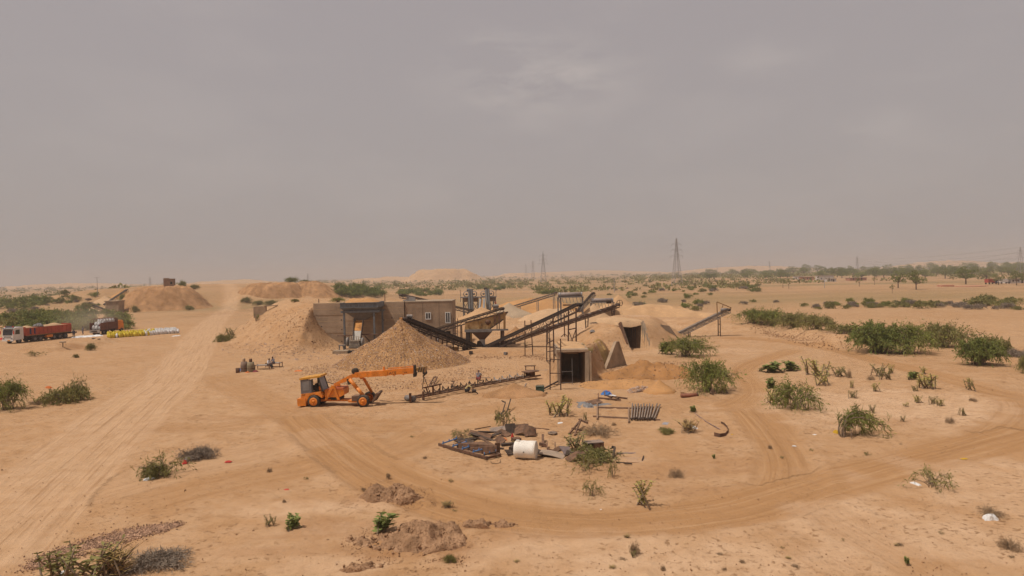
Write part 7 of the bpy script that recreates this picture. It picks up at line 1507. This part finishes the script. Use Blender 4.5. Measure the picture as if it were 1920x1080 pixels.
for a in [
    ('big', 'broad green bush right of the upper tunnel mouth', 1284, 668, 88, 40), ('big', 'tall feathery bush right of the rust-brown earth heap', 1325, 733, 92, 62), ('weed', 'yellow-green shoots at the right foot of the tall feathery bush', 1352, 737, 26, 22), ('calo', 'leafy pale shoots at the left of the broad green bush', 1250, 664, 24, 26),
    ('big', 'left hedge bush behind the sand berm', 1412, 606, 62, 30), ('big', 'second hedge bush behind the sand berm', 1448, 609, 60, 32), ('olive', 'third hedge bush behind the sand berm', 1488, 613, 66, 28), ('olive', 'fourth hedge bush behind the sand berm', 1530, 616, 62, 28), ('low', 'brown-green straggly brush at the right end of the hedge', 1582, 626, 60, 18),
    ('dense', 'left half of the largest dark bush on the right', 1648, 660, 92, 58), ('big', 'right half of the largest dark bush on the right', 1698, 662, 92, 58), ('olive', 'umbrella-shaped olive bush behind the largest dark bush', 1766, 650, 84, 46), ('dense', 'round dark bush standing alone, farthest right of the big ones', 1832, 684, 70, 54), ('low', 'thin straggling branches behind the round dark bush', 1868, 666, 60, 34), ('brush', 'flat grey brush right of the round dark bush', 1905, 668, 40, 14), ('olive', 'bush cut by the right picture edge', 1924, 700, 30, 34),
    ('swept', 'wind-swept feathery bush inside the track loop, nearest the road', 1580, 818, 92, 56, 'bush', 'bush', None, 0.0, 0), ('airy', 'spreading green bush inside the track loop, left of centre', 1497, 766, 96, 56), ('weed', 'yellow weeds tangled at the left of the spreading bush', 1462, 758, 44, 34), 
    ('big', 'left roadside bush cut by the picture edge', 14, 768, 74, 60), ('low', 'low green sprawl right of the left roadside bush', 126, 754, 74, 30), ('sparse', 'bare branching stem rising from the low green sprawl', 140, 750, 50, 44), ('dry', 'dead brown brush between the two left roadside bushes', 70, 758, 34, 10),
    ('brush', 'dark dead brush lying by the red packet', 370, 858, 62, 20), ('sparse', 'sprawling half-dead bush beside the left track', 308, 890, 92, 38), ('low', 'green clump in the half-dead bush beside the left track', 292, 892, 50, 22),
    ('straw', 'ochre dry tuft at the bottom left corner', 215, 1078, 70, 60, 'grass_tuft', 'grass'), ('greenweed', 'leafy green weed at the bottom left corner, left one', 105, 1085, 70, 70, 'weed', 'weed'), ('greenweed', 'leafy green weed at the bottom left corner, right one', 178, 1085, 90, 75, 'weed', 'weed'), ('brush', 'grey dead brush at the bottom left, along the gravel', 300, 1058, 110, 24),
    ('calo', 'bright green leafy plant on top of the widest dirt heap', 719, 995, 36, 36, 'leafy_plant', 'plant'), ('calo', 'small leafy plant left of the widest dirt heap', 548, 992, 26, 28, 'leafy_plant', 'plant'), ('greenweed', 'tiny leafy sprout leftmost on the pale patch', 503, 986, 20, 20, 'leafy_plant', 'plant'),
    ('calo', 'low dense leafy bush at the upper left of the track loop', 1447, 698, 36, 20), ('calo', 'leafy bush second in the row of the track loop', 1482, 695, 28, 20), ('weed', 'tall yellow weed clump beside the leafy row', 1530, 704, 44, 34, 'weed', 'weed'), ('calo', 'compact dark leafy plant below the leafy row', 1447, 730, 20, 24, 'leafy_plant', 'plant'), ('weed', 'yellow weed below the tall clump, left', 1540, 722, 30, 28, 'weed', 'weed'),
    ('weed', 'large yellow bush-like weed near the right track', 1736, 727, 40, 32, 'weed', 'weed'), ('calo', 'green leafy plant left of the large yellow weed', 1711, 712, 18, 18, 'leafy_plant', 'plant'), ('greenweed', 'small green weed touching the right track', 1820, 732, 18, 22, 'weed', 'weed'), ('greenweed', 'green weed near the middle of the track loop top', 1650, 705, 26, 26, 'weed', 'weed'), ('greenweed', 'pale green weed right of the loop top weed', 1664, 712, 22, 24, 'weed', 'weed'), ('greenweed', 'pale weed patch left of the loop top weed', 1577, 706, 28, 22, 'weed', 'weed'),
    ('weed', 'bushy yellow weed behind the scrap near the generator', 1050, 778, 44, 36, 'weed', 'weed'), ('weed', 'tall dry yellow plant beside the curved track', 1200, 946, 42, 52, 'weed', 'weed'), ('sparse', 'grey-green tuft left of the tall dry yellow plant', 1110, 930, 48, 30), ('dry', 'brown dry tussock on the dirt right of the scrap', 1268, 895, 32, 16), ('sparse', 'thin trailing plant below the flat pinkish sheet', 1150, 895, 22, 34),
    ('low', 'green branch heaped over the right scrap plates', 1112, 862, 84, 22), ('sparse', 'spiky green shoots under the heaped branch', 1095, 880, 70, 30), ('greenweed', 'bright green shoots growing behind the scrap plates', 1078, 842, 46, 34, 'weed', 'weed'), ('sparse', 'leafy twigs standing in the twisted bars above the scrap', 947, 800, 46, 40), ('sparse', 'grey-green low twigs left of the scrap', 868, 820, 50, 18), ('dry', 'fallen dry branch right of the scrap bars', 1122, 815, 66, 20), ('greenweed', 'small green sprout at the left end of the pipe rack', 1098, 790, 10, 18, 'weed', 'weed'),
    ('low', 'flat dark green tuft below the pipe rack', 1246, 812, 34, 10), ('straw', 'dry tuft with a white rag right of the pipe rack', 1290, 810, 36, 26, 'grass_tuft', 'grass'), ('calo', 'two-stemmed leafy sprout right of the pipe rack', 1300, 773, 11, 14, 'leafy_plant', 'plant'),
    ('sparse', 'thin dry bush with white litter below the right track', 1742, 912, 100, 32), ('dry', 'dry tuft at the lower right', 1892, 1030, 36, 26), ('calo', 'tiny green sprout at the bottom right', 1701, 1058, 9, 16, 'leafy_plant', 'plant'), ('greenweed', 'tiny green tuft at the bottom centre', 1187, 1045, 12, 14, 'leafy_plant', 'plant'), ('dry', 'thin twigs above the bottom centre tuft', 1190, 1038, 22, 22), ('straw', 'yellow dry tuft beside the clod heap', 838, 950, 24, 12, 'grass_tuft', 'grass'), ('straw', 'yellow dry tuft below the scrap', 835, 948, 14, 8, 'grass_tuft', 'grass'), ('low', 'dark low tuft at the right foot of the widest dirt heap', 842, 1055, 24, 14), ('calo', 'tiny sprout at the right of the scrap yard', 1338, 860, 6, 9, 'leafy_plant', 'plant'), ('dry', 'dry twigs at the bottom right corner', 1860, 968, 46, 20),
    ('greenweed', 'dark leaved plant on the roof of the lower tunnel mouth', 1091, 660, 14, 20, 'weed', 'weed'), ('weed', 'yellow shoots on the roof of the lower tunnel mouth', 1106, 662, 14, 12, 'weed', 'weed'), ('greenweed', 'weed growing around a post under the black belt', 985, 652, 8, 12, 'weed', 'weed'),
    ('greenweed', 'green weeds on the left flank of the sand slope', 432, 632, 22, 20, 'weed', 'weed'), ('low', 'green brush low on the left flank of the sand slope', 420, 640, 30, 14), ('greenweed', 'weeds beside the low block wall end', 483, 600, 10, 16, 'weed', 'weed'),
    ('olive', 'round bush on the brown bank before the trucks', 171, 657, 17, 14), ('low', 'small green bush below the brown bank', 142, 671, 10, 7), ('sparse', 'twiggy bush at the left end of the brown bank', 62, 668, 30, 12),
    ('olive', 'bush at the foot of the far left spoil mound, right side', 354, 582, 16, 10), ('olive', 'bush at the foot of the far left spoil mound, left side', 253, 586, 14, 14), ('olive', 'pale bush at the foot of the far left spoil mound, middle', 294, 580, 14, 8), ('big', 'bush clinging above the crusher base on the far left mound', 230, 568, 12, 18), ('olive', 'row of scrub at the foot of the right spoil mound, left', 462, 567, 18, 10), ('olive', 'row of scrub at the foot of the right spoil mound, middle', 485, 571, 20, 8), ('olive', 'row of scrub at the foot of the right spoil mound, right', 508, 571, 22, 9), ('olive', 'lone scrub before the right spoil mound', 553, 566, 14, 6), ('big', 'scrub left of the truck hopper behind the wall', 635, 567, 26, 10),
]: plant(*a)
# bushes standing on the mound tops
for (kind, label, px, py, w, h, Y) in [('big', 'dark small tree beside the brick hut on the mound', 343, 541, 14, 17, 298), ('olive', 'flat bush right of the brick hut', 365, 541, 18, 9, 298), ('big', 'umbrella bush on top of the right spoil mound', 546, 531, 26, 14, 326), ('olive', 'flat bush right of the umbrella bush on the mound', 571, 532, 20, 9, 326)]:
    q = P(px, py, Y); plant(kind, label, 0, 0, w, h, loc=Vector((q.x, Y, q.z - .3)))
# weeds in the loop, too alike to tell apart
for k in range(26):
    px, py = VG.uniform(1550, 1830), VG.uniform(700, 800); 
    plant(VG.choice(['weed', 'greenweed', 'weed', 'dry']), 'small thin weed scattered inside the track loop', px, py, VG.uniform(8, 18), VG.uniform(8, 18), 'weed', 'weed', 'thin weeds in the track loop')
for k in range(40):
    px, py = VG.choice([(VG.uniform(700, 1450), VG.uniform(790, 900)), (VG.uniform(950, 1900), VG.uniform(1000, 1075)), (VG.uniform(1460, 1700), VG.uniform(780, 860)), (VG.uniform(480, 900), VG.uniform(880, 960))])
    plant(VG.choice(['dry', 'straw', 'sparse', 'dry']), 'tiny dry tuft on the open sand', px, py, VG.uniform(7, 17), VG.uniform(3, 9), 'dry_tuft', 'tuft', 'tiny dry tufts')
# ---------------------------------------------------------------- trees
def tree(seed, Hh, Rr, mat, nclump=26, per=60, leaf=.42, trunk=.28, flat=.6, bare=.32):
    g = np.random.default_rng(seed); st = MB(); th = Hh * bare; ox, oy = g.normal(0, .15, 2)
    st.path([(0, 0, -.3), (ox * .5, oy * .5, th * .5), (ox, oy, th)], [trunk * 1.2, trunk, trunk * .8], 7); P_, D_ = [], []
    for i in range(nclump):
        az = g.uniform(0, 6.28); r = Rr * np.sqrt(g.uniform(.02, 1)); z = th + (Hh - th) * g.uniform(.12, 1) * (1.05 - .45 * (r / Rr) ** 2); c = np.array([np.cos(az) * r, np.sin(az) * r, z])
        if i % 2 == 0: m = np.array([ox, oy, th]) * .45 + c * .55; m[2] = th + (z - th) * .4; st.path([(ox, oy, th - .2), tuple(m), tuple(c)], [trunk * .5, trunk * .3, trunk * .06], 5)
        s = Rr * g.uniform(.18, .34); q = g.normal(0, 1, (per, 3)); q /= np.linalg.norm(q, axis=1)[:, None]; q *= g.uniform(.5, 1, (per, 1)) ** .5; q *= np.array([s, s, s * flat]); P_.append(c + q); D_.append(q + g.normal(0, .3, (per, 3)) * s + np.array([0, 0, -.1 * s]))
    P_, D_ = np.concatenate(P_), np.concatenate(D_); n = len(P_)
    return leaf_mesh('crown', P_, D_, leaf * g.uniform(.6, 1.3, n), leaf * .6 * g.uniform(.6, 1.2, n), g, mat), st.mesh('trunk', BARK)
TREES = [tree(s, 8, r, m, nc, 60, lf, fl) for s, r, m, nc, lf, fl in ((31, 4.2, LEAFD, 30, .45, .3), (32, 4.0, LEAFD, 26, .45, .3), (33, 4.6, LEAF, 32, .45, .3), (34, 3.4, LEAFB, 26, .4, .25))]
THIN = [tree(s, 7, 2.6, LEAFO, 12, 46, .40, .2, .6, .42) for s in (35, 36)]
def put_tree(label, px, py, wpx, hpx, v=0, thin=False, group=None, Y=None):
    c = GT(px, py); 
    if c.y > 2600: c = Vector((c.x * 2600 / c.y, 2600, 0))
    k = c.y / F_PX; cm, tm = (THIN if thin else TREES)[v % (2 if thin else 4)]; t = thing('tree', label, 'tree', (c.x, c.y, hz(c.x, c.y)), VG.uniform(0, 6.28), group)
    sx = wpx * k / (6.0 if thin else 9.6); t.scale = (sx, sx, hpx * k / (7.2 if thin else 8.4)); link('crown', cm, t); link('trunk', tm, t); return t
for a in [('bright green tree left of the pair in the right field', 1684, 540, 36, 36, 3), ('darker tree right of the pair in the right field', 1718, 543, 34, 36, 2), ('largest round tree at the far right of the field', 1811, 533, 38, 36, 0), ('tree at the right picture edge', 1906, 535, 26, 28, 1), ('tree right of the largest round tree, by the far trucks', 1872, 534, 24, 24, 3), ('dark tree above the farmhouses', 1570, 520, 26, 20, 1), ('dark tree standing above the belt, right of the farmhouses', 1648, 518, 16, 18, 0), ('round tree above the belt left of the largest tree', 1772, 522, 30, 22, 1), ('tree between the pair and the tree belt', 1735, 524, 26, 18, 2), ('low round tree far right in the belt', 1850, 524, 26, 16, 2)]: put_tree(*a)
for a in [('small thin tree leftmost in the right field', 1381, 545, 9, 18, 0), ('small thin forked tree second from left in the field', 1424, 544, 14, 20, 1), ('thin tree in the field with green top', 1468, 540, 12, 20, 0), ('thin tree leaning right of the green-topped one', 1479, 541, 13, 18, 1), ('thin tree standing below the farm wall', 1611, 537, 12, 18, 0), ('thin tree right of the one below the farm wall', 1640, 534, 10, 16, 1), ('bare thin tree in front of the tree pair', 1673, 550, 10, 18, 1), ('small tree left of the tallest pylon', 1150, 543, 10, 14, 0)]: put_tree(a[0], a[1], a[2], a[3], a[4], a[5], True)
BELT_V = random.Random(12)
for k in range(130):
    px = 1300 + 640 * BELT_V.random() ** .75; hor = 538.5 - .0218 * px - 3; py = hor + BELT_V.uniform(9, 21) + (px - 1300) / 640 * 2
    put_tree('tree in the far belt along the right horizon', px, py, BELT_V.uniform(12, 26), BELT_V.uniform(9, 18), BELT_V.randrange(3), False, 'trees in the far belt')
# ---------------------------------------------------------------- scrub on the plain
SCRUB = [bush(s, 1.0, .9, 16, 9, 8, .16, .07, m, droop=.35, stem=.012, ext=.5) for s, m in ((41, LEAFO), (42, LEAF), (43, LEAFO), (44, LEAFB), (45, DRYG), (46, LEAF))]
def scrub(label, px, py, wm, hm, v, group):
    c = GT(px, py)
    if c.y > 1500: return
    o = link('scrub_bush', SCRUB[v][0]); o.location = c; o.rotation_euler = (0, 0, VG.uniform(0, 6.28)); o.scale = (wm / 2.3, wm / 2.3, hm / .85); tag(o, label, 'bush', group); return o
CL = [  # label, group, px range, py range, count, width, kinds
    ('green thicket bush behind the red trailer truck', 'thicket behind the trucks', (14, 236), (590, 622), 60, (4.5, 8), (1, 3, 0, 5)), ('large green bush group on the far left plain', 'far left green bushes', (0, 80), (566, 580), 14, (5, 9), (1, 5)), ('scrub on the left plain below the spoil mound', 'left plain scrub', (0, 240), (552, 598), 40, (2, 6), (0, 1, 4, 2)),
    ('green scrub in the band behind the right spoil mound', 'green band behind the mound', (628, 715), (541, 556), 30, (5, 9), (3, 3, 1)), ('green scrub in the patch behind the plastered block', 'green patch behind the block', (748, 832), (545, 556), 30, (4, 8), (3, 3, 1)), ('green scrub behind the washing towers', 'scrub behind the washing towers', (860, 960), (529, 545), 26, (4, 8), (1, 3, 0)), ('green scrub behind the rotary drums', 'scrub behind the drums', (1010, 1090), (540, 552), 22, (3, 6), (1, 3)), ('olive scrub right of the largest sand pile', 'scrub right of the sand piles', (1130, 1340), (540, 585), 40, (2.2, 4.5), (0, 2, 1, 4)),
    ('scrub in the dry hedge across the right field', 'dry hedge in the right field', (1530, 1920), (572, 581), 34, (2, 5), (4, 4, 0, 2)), ('green bush along the dry hedge of the right field', 'green bushes along the dry hedge', (1555, 1760), (566, 574), 12, (2, 4), (1, 5)), ('tall olive bush of the far right field', 'olive bushes far right', (1818, 1910), (566, 577), 10, (4, 7), (0, 2)), ('low brown brush on the open right field', 'brush on the right field', (1380, 1700), (566, 578), 16, (1.5, 3.5), (4, 4, 0)), ('scrub on the plain right of the tallest pylon', 'scrub by the pylon', (1180, 1420), (528, 548), 40, (3, 6), (0, 1, 4, 2)),
]
for (lb, gp, xr_, yr_, n, wr_, kinds) in CL:
    for k in range(n):
        px, py = VG.uniform(*xr_), VG.uniform(*yr_); w = VG.uniform(*wr_); scrub(lb, px, py, w, w * VG.uniform(.32, .5), VG.choice(kinds), gp)
# everything farther is one hazy cover of scrub
def far_scrub():
    g = np.random.default_rng(77); V, F4, F3 = [], [], []; off = 0; protos = [np.array([v.co for v in SCRUB[0][0].vertices])]
    n = 2600; px = g.uniform(-60, 1990, n); u = g.random(n) ** 1.6; P_, D_, S_ = [], [], []
    for x, uu in zip(px, u):
        hor = 538.5 - .0218 * x - 1.5; py = hor + 3.5 + uu * (34 if x < 480 or 1000 < x < 1400 else 22)
        c = G(x, py)
        if c.y > 3600 or c.y < 230: continue
        if vnoise(np.array([c.x / 90]), np.array([c.y / 260]), 5)[0] < .42 and g.random() < .8: continue
        if -215 < c.x < -60 and 260 < c.y < 460: continue
        w = g.uniform(1.2, 3.6) * (1 + c.y / 1600); z = hz(c.x, c.y); k = 22
        q = g.normal(0, .42, (k, 3)); q[:, 2] = np.abs(q[:, 2]) * .75; P_.append(np.array([c.x, c.y, z]) + q * w); D_.append(q + np.array([0, 0, .2])); S_.append(np.full(k, w * .42))
    for k_ in range(950):                   # the hazy green belt low on the right
        x = 1190 + 790 * g.random() ** .8; hor = 538.5 - .0218 * x - 1.5; c = G(x, hor + 5 + 11 * g.random())
        w = g.uniform(3.0, 6.5); q = g.normal(0, .42, (26, 3)); q[:, 2] = np.abs(q[:, 2]) * .8; P_.append(np.array([c.x, c.y, hz(c.x, c.y)]) + q * w); D_.append(q + np.array([0, 0, .2])); S_.append(np.full(26, w * .34))
    P_, D_, S_ = np.concatenate(P_), np.concatenate(D_), np.concatenate(S_)
    me = leaf_mesh('distant_scrub', P_, D_, S_, S_ * .7, g, LEAFO); o = link('distant_scrub', me); o['kind'] = 'stuff'; o['label'] = 'scattered scrub covering the far plain to the horizon'
far_scrub()
